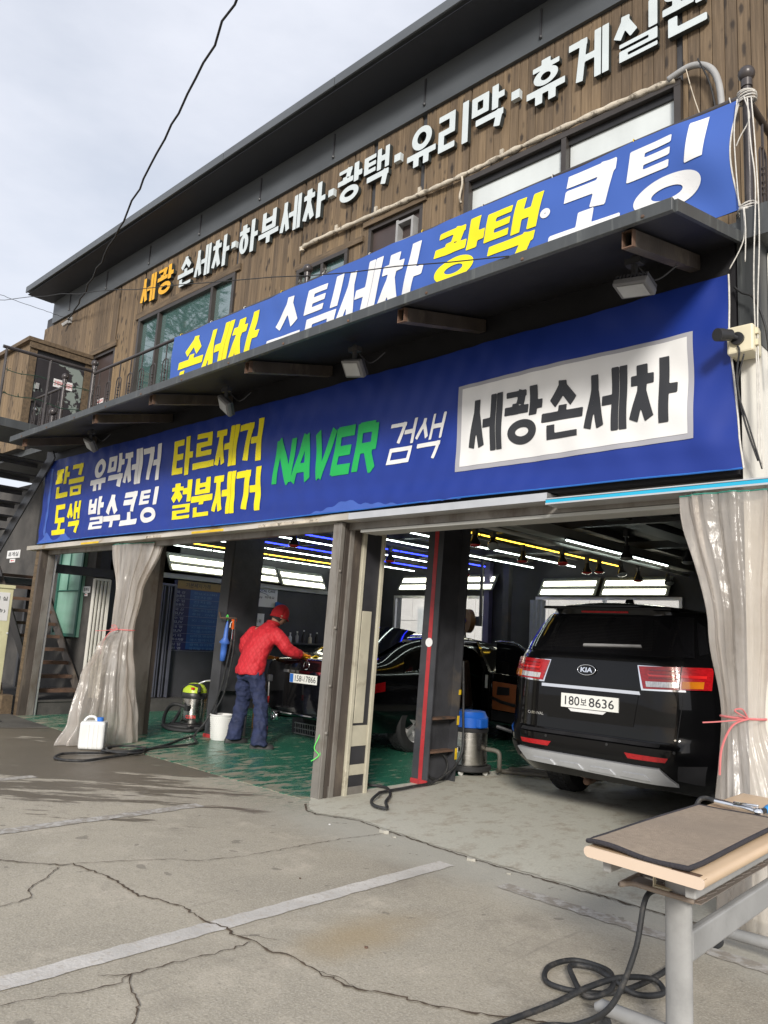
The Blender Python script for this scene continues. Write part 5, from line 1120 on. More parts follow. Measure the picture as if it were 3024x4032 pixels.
tag(MB().tube(spline([(-2.8,.0,.02),(-2.55,-.2,.035),(-2.62,-.45,.045),(-2.9,-.4,.05),(-2.95,-.15,.05),(-2.7,-.05,.05),(-2.6,-.3,.05),(-2.8,-.5,.04),(-3.0,-.3,.03)],8),.012,7).build('hose_coil', M['hose_grey'], smooth=True),'tangle of thin hose in front of the left curtain','hose')
tag(MB().tube(spline([(-2.93,1.15,1.52),(-2.95,1.17,1.1),(-3.1,1.2,.6),(-3.25,1.18,.34),(-3.3,1.16,.1)],8),.012,7).build('hanging_hose', M['hose_grey'], smooth=True),'thin hose hanging straight down into the white mesh bin','hose')
# ------------------------------------------------------------------ vacuums, bin, jug
v1 = thing('wet_vacuum','steel wet vacuum with lime lid and thick black hose in the left bay','vacuum cleaner',(-4.25,1.5,0))
cx, cy = -4.25,1.52
MB().lathe([(.0005,.08),(.155,.08),(.165,.10),(.165,.42),(.0005,.42)],(cx,cy,0),32).build('drum', M['steel_tank'], v1, smooth='auto')
hd = MB().lathe([(.172,.42),(.176,.44),(.176,.48),(.165,.50),(.10,.505)],(cx,cy,0),32,caps=False).build('head', M['black_plastic'], v1, smooth='auto')
MB().lathe([(.166,.50),(.160,.54),(.12,.60),(.06,.625),(.0005,.63)],(cx,cy,0),32,caps=False).build('lid', M['lime_plastic'], hd, smooth=True)
MB().box(cx+.09,cx+.14,cy-.125,cy-.10,.545,.575).build('switch', M['print_red'], hd)
MB().tube(spline([(cx+.05,cy+.02,.62),(cx+.1,cy+.1,.66),(cx+.22,cy+.12,.66),(cx+.27,cy+.14,.55),(cx+.27,cy+.14,.10)],6),.013,8).build('trolley_handle', M['alu'], v1, smooth=True)
MB().box(cx-.22,cx+.25,cy-.2,cy+.2,.03,.075).build('trolley', M['black_plastic'], v1, bevel=.01)
for x, y in ((-.18,-.17),(.2,-.17),(-.18,.17),(.2,.17)): MB().cyl((cx+x-.015,cy+y,.036),(cx+x+.015,cy+y,.036),.03,n=12).build('wheel', M['black_rubber'], v1, smooth='auto')
MB().tube(spline([(cx+.1,cy-.14,.30),(cx-.05,cy-.28,.34),(cx-.2,cy-.3,.22),(cx-.16,cy-.34,.06),(cx+.1,cy-.38,.03),(cx+.35,cy-.25,.03),(cx+.3,cy-.05,.04),(cx+.05,cy-.30,.055),(cx-.25,cy-.3,.04),(cx-.35,cy-.1,.04),(cx-.3,cy+.02,.3),(cx-.1,cy-.12,.55),(cx+.15,cy-.05,.60),(cx+.25,cy-.1,.52)],10),.024,9).build('hose', M['black_rubber'], v1, smooth=True)
MB().box(cx+.06,cx+.14,cy-.19,cy-.14,.26,.34).build('inlet', M['black_plastic'], v1, bevel=.006)
_n = V3((.79,-.61,0)); _r = V3((.61,.79,0)); mb = MB(); v, f, bb = font_polys('CLEON', .03)
mb.add([V3((cx,cy,0))+_n*(.168*math.cos(a))+_r*(.168*math.sin(a))+V3((0,0,.16+.045*(y-bb[2])/(bb[3]-bb[2]))) for x, y in v for a in [-.5+.8*(x-bb[0])/(bb[1]-bb[0])]], f); mb.build('lettering', M['print_red'], v1)
v2 = thing('wet_vacuum','steel wet vacuum with blue head on a black caster base beside the van','vacuum cleaner',(-.05,2.2,0)); cx, cy = -.06,2.28
MB().lathe([(.0005,.10),(.20,.10),(.205,.12),(.205,.45),(.0005,.45)],(cx,cy,0),32).build('drum', M['steel_tank'], v2, smooth='auto')
MB().lathe([(.21,.45),(.213,.46),(.213,.49),(.20,.50)],(cx,cy,0),32,caps=False).build('rim', M['black_plastic'], v2, smooth='auto')
h2 = MB().lathe([(.20,.495),(.205,.50),(.205,.60),(.19,.615),(.17,.66),(.0005,.665)],(cx,cy,0),32,caps=False).build('head', M['blue_plastic'], v2, smooth='auto')
MB().box(cx+.17,cx+.24,cy-.12,cy+.02,.50,.60).build('handle', M['blue_plastic'], h2, bevel=.015)
MB().lathe([(.0005,.05),(.24,.05),(.25,.06),(.25,.10),(.21,.105)],(cx,cy,0),32,caps=False).build('base', M['black_rubber'], v2, smooth='auto')
for a in (.3,1.9,3.5,5.0): MB().cyl((cx+.2*math.cos(a)-.012,cy+.2*math.sin(a),.036),(cx+.2*math.cos(a)+.012,cy+.2*math.sin(a),.036),.03,n=12).build('caster', M['white_plastic'], v2, smooth='auto')
MB().obox(V3((cx,cy,.27))+V3((.3,-.95,0)).normalized()*.203-V3((.06,.05,0)),V3((.95,.3,0))*.04,V3((.3,-.95,0))*.006,V3((0,0,.025))).build('label_plate', M['paper'], v2)
MB().tube(spline([(cx+.2,cy+.05,.28),(cx+.34,cy+.08,.26),(cx+.33,cy+.12,.10),(cx+.25,cy+.3,.04),(cx+.7,cy+.55,.04),(cx+1.1,cy+.9,.04),(cx+.5,cy+.6,.05),(cx+.2,cy+.5,.04)],10),.024,9).build('hose', pm('beige_grey_hose',(0.13,0.12,0.10),.6), v2, smooth=True)
MB().tube([(cx+.15,cy+.3,.5),(cx+.75,cy+.62,.33)],.02,8).build('wand', M['dark_steel'], v2, smooth='auto')
bn = thing('mesh_bin','white plastic mesh bin at the foot of the wide dark column','bin',(-3.22,1.28,0)); cx, cy = -3.22,1.28
MB().lathe([(.115,.01),(.145,.31),(.138,.31),(.11,.02)],(cx,cy,0),28,caps=False).build('wall', M['white_plastic'], bn, smooth='auto'); MB().lathe([(.0005,.008),(.115,.008),(.115,.02),(.0005,.02)],(cx,cy,0),28).build('base', M['white_plastic'], bn)
MB().lathe([(.145,.30),(.152,.305),(.152,.32),(.140,.322)],(cx,cy,0),28,caps=False).build('rim', M['white_plastic'], bn, smooth='auto')
mb = MB()
for j in range(11):
    for i in range(34):
        a = 2*math.pi*(i+.5*(j % 2))/34; z = .035+.0245*j; r_ = .1165+.03*z/.31+.001
        if math.cos(a)*.79-math.sin(a)*.61 < -.2: continue
        mb.obox((cx+r_*math.cos(a),cy+r_*math.sin(a),z),V3((math.cos(a),math.sin(a),0))*.003,V3((-math.sin(a),math.cos(a),0))*.006,V3((0,0,.008)))
mo = mb.build('weave', M['white_plastic'], bn); mo['kind'] = 'stuff'
jg = thing('jerry_can','translucent white jerry can with blue cap in the folds of the left curtain','jerry can',(-3.05,-.52,0))
def jug(u, v): return None
ax_, ay_ = V3((.61,.79,0))*.135, V3((.79,-.61,0))*.09; c0 = V3((-3.17,-.44,0))
MB().obox(c0+V3((0,0,.155)),ax_,ay_,V3((0,0,.15))).build('body', pm('milky_plastic',(0.72,0.73,0.72),.4,0,.06), jg, bevel=.03, seg=3)
MB().cyl(c0+ax_*.45+V3((0,0,.30)),c0+ax_*.45+V3((0,0,.345)),.035,n=16).build('cap', M['print_blue'], jg, smooth='auto'); MB().tube(spline([c0-ax_*.8+V3((0,0,.30)),c0-ax_*.5+V3((0,0,.345)),c0+ax_*.0+V3((0,0,.345)),c0+ax_*.2+V3((0,0,.30))],6),.014,8).build('handle', M['white_plastic'], jg, smooth=True)
for i in (-1,0,1): MB().obox(c0+ay_*1.01+ax_*(.35*i+.1)+V3((0,0,.15)),ax_*.04,ay_*.03,V3((0,0,.13))).build('rib', M['white_plastic'], jg)
# ------------------------------------------------------------------ curtains
def pvc():
    mt, nt, b = newmat('cloudy_pvc_sheet'); L = nt.links.new; g = N(nt,'ShaderNodeNewGeometry')
    mp_ = N(nt,'ShaderNodeMapping'); mp_.inputs['Scale'].default_value = (1,1,.25); L(g.outputs['Position'], mp_.inputs['Vector'])
    n1 = N(nt,'ShaderNodeTexNoise', Scale=5.0, Detail=4.0); L(mp_.outputs['Vector'], n1.inputs['Vector'])
    m1 = N(nt,'ShaderNodeMixRGB'); m1.inputs['Color1'].default_value = (0.60,0.56,0.52,1); m1.inputs['Color2'].default_value = (0.75,0.72,0.69,1)
    r0 = N(nt,'ShaderNodeMapRange'); r0.inputs['From Min'].default_value = .35; r0.inputs['From Max'].default_value = .65; L(n1.outputs['Fac'], r0.inputs['Value']); L(r0.outputs['Result'], m1.inputs['Fac'])
    b.inputs['Roughness'].default_value = 0.15; b.inputs['Specular IOR Level'].default_value = 1.0; L(m1.outputs['Color'], b.inputs['Base Color'])
    n2 = N(nt,'ShaderNodeTexNoise', Scale=26.0, Detail=6.0, Roughness=0.6); L(mp_.outputs['Vector'], n2.inputs['Vector']); vo = N(nt,'ShaderNodeTexVoronoi', Scale=9.0); vo.feature = 'F1'; mv = N(nt,'ShaderNodeMapping'); mv.inputs['Scale'].default_value = (1,1,.35); L(g.outputs['Position'], mv.inputs['Vector'])
    ds = N(nt,'ShaderNodeVectorMath', operation='ADD'); nz = N(nt,'ShaderNodeTexNoise', Scale=6.0, Detail=3.0); L(g.outputs['Position'], nz.inputs['Vector']); L(mv.outputs['Vector'], ds.inputs[0]); sc2 = N(nt,'ShaderNodeVectorMath', operation='SCALE'); sc2.inputs['Scale'].default_value = .12; L(nz.outputs['Color'], sc2.inputs[0]); L(sc2.outputs['Vector'], ds.inputs[1]); L(ds.outputs['Vector'], vo.inputs['Vector'])
    hm_ = N(nt,'ShaderNodeMath', operation='MULTIPLY_ADD'); hm_.inputs[1].default_value = .35; L(n2.outputs['Fac'], hm_.inputs[0]); L(vo.outputs['Distance'], hm_.inputs[2])
    bp = N(nt,'ShaderNodeBump', Strength=0.5, Distance=0.03); L(hm_.outputs[0], bp.inputs['Height']); L(bp.outputs['Normal'], b.inputs['Normal'])
    tl = N(nt,'ShaderNodeBsdfTranslucent'); L(m1.outputs['Color'], tl.inputs['Color']); tr = N(nt,'ShaderNodeBsdfTransparent'); tr.inputs['Color'].default_value = (0.95,0.91,0.86,1)
    x1 = N(nt,'ShaderNodeMixShader'); x1.inputs['Fac'].default_value = 0.40; L(b.outputs[0], x1.inputs[1]); L(tl.outputs[0], x1.inputs[2])
    x2 = N(nt,'ShaderNodeMixShader'); L(x1.outputs[0], x2.inputs[1]); L(tr.outputs[0], x2.inputs[2])
    fr = N(nt,'ShaderNodeMapRange'); fr.inputs['From Min'].default_value = .35; fr.inputs['From Max'].default_value = .65; fr.inputs['To Min'].default_value = 0.60; fr.inputs['To Max'].default_value = 0.40; L(n1.outputs['Fac'], fr.inputs['Value']); L(fr.outputs['Result'], x2.inputs['Fac'])
    L(x2.outputs[0], nt.nodes['Material Output'].inputs['Surface']); return mt
M['pvc'] = pvc()
def curtain(label, secs, folds, loc, z_tie, ztop, zrings, dk=.8):
    """secs: list of (z, center(x,y), half axes vectors a and b, fold depth); a crumpled closed tube of sheet"""
    t = thing('plastic_curtain', label, 'curtain', loc)
    secs = sorted(secs, key=lambda s: s[0]); zs = [s[0] for s in secs]; rnd = random.Random(int(loc[0]*10))
    ph = [rnd.uniform(0,6.28) for _ in range(8)]
    def at(z):
        for k in range(len(secs)-1):
            if z <= zs[k+1]:
                t_ = (z-zs[k])/(zs[k+1]-zs[k]); t_ = t_*t_*(3-2*t_); A, B = secs[k], secs[k+1]
                return [V3((*A[1],0)).lerp(V3((*B[1],0)),t_), V3((*A[2],0)).lerp(V3((*B[2],0)),t_), V3((*A[3],0)).lerp(V3((*B[3],0)),t_), lerp(A[4],B[4],t_)]
        A = secs[-1]; return [V3((*A[1],0)),V3((*A[2],0)),V3((*A[3],0)),A[4]]
    z0, z1 = zs[0], zs[-1]
    def fn(u, v):
        z = lerp(z0,z1,v); c, a, b_, d = at(z); an = u*math.pi*2
        tw = .35*math.sin(z*1.7+ph[0])
        d *= dk
        tri = lambda q: 2*abs(((q/6.2832) % 1)-.5)*2-1
        sh = lambda q: math.copysign(abs(math.sin(q))**.6, math.sin(q))
        r_ = 1+d*(1.0*sh(folds*an+ph[1]+tw*2.5)+.40*sh((2*folds+3)*an+ph[2]-tw*3+.8*math.sin(z*3+ph[6]))+.35*math.sin((folds//2)*an+ph[3]+z*1.6))
        r_ += d*.16*math.sin(z*11+an*3+ph[4])*math.sin(z*5+an*4+ph[5])
        p = c+a*math.cos(an)*r_+b_*math.sin(an)*r_; return (p.x,p.y,z)
    sh_ = MB().grid(fn,260,90).build('sheet', M['pvc'], t, smooth=True)
    # hem ribbon along the top edge and eyelets
    MB().tube([fn(i/90,1) for i in range(90)],.005,5,closed=True).build('hem', pm('teal_hem',(0.03,0.25,0.19),.6), t)
    c, a, b_, d = at(z_tie)
    MB().tube([(c+a*1.12*math.cos(q)+b_*1.12*math.sin(q)+V3((0,0,z_tie))) for q in [i*math.pi/10 for i in range(20)]],.007,6,closed=True).build('tie', M['pink_string'], t)
    k = c+V3((0,0,z_tie))+V3((.79,-.61,0))*(max(a.length,b_.length)*1.1)*.8-V3((.61,.79,0))*.03
    MB().tube(spline([k,k+V3((-.06,-.07,-.04)),k+V3((-.10,-.12,-.16)),k+V3((-.11,-.13,-.30))],6),.006,5).build('tie_end', M['pink_string'], t); MB().tube(spline([k,k+V3((-.05,-.06,.04)),k+V3((-.02,-.03,.05)),k],6),.0045,5).tube(spline([k,k+V3((-.1,-.12,-.02)),k+V3((-.17,-.2,-.03))],5),.004,5).build('tie_bow', M['pink_string'], t)
    for i in range(zrings):
        p = V3(fn(.52+.42*i/max(1,zrings-1),1)); MB().tube([p+V3((.018*math.cos(q),0,.02+.018*math.sin(q))) for q in [j*math.pi/6 for j in range(12)]],.004,5,closed=True).build('ring', M['alu'], t)
    return t
curtain('tall cloudy plastic curtain tied with pink string in the left bay',
    [(0.01,(-3.50,-.22),(.05,.42),(.15,-.06),.14),(.25,(-3.51,-.17),(.05,.35),(.14,-.06),.15),(.75,(-3.57,-.13),(.05,.28),(.11,-.07),.14),(1.1,(-3.64,-.05),(.09,.17),(.08,-.07),.12),(1.30,(-3.70,.05),(.145,.06),(.05,-.07),.09),(1.75,(-3.66,.06),(.20,.05),(.05,-.07),.14),(2.37,(-3.62,.08),(.44,.06),(.02,-.06),.16)],11,(-3.6,0,0),1.31,2.37,5)
curtain('cloudy plastic curtain tied with pink string at the right corner post',
    [(.01,(3.66,-.05),(.22,.05),(.05,-.16),.10),(.5,(3.64,-.04),(.19,.05),(.05,-.14),.11),(1.06,(3.565,-.02),(.095,.04),(.03,-.07),.08),(1.55,(3.56,-.02),(.14,.04),(.04,-.08),.13),(2.34,(3.52,0),(.25,.03),(.02,-.07),.18)],9,(3.6,0,0),1.06,2.34,9)
# cream cabinet at the left edge with a notice
cab = thing('cream_cabinet','pale yellow metal cabinet with a paper notice at the left edge','cabinet',(-7.0,-.5,0))
MB().box(-7.4,-6.66,-.95,-.175,.12,1.80).build('body', M['cream_metal'], cab, bevel=.008); MB().box(-7.42,-6.64,-.97,-.16,1.80,1.85).build('top', M['cream_metal'], cab, bevel=.006); MB().box(-7.4,-6.67,-.95,-.18,0,.12).build('plinth', M['dark_channel'], cab)
MB().sphere((-6.65,-.19,1.15),.018,8).build('knob', M['alu'], cab); MB().box(-6.66,-6.655,-.55,-.22,1.33,1.74).build('notice', M['paper'], cab)
put_font(MB(),'휴 게 실',(-6.653,-.53,1.62),(0,.28,0),(0,0,.06),.01).build('lettering', M['print_black'], cab); put_font(MB(),'(2층)',(-6.653,-.46,1.44),(0,.2,0),(0,0,.06),.01).build('lettering', M['print_black'], cab)
wd = thing('wood_prop','old plank leaning at the foot of the left post beside the cabinet','plank',(-6.5,-.15,0)); MB().bar((-6.60,-.13,.0),(-6.95,-.20,.75),.03,.12).build('board', M['wood_trim'], wd); MB().box(-6.72,-6.5,-.2,-.05,0,.28).build('block', M['wood_trim'], wd)
mt_ = thing('rubber_mat','dark rubber sheet lying on the lot before the left post','mat',(-6,-.4,0))
MB().prism([(-6.9,-.05,.004),(-7.4,-.9,.004),(-5.2,-.75,.004),(-4.95,-.15,.004)],(0,0,.014)).build('sheet', pm('dusty_rubber_sheet',(0.085,0.08,0.072),.8,0,.3,3,.3,40), mt_); MB().prism([(-6.3,-.35,.0185),(-7.3,-.7,.0185),(-6.0,-.72,.0185),(-5.6,-.5,.0185)],(0,0,.01)).build('flap', M['black_rubber'], mt_)
# grey hose with a loop by the central pillar
tag(MB().tube(spline([(.06,.62,.75),(.05,.62,.35),(-.05,.72,.06),(.0,.82,.025),(.14,.80,.03),(.36,.61,.03),(.55,.35,.03),(.72,.18,.03),(.60,.16,.03),(.45,.28,.03),(.36,.45,.05),(.25,.63,.03),(.22,1.05,.03),(.20,1.45,.05),(.21,1.80,.25),(.19,1.84,.7),(.18,1.82,1.2)],8),.013,8).build('grey_hose', M['hose_grey'], smooth=True),'grey hose making a loop between the central pillar and the striped column','hose')
mb = MB()
for k in range(7): mb.tube([(.10+.06*math.cos(a)*.5+random.uniform(-.005,.005),1.56+.13*math.cos(a),.16+.13*math.sin(a)+random.uniform(-.01,.01)) for a in [i*math.pi/10 for i in range(20)]],.008,5,closed=True)
tag(mb.build('cable_coil', M['black_rubber'], smooth=True),'coil of black cable tucked in the foot of the striped column','cable')
tag(MB().tube(spline([(.035,.03,.62),(.05,.0,.52),(.03,-.03,.42),(.06,.0,.36),(.02,-.05,.31)],6),.005,5).tube(spline([(.035,.03,.62),(.07,.02,.5),(.075,.0,.36)],6),.005,5).build('green_tie', M['green_string'], smooth=True),'bright green string tied to the central pillar','string')
# ------------------------------------------------------------------ cars
def wheel_parts(par, x, y, r, w, side, rim=True):
    t = MB().lathe([(r*.64,-w/2),(r*.9,-w/2),(r*.985,-w*.38),(r,-w*.2),(r,w*.2),(r*.985,w*.38),(r*.9,w/2),(r*.64,w/2)],(x,y,r),40,(side,0,0),caps=False)
    wh = t.build('wheel', M['tyre'], par, smooth='auto'); mb = MB()
    for i in range(40):
        a = 2*math.pi*i/40
        for k in (-1,0,1): mb.obox((x+side*k*w*.22,y+(r+.001)*math.cos(a),r+(r+.001)*math.sin(a)),V3((side,0,0))*w*.085,V3((0,-math.sin(a),math.cos(a)))*.018,V3((0,math.cos(a),math.sin(a)))*.004)
    tr = mb.build('tread', M['tyre'], wh); tr['kind'] = 'stuff'
    rm_ = MB().lathe([(.05,w*.30),(r*.60,w*.36),(r*.66,w*.46),(r*.66,-w*.4)],(x,y,r),30,(side,0,0),caps=False)
    for i in range(5):
        a = 2*math.pi*i/5; rm_.bar((x+side*w*.38,y+.03*math.cos(a),r+.03*math.sin(a)),(x+side*w*.40,y+r*.6*math.cos(a),r+r*.6*math.sin(a)),.05,.03,(side,0,0))
    rm_.build('rim', M['alu'], wh, smooth='auto'); return wh
van = thing('black_van','black minivan parked tail out in the right bay','van',(1.9,3.8,0)); VX, VY = 1.90, 1.28
VL = [(.86,.34),(.93,.42),(.965,.52),(.985,.66),(.99,.82),(.985,.98),(.975,1.10),(.955,1.22),(.925,1.34),(.885,1.46),(.84,1.58),(.79,1.67),(.72,1.735),(.60,1.775),(.40,1.795),(.20,1.803),(.0,1.805)]
YR = [(.34,.10),(.42,.03),(.50,.0),(.56,-.012),(.64,-.015),(.685,-.01),(.70,.035),(.80,.045),(1.0,.05),(1.12,.055),(1.30,.09),(1.38,.13),(1.62,.29),(1.70,.33),(1.74,.30),(1.775,.30),(1.80,.36),(1.81,.42)]
def vhw(z): return .935*interp([(z_,h) for h, z_ in VL], z)
def vsurf(x, z):
    u = min(1, abs(x)/max(vhw(z),1e-3)); rr_ = max(0,(u-.42)/.58)
    return V3((VX+x, VY+interp(YR,z)+.28*rr_**2.7, z))
def voff(x, z, d):
    e = .006; a = vsurf(x+e,z)-vsurf(x-e,z); b_ = vsurf(x,z+e)-vsurf(x,z-e); n = a.cross(b_).normalized()
    if n.y > 0: n = -n
    return vsurf(x,z)+n*d
def van_shell():
    mb = MB(); lev = []
    for (h0,z0),(h1,z1) in zip(VL,VL[1:]):
        for k in range(3): lev.append((lerp(h0,h1,k/3),lerp(z0,z1,k/3)))
    lev.append(VL[-1]); nu = 36; idx = {}
    for k, (h, z) in enumerate(lev):
        for i in range(nu+1):
            s_ = -1+2*i/nu; s_ = math.copysign(1-(1-abs(s_))**1.35, s_) if abs(s_) < 1 else s_
            p = vsurf(.935*h*s_, z) if h > .01 else V3((VX, VY+interp(YR,z), z)); mb.v.append(tuple(p)); idx[k,i] = len(mb.v)-1
    for k in range(len(lev)-1):
        for i in range(nu): mb.f.append((idx[k,i],idx[k,i+1],idx[k+1,i+1],idx[k+1,i]))
    ys = [2.0,2.3,2.8,3.4,4.0,4.5,5.0,5.5,6.0,6.3,6.4]; prev = {(k,s_): idx[k,0 if s_ < 0 else nu] for k in range(len(lev)) for s_ in (-1,1)}
    for y in ys:
        cur = {}
        for k, (h, z) in enumerate(lev):
            zz, hh = z, h
            top = interp([(0,9),(4.6,9),(5.4,1.12),(6.3,.98),(6.45,.8)],y)
            if zz > top: zz = top+(zz-top)*.05; hh = max(h, .0) 
            hh *= interp([(0,.935),(1.9,.945),(2.3,.975),(2.9,1),(5.2,1),(6.1,.93),(6.4,.75)],y)
            for s_ in (-1,1): mb.v.append((VX+s_*hh,y,zz)); cur[k,s_] = len(mb.v)-1
        for k in range(len(lev)-1):
            for s_ in (-1,1):
                q = (prev[k,s_],cur[k,s_],cur[k+1,s_],prev[k+1,s_]); mb.f.append(q if s_ > 0 else q[::-1])
        prev = cur
    n = len(lev); mb.f.append(tuple([prev[k,-1] for k in range(n)]+[prev[k,1] for k in range(n-1,-1,-1)]))
    mb.f.append((idx[0,0],)+tuple(idx[0,i] for i in range(1,nu+1))+(prev[0,1],prev[0,-1]))
    return mb
vb = van_shell().build('body', M['carpaint'], van, smooth='auto')
def vpatch(name, corners, mat, d=.004, nx=16, nz=8, par=None, thick=.0, shrink=0):
    """corners: bl, br, tr, tl in (x,z)"""
    (ax,az),(bx,bz),(cx_,cz),(dx_,dz) = corners
    fn = lambda u, v: voff(lerp(lerp(ax,bx,u),lerp(dx_,cx_,u),v), lerp(lerp(az,bz,u),lerp(dz,cz,u),v), d)
    mb = MB().grid(fn,nx,nz)
    if thick:
        for (u0,v0,u1,v1,n) in ((0,0,1,0,nx),(1,0,1,1,nz),(1,1,0,1,nx),(0,1,0,0,nz)):
            for k in range(n):
                a = (lerp(u0,u1,k/n),lerp(v0,v1,k/n)); b_ = (lerp(u0,u1,(k+1)/n),lerp(v0,v1,(k+1)/n))
                pa, pb_ = fn(*a), fn(*b_); q = lambda p, w: voff(lerp(lerp(ax,bx,w[0]),lerp(dx_,cx_,w[0]),w[1]), lerp(lerp(az,bz,w[0]),lerp(dz,cz,w[0]),w[1]), d-thick)
                mb.quad(pb_, pa, q(pa,a), q(pb_,b_))
    return mb.build(name, mat, par or van, smooth='auto')
vpatch('tailgate_panel',[(-.70,.71),(.68,.71),(.72,1.335),(-.74,1.335)],M['carpaint'],.007,30,14,None,.010)
gl = vpatch('rear_window',[(-.77,1.36),(.77,1.36),(.675,1.69),(-.675,1.69)],M['carglass'],.010,26,10,None,.010)
vpatch('wiper',[(-.12,1.405),(.40,1.42),(.39,1.435),(-.12,1.425)],M['grey_pipe'],.026,8,1,gl,.014)
vpatch('high_brake_lamp',[(-.24,1.715),(.20,1.715),(.20,1.728),(-.24,1.728)],M['red_lens'],.006,8,2,None,.006)
for s_ in (-1,1):
    C4 = lambda a: [(p[0]*s_,p[1]) for p in a] if s_ > 0 else [(-a[1][0],a[1][1]),(-a[0][0],a[0][1]),(-a[3][0],a[3][1]),(-a[2][0],a[2][1])]
    tl_ = vpatch('tail_lamp',C4([(.46,1.105),(.885,1.12),(.88,1.29),(.41,1.275)]),M['red_lens'],.022,20,8,None,.022)
    vpatch('lamp_trim',C4([(.443,1.092),(.75,1.10),(.70,1.283),(.396,1.283)]),M['chrome'],.012,20,6,tl_,.012)
    vpatch('red_bar',C4([(.50,1.20),(.85,1.205),(.85,1.225),(.48,1.22)]),pm('bright_red_lens',(0.72,0.02,0.02),.15,coat=1),.026,14,2,tl_,.004)
    vpatch('clear_insert',C4([(.485,1.120),(.70,1.125),(.70,1.165),(.475,1.16)]),M['clear_lens'],.0265,12,3,tl_,.004)
    vpatch('amber_insert',C4([(.72,1.122),(.84,1.127),(.84,1.18),(.72,1.175)]),M['amber_lens'],.0265,12,3,tl_,.004)
    for q in range(3): vpatch('lamp_rib',C4([(.50+.0*q,1.185+.03*q),(.70,1.187+.03*q),(.70,1.194+.03*q),(.495,1.192+.03*q)]),pm('deep_red_lens',(.20,.004,.006),.15,coat=1),.0262,10,1,tl_,.004)
    vpatch('lamp_split',C4([(.703,1.11),(.709,1.11),(.709,1.29),(.703,1.29)]),M['black_plastic'],.0265,1,6,tl_,.004)
    vpatch('pillar_glass',C4([(.79,1.38),(.835,1.40),(.755,1.62),(.70,1.66)]),M['carglass'],.006,6,8)
    vpatch('bumper_reflector',C4([(.36,.565),(.64,.565),(.66,.60),(.33,.605)]),M['red_lens'],.006,10,2,None,.006)
    vpatch('mud_corner',C4([(.70,.44),(.84,.41),(.88,.56),(.72,.55)]),M['black_plastic'],.008,10,4)
vpatch('chrome_strip',[(-.46,1.054),(.44,1.054),(.43,1.080),(-.46,1.080)],M['chrome'],.022,16,2,None,.014)
vpatch('plate_recess',[(-.40,.80),(.38,.80),(.42,1.045),(-.44,1.045)],M['carpaint'],.012,14,6,None,.006)
pl_ = vpatch('number_plate',[(-.262,.898),(.258,.898),(.258,1.012),(-.262,1.012)],M['plate_white'],.026,4,2,None,.016)
def vtext(body, x0, x1, z0, z1, mat, d, par, off=.0):
    v, f, (a,b_,c,e) = font_polys(body, off); mb = MB(); mb.add([voff(lerp(x0,x1,(x-a)/(b_-a)), lerp(z0,z1,(y-c)/(e-c)), d) for x, y in v], f); return mb.build('lettering', mat, par)
vtext('180',-.225,-.088,.918,.992,M['print_black'],.0275,pl_,.008); vtext('보',-.078,-.022,.926,.980,M['print_black'],.0275,pl_,.01); vtext('8636',-.002,.222,.918,.992,M['print_black'],.0275,pl_,.008)
vpatch('plate_sticker',[(-.17,.868),(.12,.868),(.15,.892),(-.2,.892)],M['paper'],.018,4,1,None,.006)
vtext('CARNIVAL',-.61,-.44,.808,.832,M['chrome'],.011,van,.02)
# oval maker badge
bdg = MB().add([voff(-.045+.082*math.cos(a), 1.215+.042*math.sin(a), .016) for a in [i*math.pi/16 for i in range(32)]],[tuple(range(32))]); bo = bdg.build('badge', M['carpaint'], van)
MB().tube([voff(-.045+.082*math.cos(a), 1.215+.042*math.sin(a), .018) for a in [i*math.pi/16 for i in range(32)]],.005,6,closed=True).build('badge_rim', M['chrome'], bo, smooth=True); vtext('KIA',-.10,.01,1.195,1.235,M['chrome'],.019,bo,.03)
# bumper: step pad, silver skid with raised cells, sensors
vpatch('step_pad',[(-.66,.672),(.60,.672),(.60,.692),(-.66,.692)],M['black_plastic'],.006,20,1,None,.004)
for i in range(22): vpatch('heater_line',[(-.62,1.40+.0125*i),(.62,1.40+.0125*i),(.62,1.4008+.0125*i),(-.62,1.4008+.0125*i)],pm('heater_line',(.035,.032,.03),.3) if i == 0 else bpy.data.materials['heater_line'],.0125,8,1,gl)
sk = vpatch('skid_plate',[(-.58,.43),(.70,.41),(.60,.52),(-.68,.525)],M['satin_silver'],.030,34,6,None,.03)
for x in (-.52,-.26,.02,.30): vpatch('skid_cell',[(x,.435),(x+.23,.43),(x+.19,.47),(x+.02,.47)],M['satin_silver'],.040,8,3,sk,.010)
for x in (-.38,.18,.70): 
    p = voff(x,.645,.002); MB().lathe([(.0005,.004),(.010,.004),(.012,0)],p,12,(0,-1,0),caps=False).build('sensor', M['black_rubber'], van)
for k, z in ((0,.70),): vpatch('tailgate_seam',[(-.72,.697),(.66,.697),(.66,.702),(-.72,.702)],M['black_rubber'],.003,20,1)
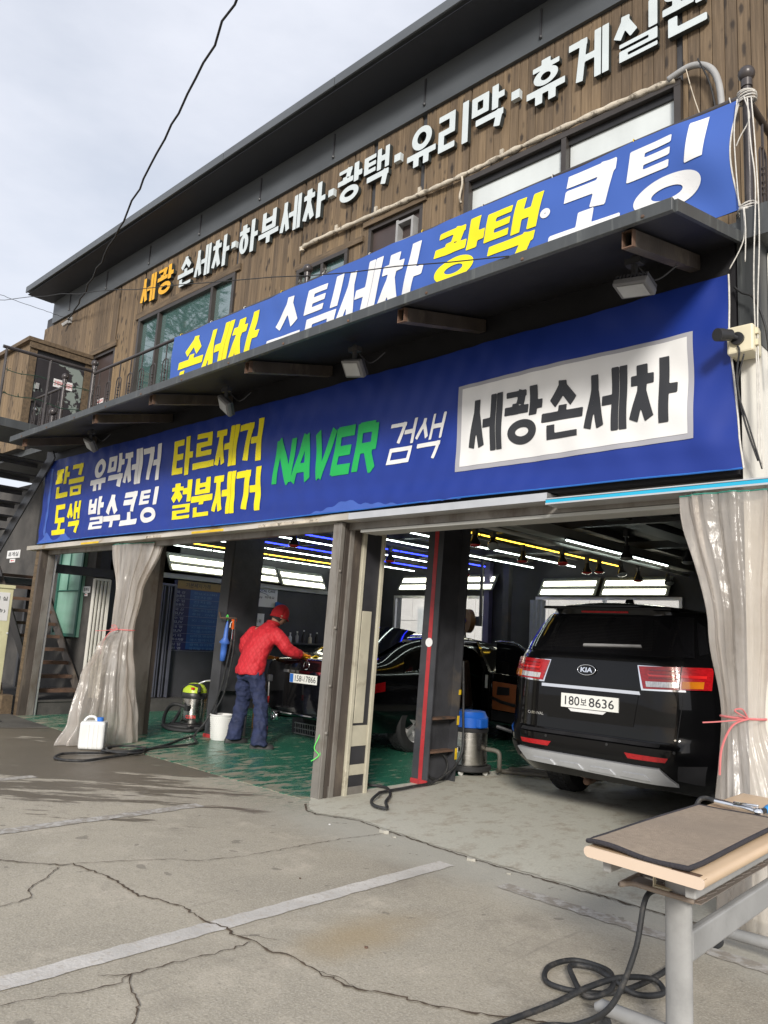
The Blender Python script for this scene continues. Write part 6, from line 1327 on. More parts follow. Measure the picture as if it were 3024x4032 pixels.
for s_ in (-1,1):
    mb = MB()
    for a, c in (((.70,.72),(.74,1.08)),): mb.tube([voff(s_*lerp(a[0],c[0],t/8),lerp(a[1],c[1],t/8),.001) for t in range(9)],.003,4)
    mb.build('seam', M['black_rubber'], van)
    for (y0,y1,z0,z1) in ((2.35,3.45,1.30,1.60),(3.52,4.55,1.28,1.60)):
        MB().add([(VX+s_*(vhw(z0)/.935+.004),y0,z0),(VX+s_*(vhw(z0)/.935+.004),y1,z0),(VX+s_*(vhw(z1)/.935+.004),y1-.05,z1),(VX+s_*(vhw(z1)/.935+.004),y0+.05,z1)],[(0,1,2,3)]).build('side_window', M['carglass'], van)
    MB().lathe([(.0005,-.03),(.04,-.02),(.07,.03),(.075,.10),(.05,.14),(.0005,.145)],(VX+s_*1.0,4.75,1.22),14,(s_,0,.05)).build('mirror', M['carpaint'], van, smooth=True)
    for y in (2.50,5.55): wheel_parts(van, VX+s_*.83, y, .36, .255, s_)
MB().box(VX-.75,VX+.75,2.0,6.0,.24,.36).build('underbody', M['black_rubber'], van); MB().tube([(VX-.5,2.0,.28),(VX-.2,1.75,.27),(VX-.15,1.55,.28)],.03,10).build('exhaust', M['rust'], van, smooth=True)
MB().prism([(VX-.03,1.98,1.80),(VX-.02,2.13,1.80),(VX-.015,2.07,1.865),(VX-.02,1.995,1.86)],(.035,0,0)).build('roof_fin', M['carpaint'], van, bevel=.01)
MB().box(VX-.60,VX+.60,VY+.255,VY+.45,1.74,1.765).build('spoiler', M['carpaint'], van, bevel=.012)

# ---- saloon
sed = thing('black_saloon','black saloon with tail towards the man and its rear side door open','car',(-2.24,4.4,0)); SX, SY = -2.24, 1.80
ST = [ # y, then levels (hw,z)
 (1.80,[(.70,.36),(.80,.48),(.83,.66),(.82,.80),(.80,.94),(.76,1.03),(.60,1.06),(.30,1.075),(0,1.08)]),
 (1.95,[(.80,.30),(.89,.48),(.91,.66),(.90,.80),(.87,.94),(.80,1.05),(.62,1.085),(.30,1.10),(0,1.105)]),
 (2.25,[(.86,.26),(.925,.48),(.935,.66),(.93,.82),(.90,.95),(.82,1.07),(.62,1.11),(.30,1.13),(0,1.135)]),
 (2.50,[(.87,.25),(.93,.48),(.94,.66),(.935,.83),(.905,.96),(.80,1.12),(.62,1.18),(.30,1.215),(0,1.22)]),
 (2.90,[(.87,.25),(.93,.48),(.94,.66),(.935,.84),(.905,.97),(.74,1.26),(.60,1.36),(.30,1.40),(0,1.41)]),
 (3.40,[(.87,.25),(.93,.48),(.94,.66),(.935,.85),(.905,.97),(.68,1.36),(.56,1.45),(.30,1.485),(0,1.495)]),
 (4.42,[(.87,.25),(.93,.48),(.94,.66),(.935,.85),(.905,.97),(.66,1.38),(.56,1.465),(.30,1.50),(0,1.51)]),
 (5.10,[(.87,.25),(.93,.48),(.94,.66),(.935,.85),(.905,.97),(.70,1.32),(.56,1.40),(.30,1.43),(0,1.44)]),
 (5.55,[(.87,.25),(.93,.48),(.94,.66),(.93,.84),(.90,.96),(.78,1.12),(.60,1.17),(.30,1.20),(0,1.21)]),
 (5.95,[(.87,.25),(.93,.48),(.935,.66),(.92,.82),(.88,.93),(.78,1.0),(.60,1.03),(.30,1.05),(0,1.055)]),
 (6.70,[(.82,.25),(.90,.45),(.90,.62),(.88,.74),(.83,.82),(.74,.88),(.55,.91),(.28,.93),(0,.935)]),
 (6.95,[(.60,.30),(.66,.42),(.68,.58),(.66,.68),(.62,.74),(.55,.78),(.4,.80),(.2,.81),(0,.815)])]
mb = MB(); grid_ = []
for y, lv in ST:
    row = [(-h,z) for h, z in lv]+[(h,z) for h, z in lv[-2::-1]]; grid_.append([len(mb.v)+i for i in range(len(row))]); mb.v += [(SX+h,y,z) for h, z in row]
nr = len(grid_[0])
for a, (ra, rb) in enumerate(zip(grid_,grid_[1:])):
    for k in range(nr-1):
        if a == 5 and nr-1-6 <= k <= nr-2: 
            if k >= nr-1-5 and k <= nr-2: continue     # right rear door opening
        mb.f.append((ra[k],ra[k+1],rb[k+1],rb[k]))
ring0 = grid_[0]; prev0 = ring0
for sc_, dy in ((.93,-.012),(.6,-.02),(.25,-.022)):
    cur0 = []
    for i_ in ring0:
        vx, vy, vz = mb.v[i_]; mb.v.append((SX+(vx-SX)*sc_, SY+dy, .72+(vz-.72)*sc_)); cur0.append(len(mb.v)-1)
    for k in range(nr): mb.f.append((prev0[(k+1)%nr],prev0[k],cur0[k],cur0[(k+1)%nr]))
    prev0 = cur0
mb.f.append(tuple(prev0[::-1])); mb.f.append(tuple(grid_[-1]))
MBs = mb.build('body', M['polished_black'], sed, sub=2)
def ssurf(s_, y, k0, k1, t, d=.006):
    for (ya,la),(yb,lb) in zip(ST,ST[1:]):
        if ya <= y <= yb:
            q = (y-ya)/(yb-ya); A = [(lerp(a[0],b_[0],q),lerp(a[1],b_[1],q)) for a, b_ in zip(la,lb)]
            h, z = lerp(A[k0][0],A[k1][0],t), lerp(A[k0][1],A[k1][1],t); return (SX+s_*(h+d), y, z+d*.3)
for s_ in (-1,1):
    for y0, y1 in ((2.62,3.36),(3.46,4.38),(4.48,5.25)):
        if s_ > 0 and y0 == 3.46: continue
        MB().grid(lambda u,v: ssurf(s_,lerp(lerp(y0,y0+.12*(y0<3),v),lerp(y1,y1-.05*(y1>5),v),u),4,5,lerp(.12,.9,v),.004),8,5).build('side_window', M['carglass'], sed, smooth=True)
        MB().tube([ssurf(s_,lerp(y0,y1,i/8),4,5,.10,.008) for i in range(9)],.005,5).build('chrome_trim', M['chrome'], sed, smooth=True)
    MB().grid(lambda u,v: ssurf(s_,lerp(1.84,2.24,u),2,3,lerp(.35,1.05,v)+.25*u,.012),8,3).build('tail_lamp', M['red_lens'], sed, smooth=True)
    for y in (2.88,5.98): wheel_parts(sed, SX+s_*.80, y, .345, .24, s_)
def sgl(u, v): return (SX+lerp(-.62,.62,u)*lerp(1,.86,v), lerp(2.42,3.22,v), lerp(1.165,1.475,v)+.03*(1-(2*u-1)**2)*v+.015+.02*(1-(2*u-1)**2))
MB().grid(sgl,12,8).build('rear_window', M['carglass'], sed, smooth=True)
# rear panel details
def rp_(x, z, d=.0): return (SX+x, SY-.020-d+.10*abs(x/.8)**4+(.02 if z > .95 else 0), z)
sp_ = MB().grid(lambda u,v: rp_(lerp(-.255,.265,u)-.03,lerp(.775,.885,v),.012),4,2).build('number_plate', M['plate_white'], sed)
mbp = MB(); 
for txt, x0, x1 in (('158',-.15,-.03),('나',-.02,.04),('7866',.055,.24)):
    v, f, (a,b_,c,e) = font_polys(txt,.006); mbp.add([rp_(lerp(x0,x1,(x-a)/(b_-a))-.03,lerp(.795,.868,(y-c)/(e-c)),.0135) for x, y in v], f)
mbp.build('lettering', M['print_black'], sp_); MB().grid(lambda u,v: rp_(lerp(-.252,-.185,u)-.03,lerp(.778,.882,v),.0135),2,2).build('blue_band', M['print_blue'], sp_)
MB().grid(lambda u,v: rp_(lerp(-.42,.42,u),lerp(.895,.93,v),.016),16,1).build('chrome_bar', M['chrome'], sed)
MB().tube([rp_(.0+.052*math.cos(a),1.0+.052*math.sin(a),.012) for a in [i*math.pi/12 for i in range(24)]],.006,6,closed=True).build('round_badge', M['chrome'], sed, smooth=True)
mb = MB()
for a in (math.pi/2, math.pi*7/6, math.pi*11/6): mb.bar(rp_(0,1.0,.012),rp_(.05*math.cos(a),1.0+.05*math.sin(a),.012),.008,.006)
mb.build('badge_star', M['chrome'], sed)
MB().grid(lambda u,v: rp_(lerp(-.70,.70,u),lerp(.385,.40,v),.02),20,1).build('bumper_trim', M['chrome'], sed)
for s_ in (-1,1): MB().lathe([(.05,0),(.06,0),(.06,.06),(.05,.06)],(SX+s_*.55,SY+.02,.33),14,(0,-1,0),caps=False).build('exhaust_tip', M['chrome'], sed, smooth=True); MB().grid(lambda u,v: rp_(s_*lerp(.55,.70,u),lerp(.52,.55,v),.012),4,1).build('reflector', M['red_lens'], sed)
# cabin seen through the door opening
MB().box(SX-.75,SX+.80,3.44,4.38,.30,.42).build('cabin_floor', M['black_rubber'], sed)
stt = MB().box(SX+.10,SX+.75,3.42,3.9,.42,.62).build('rear_seat', pm('dark_brown_seat',(0.05,0.025,0.018),.5), sed, bevel=.05); MB().bar((SX+.42,3.5,.6),(SX+.42,3.3,1.2),.6,.14,(0,1,0)).build('seat_back', pm('dark_brown_seat',(0.05,0.025,0.018),.5), stt, bevel=.03)
fs_ = MB().bar((SX+.42,4.30,.5),(SX+.42,4.18,1.15),.52,.14,(0,1,0)).build('front_seat', pm('dark_brown_seat',(0.05,0.025,0.018),.5), sed, bevel=.04); MB().box(SX+.30,SX+.54,4.12,4.24,1.17,1.33).build('headrest', pm('dark_brown_seat',(0.05,0.025,0.018),.5), fs_, bevel=.04)
MB().box(SX+.80,SX+.93,4.38,4.46,.32,1.0).bar((SX+.88,4.42,.98),(SX+.64,4.42,1.40),.07,.06,(0,1,0)).build('centre_post', M['polished_black'], sed); MB().box(SX+.86,SX+.90,4.372,4.379,.78,.96).build('label_plate', M['paper'], sed)
MB().tube([(SX+.93,3.46,.97),(SX+.70,3.44,1.36),(SX+.66,3.9,1.41),(SX+.66,4.38,1.40)],.022,8).build('door_frame_seal', M['polished_black'], sed, smooth=True)
# the open rear door, hinged at the centre post
th_ = math.radians(72); hd_ = V3((math.sin(th_),-math.cos(th_),0)); hn = V3((-math.cos(th_),-math.sin(th_),0)); H0 = V3((SX+.95,4.44,0))
def dpt(s, z, n=0): return H0+hd_*s+hn*n+V3((0,0,z))
dpoly = [(0,.33),(.75,.33),(.98,.62),(1.02,.97),(0,.99)]
do = MB().prism([dpt(s,z,-.06) for s, z in dpoly], hn*.07).build('rear_door', M['polished_black'], sed, bevel=.012)
tan = MB().prism([dpt(s,z,.012) for s, z in ((.03,.50),(.80,.50),(.95,.66),(.97,.86),(.03,.88))], hn*.02).build('leather_panel', M['tan_leather'], do, bevel=.006)
MB().prism([dpt(s,z,.034) for s, z in ((.14,.70),(.42,.72),(.42,.82),(.16,.82))], hn*.014).build('handle_recess', M['black_plastic'], tan, bevel=.006); MB().tube([dpt(.05,.66,.06),dpt(.3,.62,.08),dpt(.6,.60,.08),dpt(.85,.62,.06)],.022,8).build('arm_rest', M['black_plastic'], tan, smooth=True)
MB().prism([dpt(s,z,.034) for s, z in ((.03,.36),(.72,.36),(.80,.49),(.03,.49))], hn*.006).build('lower_trim', M['black_plastic'], do)
MB().prism([dpt(s,z,-.03) for s, z in ((.02,.99),(1.0,.975),(.82,1.22),(.5,1.38),(.03,1.41))], hn*.012).build('door_glass', M['carglass'], do); MB().tube(spline([dpt(s,z,-.02) for s, z in ((1.01,.97),(.84,1.22),(.5,1.40),(.25,1.43),(.0,1.42))],6),.018,8).build('window_frame', M['polished_black'], do, smooth=True)
MB().box(SX+.82,SX+.95,3.44,4.40,.26,.33).build('sill', M['polished_black'], sed, bevel=.02)
# ------------------------------------------------------------------ the man
def skin_mesh(name, verts, edges, radii, mat, parent, root=0, sub=2):
    me = bpy.data.meshes.new(name); me.from_pydata([tuple(v) for v in verts], edges, []); o = bpy.data.objects.new(name, me); COL.objects.link(o)
    me.materials.append(mat); sm = o.modifiers.new('skin','SKIN'); sm.use_smooth_shade = True
    sv = me.skin_vertices[0].data
    for i, r in enumerate(radii):
        sv[i].radius = r if isinstance(r,(tuple,list)) else (r,r); sv[i].use_root = (i == root)
    ss = o.modifiers.new('sub','SUBSURF'); ss.levels = sub; ss.render_levels = sub
    child(o, parent); return o
def rumple(o, st, size):
    tx = bpy.data.textures.new('folds','CLOUDS'); tx.noise_scale = size; tx.noise_depth = 2
    o.modifiers['sub'].levels = 3; o.modifiers['sub'].render_levels = 3
    md = o.modifiers.new('folds','DISPLACE'); md.texture = tx; md.strength = st; md.mid_level = .5; md.texture_coords = 'LOCAL'
def quilt():
    mt, nt, b = newmat('red_quilted_cloth'); L = nt.links.new; g = N(nt,'ShaderNodeNewGeometry')
    sep = N(nt,'ShaderNodeSeparateXYZ'); L(g.outputs['Position'], sep.inputs[0])
    def mth(op,a,c=None):
        x = N(nt,'ShaderNodeMath',operation=op)
        for i,q in enumerate((a,c)):
            if q is None: continue
            if isinstance(q,(int,float)): x.inputs[i].default_value = q
            else: L(q,x.inputs[i])
        return x.outputs[0]
    xy = mth('ADD', mth('MULTIPLY',sep.outputs[0],1.0), mth('MULTIPLY',sep.outputs[1],.55)); z = sep.outputs[2]
    s1 = mth('ABSOLUTE', mth('SINE', mth('MULTIPLY', mth('ADD',xy,mth('MULTIPLY',z,.8)), 46))); s2 = mth('ABSOLUTE', mth('SINE', mth('MULTIPLY', mth('SUBTRACT',xy,mth('MULTIPLY',z,.8)), 46)))
    h = mth('POWER', mth('MINIMUM',s1,s2), .45); n1 = N(nt,'ShaderNodeTexNoise',Scale=16.0,Detail=4.0); L(g.outputs['Position'],n1.inputs['Vector'])
    hh = mth('ADD', h, mth('MULTIPLY',n1.outputs['Fac'],.9)); bp = N(nt,'ShaderNodeBump',Strength=.40,Distance=.010); L(hh,bp.inputs['Height']); L(bp.outputs['Normal'],b.inputs['Normal'])
    m1 = N(nt,'ShaderNodeMixRGB'); m1.inputs['Color1'].default_value = (.44,.014,.022,1); m1.inputs['Color2'].default_value = (.56,.020,.032,1); L(h,m1.inputs['Fac']); L(m1.outputs['Color'],b.inputs['Base Color']); b.inputs['Roughness'].default_value = .7
    return mt
M['quilt'] = quilt()
man = thing('person','person in a red quilted jacket, red beanie and navy trousers wiping the car boot','person',(-2.58,1.32,0))
PX, PY = -2.68, 1.26
pel = (PX,PY,.93); hl, hr_ = (PX-.105,PY,.88), (PX+.105,PY+.01,.88); kl, kr = (PX-.165,PY+.05,.48), (PX+.20,PY+.06,.47); al, ar = (PX-.235,PY-.0,.10), (PX+.29,PY-.02,.09)
sp1, sp2, nk, hd0 = (PX+.0,PY+.05,1.10), (PX+.02,PY+.15,1.33), (PX+.04,PY+.26,1.48), (PX+.06,PY+.345,1.59)
sl, sr_ = (PX-.185,PY+.19,1.40), (PX+.205,PY+.24,1.40); el, er = (PX-.30,PY+.11,1.17), (PX+.315,PY+.33,1.165); wl, wr = (PX-.24,PY+.38,1.07), (PX+.30,PY+.53,1.12)
# continuous body under the clothes
skin_mesh('body',[pel,sp1,sp2,nk,hd0,hl,kl,al,hr_,kr,ar,sl,el,wl,sr_,er,wr],[(0,1),(1,2),(2,3),(3,4),(0,5),(5,6),(6,7),(0,8),(8,9),(9,10),(2,11),(11,12),(12,13),(2,14),(14,15),(15,16)],[.10,.11,.11,.05,.06,.08,.055,.04,.08,.055,.04,.055,.04,.03,.055,.04,.03],M['skin'],man)
# clothes: lofted and fused into one cloth surface, then creased
def loft(mb, secs, n=24):
    """secs: (centre, half width along the cross axis u, half depth along v, u, v)"""
    rows = []
    for c, a, b_, u, v in secs:
        c, u, v = V3(c), V3(u).normalized(), V3(v).normalized(); rows.append(len(mb.v)); mb.v += [tuple(c+u*a*math.cos(2*math.pi*k/n)+v*b_*math.sin(2*math.pi*k/n)) for k in range(n)]
    for i in range(len(rows)-1):
        for k in range(n): mb.f.append((rows[i]+k,rows[i]+(k+1)%n,rows[i+1]+(k+1)%n,rows[i+1]+k))
    mb.f.append(tuple(rows[0]+k for k in range(n-1,-1,-1))); mb.f.append(tuple(rows[-1]+k for k in range(n))); return mb
def cloth(name, mb, mat, vox, st, size, it=8):
    o = mb.build(name, mat, man, smooth=True); rm = o.modifiers.new('fuse','REMESH'); rm.mode = 'VOXEL'; rm.voxel_size = vox; rm.use_smooth_shade = True
    sm = o.modifiers.new('relax','SMOOTH'); sm.iterations = it; sm.factor = .5
    tx = bpy.data.textures.new('folds','CLOUDS'); tx.noise_scale = size; tx.noise_depth = 2
    md = o.modifiers.new('creases','DISPLACE'); md.texture = tx; md.strength = st; md.mid_level = .5; md.texture_coords = 'LOCAL'; return o
Xu, Yv = (1,0,0), (0,1,0); mb = MB()
loft(mb,[((PX,PY-.005,1.0),.165,.125,Xu,Yv),((PX,PY-.005,.92),.185,.145,Xu,Yv),((PX,PY,.84),.19,.14,Xu,Yv),((PX,PY+.01,.78),.15,.10,Xu,Yv)])
loft(mb,[((PX-.095,PY,.90),.10,.12,Xu,Yv),((PX-.11,PY+.01,.78),.098,.108,Xu,Yv),((PX-.14,PY+.03,.62),.090,.098,Xu,Yv),((PX-.168,PY+.045,.48),.086,.092,Xu,Yv),((PX-.20,PY+.03,.30),.082,.088,Xu,Yv),((PX-.225,PY+.005,.14),.086,.092,Xu,Yv),((PX-.23,PY+.0,.055),.096,.105,Xu,Yv)])
loft(mb,[((PX+.095,PY,.90),.10,.12,Xu,Yv),((PX+.115,PY+.02,.78),.098,.108,Xu,Yv),((PX+.16,PY+.045,.62),.090,.098,Xu,Yv),((PX+.20,PY+.055,.48),.086,.092,Xu,Yv),((PX+.245,PY+.03,.30),.082,.088,Xu,Yv),((PX+.28,PY-.0,.14),.086,.092,Xu,Yv),((PX+.29,PY-.005,.05),.096,.108,Xu,Yv)])
cloth('trousers', mb, M['navy_cloth'], .014, .055, .075, 6)
mb = MB(); F1 = (0,.93,-.36); 
loft(mb,[((PX,PY-.01,.855),.200,.162,Xu,Yv),((PX,PY-.005,.92),.203,.165,Xu,Yv),((PX+.002,PY+.02,1.02),.196,.158,Xu,Yv),((PX+.004,PY+.055,1.13),.197,.152,Xu,F1),((PX+.015,PY+.115,1.25),.205,.148,Xu,F1),((PX+.022,PY+.165,1.34),.205,.135,Xu,F1),((PX+.028,PY+.205,1.41),.17,.105,Xu,F1),((PX+.034,PY+.235,1.455),.105,.085,Xu,F1),((PX+.04,PY+.26,1.50),.075,.072,Xu,F1)])
def sleeve(pts, rs): mb.tube(spline(pts,5), [interp(list(zip([k*5 for k in range(len(rs))],rs)),i) for i in range((len(pts)-1)*5+1)], 14)
sleeve([(PX-.13,PY+.14,1.375),(PX-.205,PY+.13,1.33),(PX-.275,PY+.10,1.23),(PX-.295,PY+.13,1.14),(PX-.27,PY+.25,1.09),(PX-.24,PY+.38,1.07)],[.085,.088,.082,.078,.068,.056])
sleeve([(PX+.155,PY+.195,1.37),(PX+.23,PY+.215,1.33),(PX+.295,PY+.265,1.235),(PX+.325,PY+.335,1.165),(PX+.325,PY+.44,1.135),(PX+.31,PY+.52,1.125)],[.085,.090,.086,.080,.068,.058])
jk = cloth('jacket', mb, M['quilt'], .013, .030, .085, 7)
MB().tube([(PX+.045+.072*math.cos(a),PY+.265+.066*math.sin(a),1.475-.022*math.sin(a)+.02) for a in [i*math.pi/10 for i in range(20)]],.020,8,closed=True).build('collar', M['knit_red'], man, smooth=True)
# head: shaped from a sphere, chin down, facing the car
def head_fn(u, v):
    th, ph = u*2*math.pi, (v-.5)*math.pi; x, y, z = math.cos(ph)*math.cos(th), math.cos(ph)*math.sin(th), math.sin(ph)
    sx, sy, sz = .080, .099, .122
    if z < 0: sx *= 1+.22*z; sy *= 1+.10*z
    Y = y*sy
    if y > .75 and -.35 < z < .12: Y += .024*max(0,1-abs(x)*5)*(1-(z+.1)**2*4)     # nose
    if y > .6 and z < -.45: Y += .008
    if y > .5 and .02 < z < .22: Y -= .008*max(0,1-abs(abs(x)-.38)*4)                 # eye sockets
    return V3((x*sx, Y, z*sz))
rot = Matrix.Translation(hd0) @ Matrix.Rotation(-.25,4,'Z') @ Matrix.Rotation(-.55,4,'X')
hm = MB(); hm.grid(lambda u,v: rot @ head_fn(u,v),32,24); ho = hm.build('head', M['skin'], man, smooth=True)
for s_ in (-1,1):
    MB().sphere(rot @ V3((s_*.030,.083,.012)),.011,10).build('eye', M['paper'], ho, smooth=True); MB().sphere(rot @ V3((s_*.078,-.005,-.01)),.022,10,1.4).build('ear', M['skin'], ho, smooth=True)
MB().obox(rot @ V3((0,.082,-.062)), (rot.to_3x3() @ V3((.022,0,0))), (rot.to_3x3() @ V3((0,.006,0))), (rot.to_3x3() @ V3((0,0,.005)))).build('mouth', pm('lips',(.35,.13,.11),.5), ho, bevel=.003)
MB().grid(lambda u,v: rot @ (head_fn(u,lerp(.30,.60,v))*1.045 if math.sin(u*2*math.pi) < .25 else head_fn(u,lerp(.5,.6,v))*1.0),32,8).build('hair', M['black_rubber'], man, smooth=True)
bn_ = MB().grid(lambda u,v: rot @ (V3(head_fn(u,lerp(.43+.085*math.sin(u*2*math.pi),1.0,v)))*1.15+V3((0,-.006,.012))),32,14).build('beanie', M['knit_red'], man, smooth=True, solid=.008)
MB().tube([rot @ (V3(head_fn(i/32,.44+.085*math.sin(i/32*2*math.pi)))*1.165+V3((0,-.006,.010))) for i in range(32)],.012,8,closed=True).build('beanie_cuff', M['knit_red'], bn_, smooth=True)
# gloved hands, five fingers each
def hand(w, d, up, side, name):
    w, d, up = V3(w), V3(d).normalized(), V3(up).normalized(); lat = d.cross(up).normalized()*side; up = lat.cross(d).normalized()*side
    if up.z < 0: up = -up
    vs = [w-d*.05, w+d*.02, w+d*.075]; es = [(0,1),(1,2)]; rs = [(.040,.034),(.038,.026),(.040,.020)]
    for k, (o_, L_) in enumerate(((-.030,.066),(-.010,.078),(.011,.074),(.030,.060))):
        b0 = len(vs); base = w+d*.080+lat*o_; vs += [base, base+d*L_*.45+up*.006, base+d*L_*.8-up*.010, base+d*L_-up*.022]; es += [(2,b0),(b0,b0+1),(b0+1,b0+2),(b0+2,b0+3)]; rs += [.0105,.0098,.0092,.008]
    b0 = len(vs); base = w+d*.025-lat*.032; vs += [base, base-lat*.024+d*.030-up*.006, base-lat*.028+d*.062-up*.014]; es += [(1,b0),(b0,b0+1),(b0+1,b0+2)]; rs += [.0125,.0108,.009]
    o = skin_mesh(name, vs, es, rs, M['orange_glove'], man, 1, 2); return o
hand((PX+.30,PY+.56,1.125),(-.05,.9,-.12),(0,.1,1),1,'glove'); hand((PX-.22,PY+.45,1.06),(.25,.9,-.02),(0,.1,1),-1,'glove')
MB().lathe([(.058,0),(.050,.06),(.046,.14)],(PX+.325,PY+.44,1.135),14,(-.28,.92,-.12),caps=False).build('glove_cuff', M['orange_glove'], man, smooth=True); MB().lathe([(.056,0),(.048,.06),(.044,.12)],(PX-.285,PY+.33,1.09),14,(.4,.88,-.15),caps=False).build('glove_cuff', M['orange_glove'], man, smooth=True)
# shoes
def shoe(x, y, rz):
    prof = [(-.13,.030,.045),(-.11,.038,.09),(-.05,.042,.10),(.02,.045,.075),(.09,.048,.058),(.13,.042,.05),(.155,.022,.038)]; mb = MB(); rws = []
    for yy, hw, h in prof:
        ring = []
        for k in range(12):
            a = math.pi*k/11; ring.append((math.cos(a)*hw, yy, .006+math.sin(a)*h))
        rws.append(ring)
    R_ = Matrix.Translation((x,y,.004)) @ Matrix.Rotation(rz,4,'Z'); b0 = []
    for ring in rws: b0.append(len(mb.v)); mb.v += [tuple(R_ @ V3(p)) for p in ring]
    for i in range(len(rws)-1):
        for k in range(11): mb.f.append((b0[i]+k,b0[i]+k+1,b0[i+1]+k+1,b0[i+1]+k))
        mb.f.append((b0[i],b0[i+1],b0[i+1]+11,b0[i]+11))
    mb.f.append(tuple(b0[0]+k for k in range(12))); mb.f.append(tuple(b0[-1]+k for k in range(11,-1,-1)))
    so_ = mb.build('shoe', M['shoe'], man, smooth='auto'); MB().add([tuple(R_ @ V3(p)) for p in [(-.034,-.13,.0),(.034,-.13,0),(.05,.06,0),(.04,.14,0),(0,.16,0),(-.04,.14,0),(-.05,.06,0)]],[tuple(range(7))]).build('sole', M['black_rubber'], so_, solid=.012)
shoe(PX-.23,PY+.03,-.35); shoe(PX+.285,PY+.03,-.75)
tag(MB().grid(lambda u,v:(PX+.14+.30*u, PY+.64+.14*v+.02*math.sin(u*9), 1.085+.018*math.sin(u*7+v*4)+.02*(1-v)),14,8).build('wiping_cloth', M['yellow_cloth'], smooth=True, solid=.012),'yellow cloth under the gloved hand on the car boot','cloth')
# crate, squeegee and basket beside the car
sq = thing('long_squeegee','grey handled squeegee with pink grip leaning behind the man','squeegee',(-2.35,1.5,0)); MB().tube([(-2.56,1.5,.03),(-2.60,1.5,.80)],.009,8).build('handle', M['grey_pipe'], sq, smooth=True); MB().tube([(-2.565,1.5,.12),(-2.572,1.5,.25)],.014,8).build('grip', pm('pink_grip',(.6,.15,.27),.5), sq, smooth=True); MB().tube([(-2.586,1.5,.52),(-2.59,1.5,.60)],.014,8).build('collar', M['print_red'], sq, smooth=True); MB().box(-2.65,-2.56,1.47,1.53,.78,.86).build('head', M['dark_steel'], sq, bevel=.01)
cr2 = thing('grey_basket','low grey plastic basket on the green floor behind the man','basket',(-3.0,2.9,0))
mb = MB()
for i in range(14): 
    x = -3.3+.05*i; mb.bar((x,2.6,.01),(x,2.58,.16),.008,.008)
for z in (.02,.09,.16): mb.box(-3.32,-2.62,2.575,2.59,z-.006,z+.006)
mb.build('front_lattice', M['grey_pipe'], cr2); MB().box(-3.32,-2.62,2.60,2.95,.008,.02).box(-3.32,-3.31,2.6,2.95,.02,.16).box(-2.63,-2.62,2.6,2.95,.02,.16).box(-3.31,-2.63,2.94,2.95,.02,.16).build('tray', M['grey_pipe'], cr2)
yb_ = thing('yellow_crate','yellow plastic crate in the shade between the man and the car','crate',(-3.5,2.3,.0)); MB().box(-3.45,-3.0,2.6,2.9,.80,1.12).build('body', pm('dull_yellow',(.5,.3,.02),.5), yb_, bevel=.01); MB().box(-3.42,-3.03,2.62,2.88,.012,.80).build('stand', M['dark_steel'], yb_)
# ------------------------------------------------------------------ table in the foreground
tb = thing('folding_table','beech topped folding table on grey legs in the right foreground','table',(3.93,-1.2,0))
tb.rotation_euler = (0,0,0)
A = V3((3.715,-2.06,0)); Lx = V3((-.045,1.66,0)); Wx = V3((.43,-.045,0)); TZ = .715
def tp(s, t, z): return A+Wx*s+Lx*t+V3((0,0,z))
L_n = Lx.normalized(); W_n = Wx.normalized(); TW, TL = Wx.length, Lx.length
# bullnosed top: profile across the width, extruded along the length
prof = []
for i in range(9):
    a = math.pi/2+math.pi*i/8; prof.append((.018+.018*math.cos(a), TZ-.018+.018*math.sin(a)))
for i in range(9):
    a = -math.pi/2+math.pi*i/8; prof.append((TW-.018+.018*math.cos(a), TZ-.018+.018*math.sin(a)))
def pr(s, z, t): return A+W_n*s+L_n*t+V3((0,0,z))
mb = MB(); mb.prism([pr(s,z,.004) for s, z in prof], L_n*(TL-.008)); top = mb.build('table_top', M['wood_top'], tb, smooth='auto')
MB().prism([pr(s,z,-.001) for s, z in prof], L_n*.005).build('end_band', M['wood_edge'], top); MB().prism([pr(s,z,TL-.004) for s, z in prof], L_n*.005).build('end_band', M['wood_edge'], top)
MB().prism([pr(s,z,.0045) for s, z in ((TW-.11,TZ+.0005),(TW-.012,TZ-.003),(TW-.004,TZ-.006),(TW-.02,TZ+.001))], L_n*.03).build('chipped_edge', M['chipboard'], top)
def tubep(pts, w, d): return None
for t, nm in ((.30,'near'),(1.50,'far')):
    lg = MB(); c = TW*.52
    # flat oval column, foot bar with casters
    ov = [(.030*math.cos(a), .055*math.sin(a)) for a in [i*math.pi/8 for i in range(16)]]
    P0 = [pr(c+q[1]*.9, .08, t+q[0]) for q in ov]; P1 = [pr(c+q[1]*.9, TZ-.05, t+q[0]) for q in ov]
    lg.add(P0+P1,[tuple(range(15,-1,-1)),tuple(range(16,32))]+[(i,(i+1)%16,16+(i+1)%16,16+i) for i in range(16)])
    leg = lg.build('leg', M['table_grey'], tb, smooth='auto')
    ft = MB().tube([pr(-.10,.075,t),pr(-.08,.085,t),pr(c,.10,t),pr(TW+.06,.085,t),pr(TW+.08,.075,t)],[.018,.026,.028,.026,.018],10).build('foot', M['table_grey'], leg, smooth='auto')
    for s in (-.075,TW+.055): MB().cyl(pr(s,.03,t-.012),pr(s,.03,t+.012),.03,n=16).cyl(pr(s,.03,t-.014),pr(s,.03,t+.014),.012,n=10).build('caster', M['hose_grey'], ft, smooth='auto'); MB().box(*sorted((pr(s,0,t).x-.012,pr(s,0,t).x+.012)),*sorted((pr(s,0,t).y-.016,pr(s,0,t).y+.016)),.05,.075).build('caster_fork', M['black_plastic'], ft)
    MB().bar(pr(.05,TZ-.055,t),pr(TW-.05,TZ-.055,t),.05,.03).build('bracket', M['table_grey'], leg)
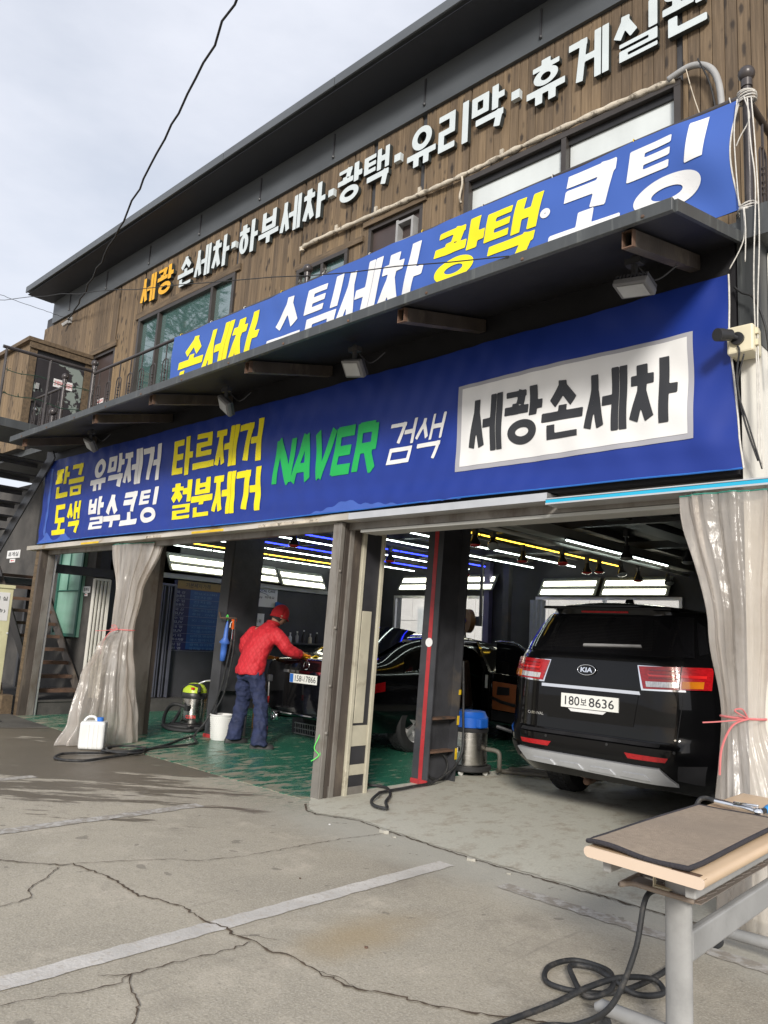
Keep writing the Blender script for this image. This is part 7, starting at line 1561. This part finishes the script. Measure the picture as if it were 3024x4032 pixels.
MB().bar(pr(TW*.60,.40,.30),pr(TW*.60,.40,1.50),.03,.10).build('stretcher', M['table_grey'], tb, bevel=.008)
MB().bar(pr(TW-.07,TZ-.065,.06),pr(TW-.07,TZ-.065,1.6),.035,.045).build('side_rail', M['table_grey'], tb, bevel=.005); MB().bar(pr(.06,TZ-.065,.06),pr(.06,TZ-.065,1.6),.03,.04).build('side_rail', M['table_grey'], tb, bevel=.005)
# perforated under shelf
shf_ = MB(); z = TZ-.15
for i in range(12):
    t0 = .30+.095*i; shf_.bar(pr(.05,z,t0),pr(TW*.72,z,t0),.07,.003)
for s in (.05,.13,.22,TW*.72): shf_.bar(pr(s,z-.004,.25),pr(s,z-.004,1.4),.028,.003)
so2 = shf_.build('perforated_shelf', pm('rusty_shelf',(.22,.19,.165),.6,0,.2,6,.2,40,dirt=(.16,.08,.045),dscale=6), tb)
MB().tube(spline([pr(TW*.70,z,.245),pr(.09,z,.24),pr(.045,z,.28),pr(.04,z,1.4)],6),.009,8).build('shelf_rim', pm('rusty_rim',(.26,.21,.17),.6,0,.2), so2, smooth=True); MB().bar(pr(.15,z,.262),pr(.15,TZ-.04,.262),.018,.004).bar(pr(.15,z+.008,.262),pr(.21,z+.008,.262),.026,.006).build('shelf_hanger', M['cream'], so2)
# carpet mat on the table
mt2 = thing('carpet_mat','brown carpet mat with dark bound edge lying on the table','mat',(3.9,-1.55,.72))
def mat_fn(u, v):
    s = lerp(.010,TW-.055,u); t = lerp(.012,1.06,v); z = TZ+.012+.003*math.sin(u*5+v*4)+(.005*max(0,1-v*8))*math.sin(u*7+.5)
    return pr(s,z,t)
MB().grid(mat_fn,30,46).build('pile', M['mat'], mt2, smooth=True, solid=.010)
ed = [mat_fn(i/20,0) for i in range(21)]+[mat_fn(1,i/24) for i in range(1,25)]+[mat_fn(1-i/20,1) for i in range(1,21)]+[mat_fn(0,1-i/24) for i in range(1,24)]
MB().tube(ed,.0085,7,closed=True).build('binding', M['mat_edge'], mt2, smooth=True)
# air gun with blue nozzle lying on the table
g1 = thing('chrome_air_gun','chrome air gun with a blue nozzle lying on the far end of the table','air gun',(3.9,-.75,.73))
q0, q1, q2, q3 = pr(.05,TZ+.022,1.17),pr(.14,TZ+.022,1.15),pr(.26,TZ+.024,1.10),pr(.37,TZ+.022,1.13)
MB().tube([q0,q0.lerp(q1,.5),q1],[.013,.015,.013],10).tube(spline([q1,q1.lerp(q2,.5)+V3((0,0,.004)),q2],5),[.011,.012,.013,.013,.014,.014,.014,.014,.013,.013,.013],10).build('grip', M['chrome'], g1, smooth='auto')
MB().tube([q1+V3((0,0,.014)),q2+V3((0,0,.026))],.006,6).build('lever', M['chrome'], g1, smooth=True); MB().sphere(q2,.020,12).build('valve', M['chrome'], g1, smooth=True)
d_ = (pr(.30,TZ+.04,1.25)-q2).normalized(); MB().cyl(q2,q2+d_*.05,.012,n=10).build('neck', M['black_plastic'], g1); nz = MB().lathe([(.012,0),(.019,.03),(.019,.07),(.025,.10)],q2+d_*.05,16,d_,caps=False).build('nozzle', pm('blue_nozzle',(.03,.22,.52),.4), g1, smooth=True); MB().lathe([(.026,.095),(.029,.10),(.029,.12),(.02,.122),(.0005,.122)],q2+d_*.05,16,d_,caps=False).build('nozzle_rim', M['black_rubber'], nz, smooth='auto')
# hose from the gun over the edge, and the coil on the ground
hs = [q0, q0+V3((-.06,.02,.0)), pr(-.035,TZ+.005,1.14), pr(-.09,TZ-.12,1.05), pr(-.085,.45,.85), pr(-.02,.25,.55), pr(-.10,.05,.28)]
hs2 = [q0, q0+V3((-.05,.01,.004)), pr(-.03,TZ+.004,1.16), pr(-.05,TZ-.10,1.10), pr(.02,TZ-.17,.80), pr(.10,TZ-.19,.45), pr(.085,.50,.33), pr(.07,.33,.27), pr(-.0,.14,.22), pr(-.13,.035,.20), (3.50,-1.90,.02), (3.44,-2.05,.02),(3.36,-2.4,.02)]
tag(MB().tube(spline(hs2,10),.0105,8).build('table_hose', M['hose_grey'], smooth=True),'thick black hose hanging from the table edge down to the ground','hose')
tag(MB().tube(spline([(3.53,-.3,.02),(3.51,-.49,.02),(3.545,-.75,.02),(3.57,-1.0,.02),(3.57,-1.2,.02),(3.545,-1.40,.02),(3.50,-1.50,.02),(3.40,-1.58,.02),(3.29,-1.585,.02),(3.22,-1.45,.02),(3.25,-1.30,.02),(3.37,-1.27,.022),(3.47,-1.36,.04),(3.53,-1.50,.042),(3.48,-1.60,.03),(3.36,-1.50,.045),(3.29,-1.38,.03),(3.36,-1.33,.03),(3.47,-1.40,.05),(3.60,-1.42,.03),(3.66,-1.30,.02),(3.60,-1.25,.04),(3.52,-1.38,.055),(3.47,-1.56,.05),(3.43,-1.75,.03),(3.38,-2.0,.02),(3.30,-2.6,.02)],8),.0115,8).build('hose_coil', M['hose_grey'], smooth=True),'black hose lying in crossed loops on the ground by the table','hose')

# ------------------------------------------------------------------ pine beside the lot, mirrored in the upper left window
def pine(x, y, h, z0, rad, label, n=2600, seed=3):
    rn = random.Random(seed); t = thing('pine_tree', label, 'tree', (x,y,0)); tr = MB().tube([(x,y,0),(x+.1,y,h*.4),(x-.05,y+.05,h*.75),(x,y,h)],[.20,.15,.09,.02],8); bo = tr.build('trunk', pm('pine_bark',(.09,.06,.04),.9,0,.3,6,.6,20), t, smooth=True)
    lv = MB()
    for k in range(46):
        z = lerp(z0,h,k/46)+rn.uniform(-.15,.15); a = rn.uniform(0,6.28); L_ = rad*(1-(z-z0)/(h-z0)*.8)*rn.uniform(.6,1.05); tip = V3((x+L_*math.cos(a),y+L_*math.sin(a),z+rn.uniform(-.1,.5)))
        MB().tube([(x,y,z-.15),tip],[.035,.008],5).build('limb', bo.data.materials[0], t)
        for q in range(n//46):
            c = V3((x,y,z-.15)).lerp(tip, rn.uniform(.3,1.05))+V3((rn.gauss(0,.16),rn.gauss(0,.16),rn.gauss(0,.13))); d = V3((rn.gauss(math.cos(a),.7),rn.gauss(math.sin(a),.7),rn.gauss(.4,.4))).normalized(); s_ = d.orthogonal().normalized()*.012
            for m_ in range(3):
                dd = (d+V3((rn.gauss(0,.35),rn.gauss(0,.35),rn.gauss(0,.35)))).normalized()*rn.uniform(.14,.26); lv.quad(c-s_,c+s_,c+dd+s_*.3,c+dd-s_*.3)
    lv.build('crown', pm('pine_needles',(.035,.075,.04),.6,0,.3,3), t)
pine(-12.6,-3.7,11.2,5.5,2.6,'pine tree left of the lot, seen as a reflection in the upper left window')
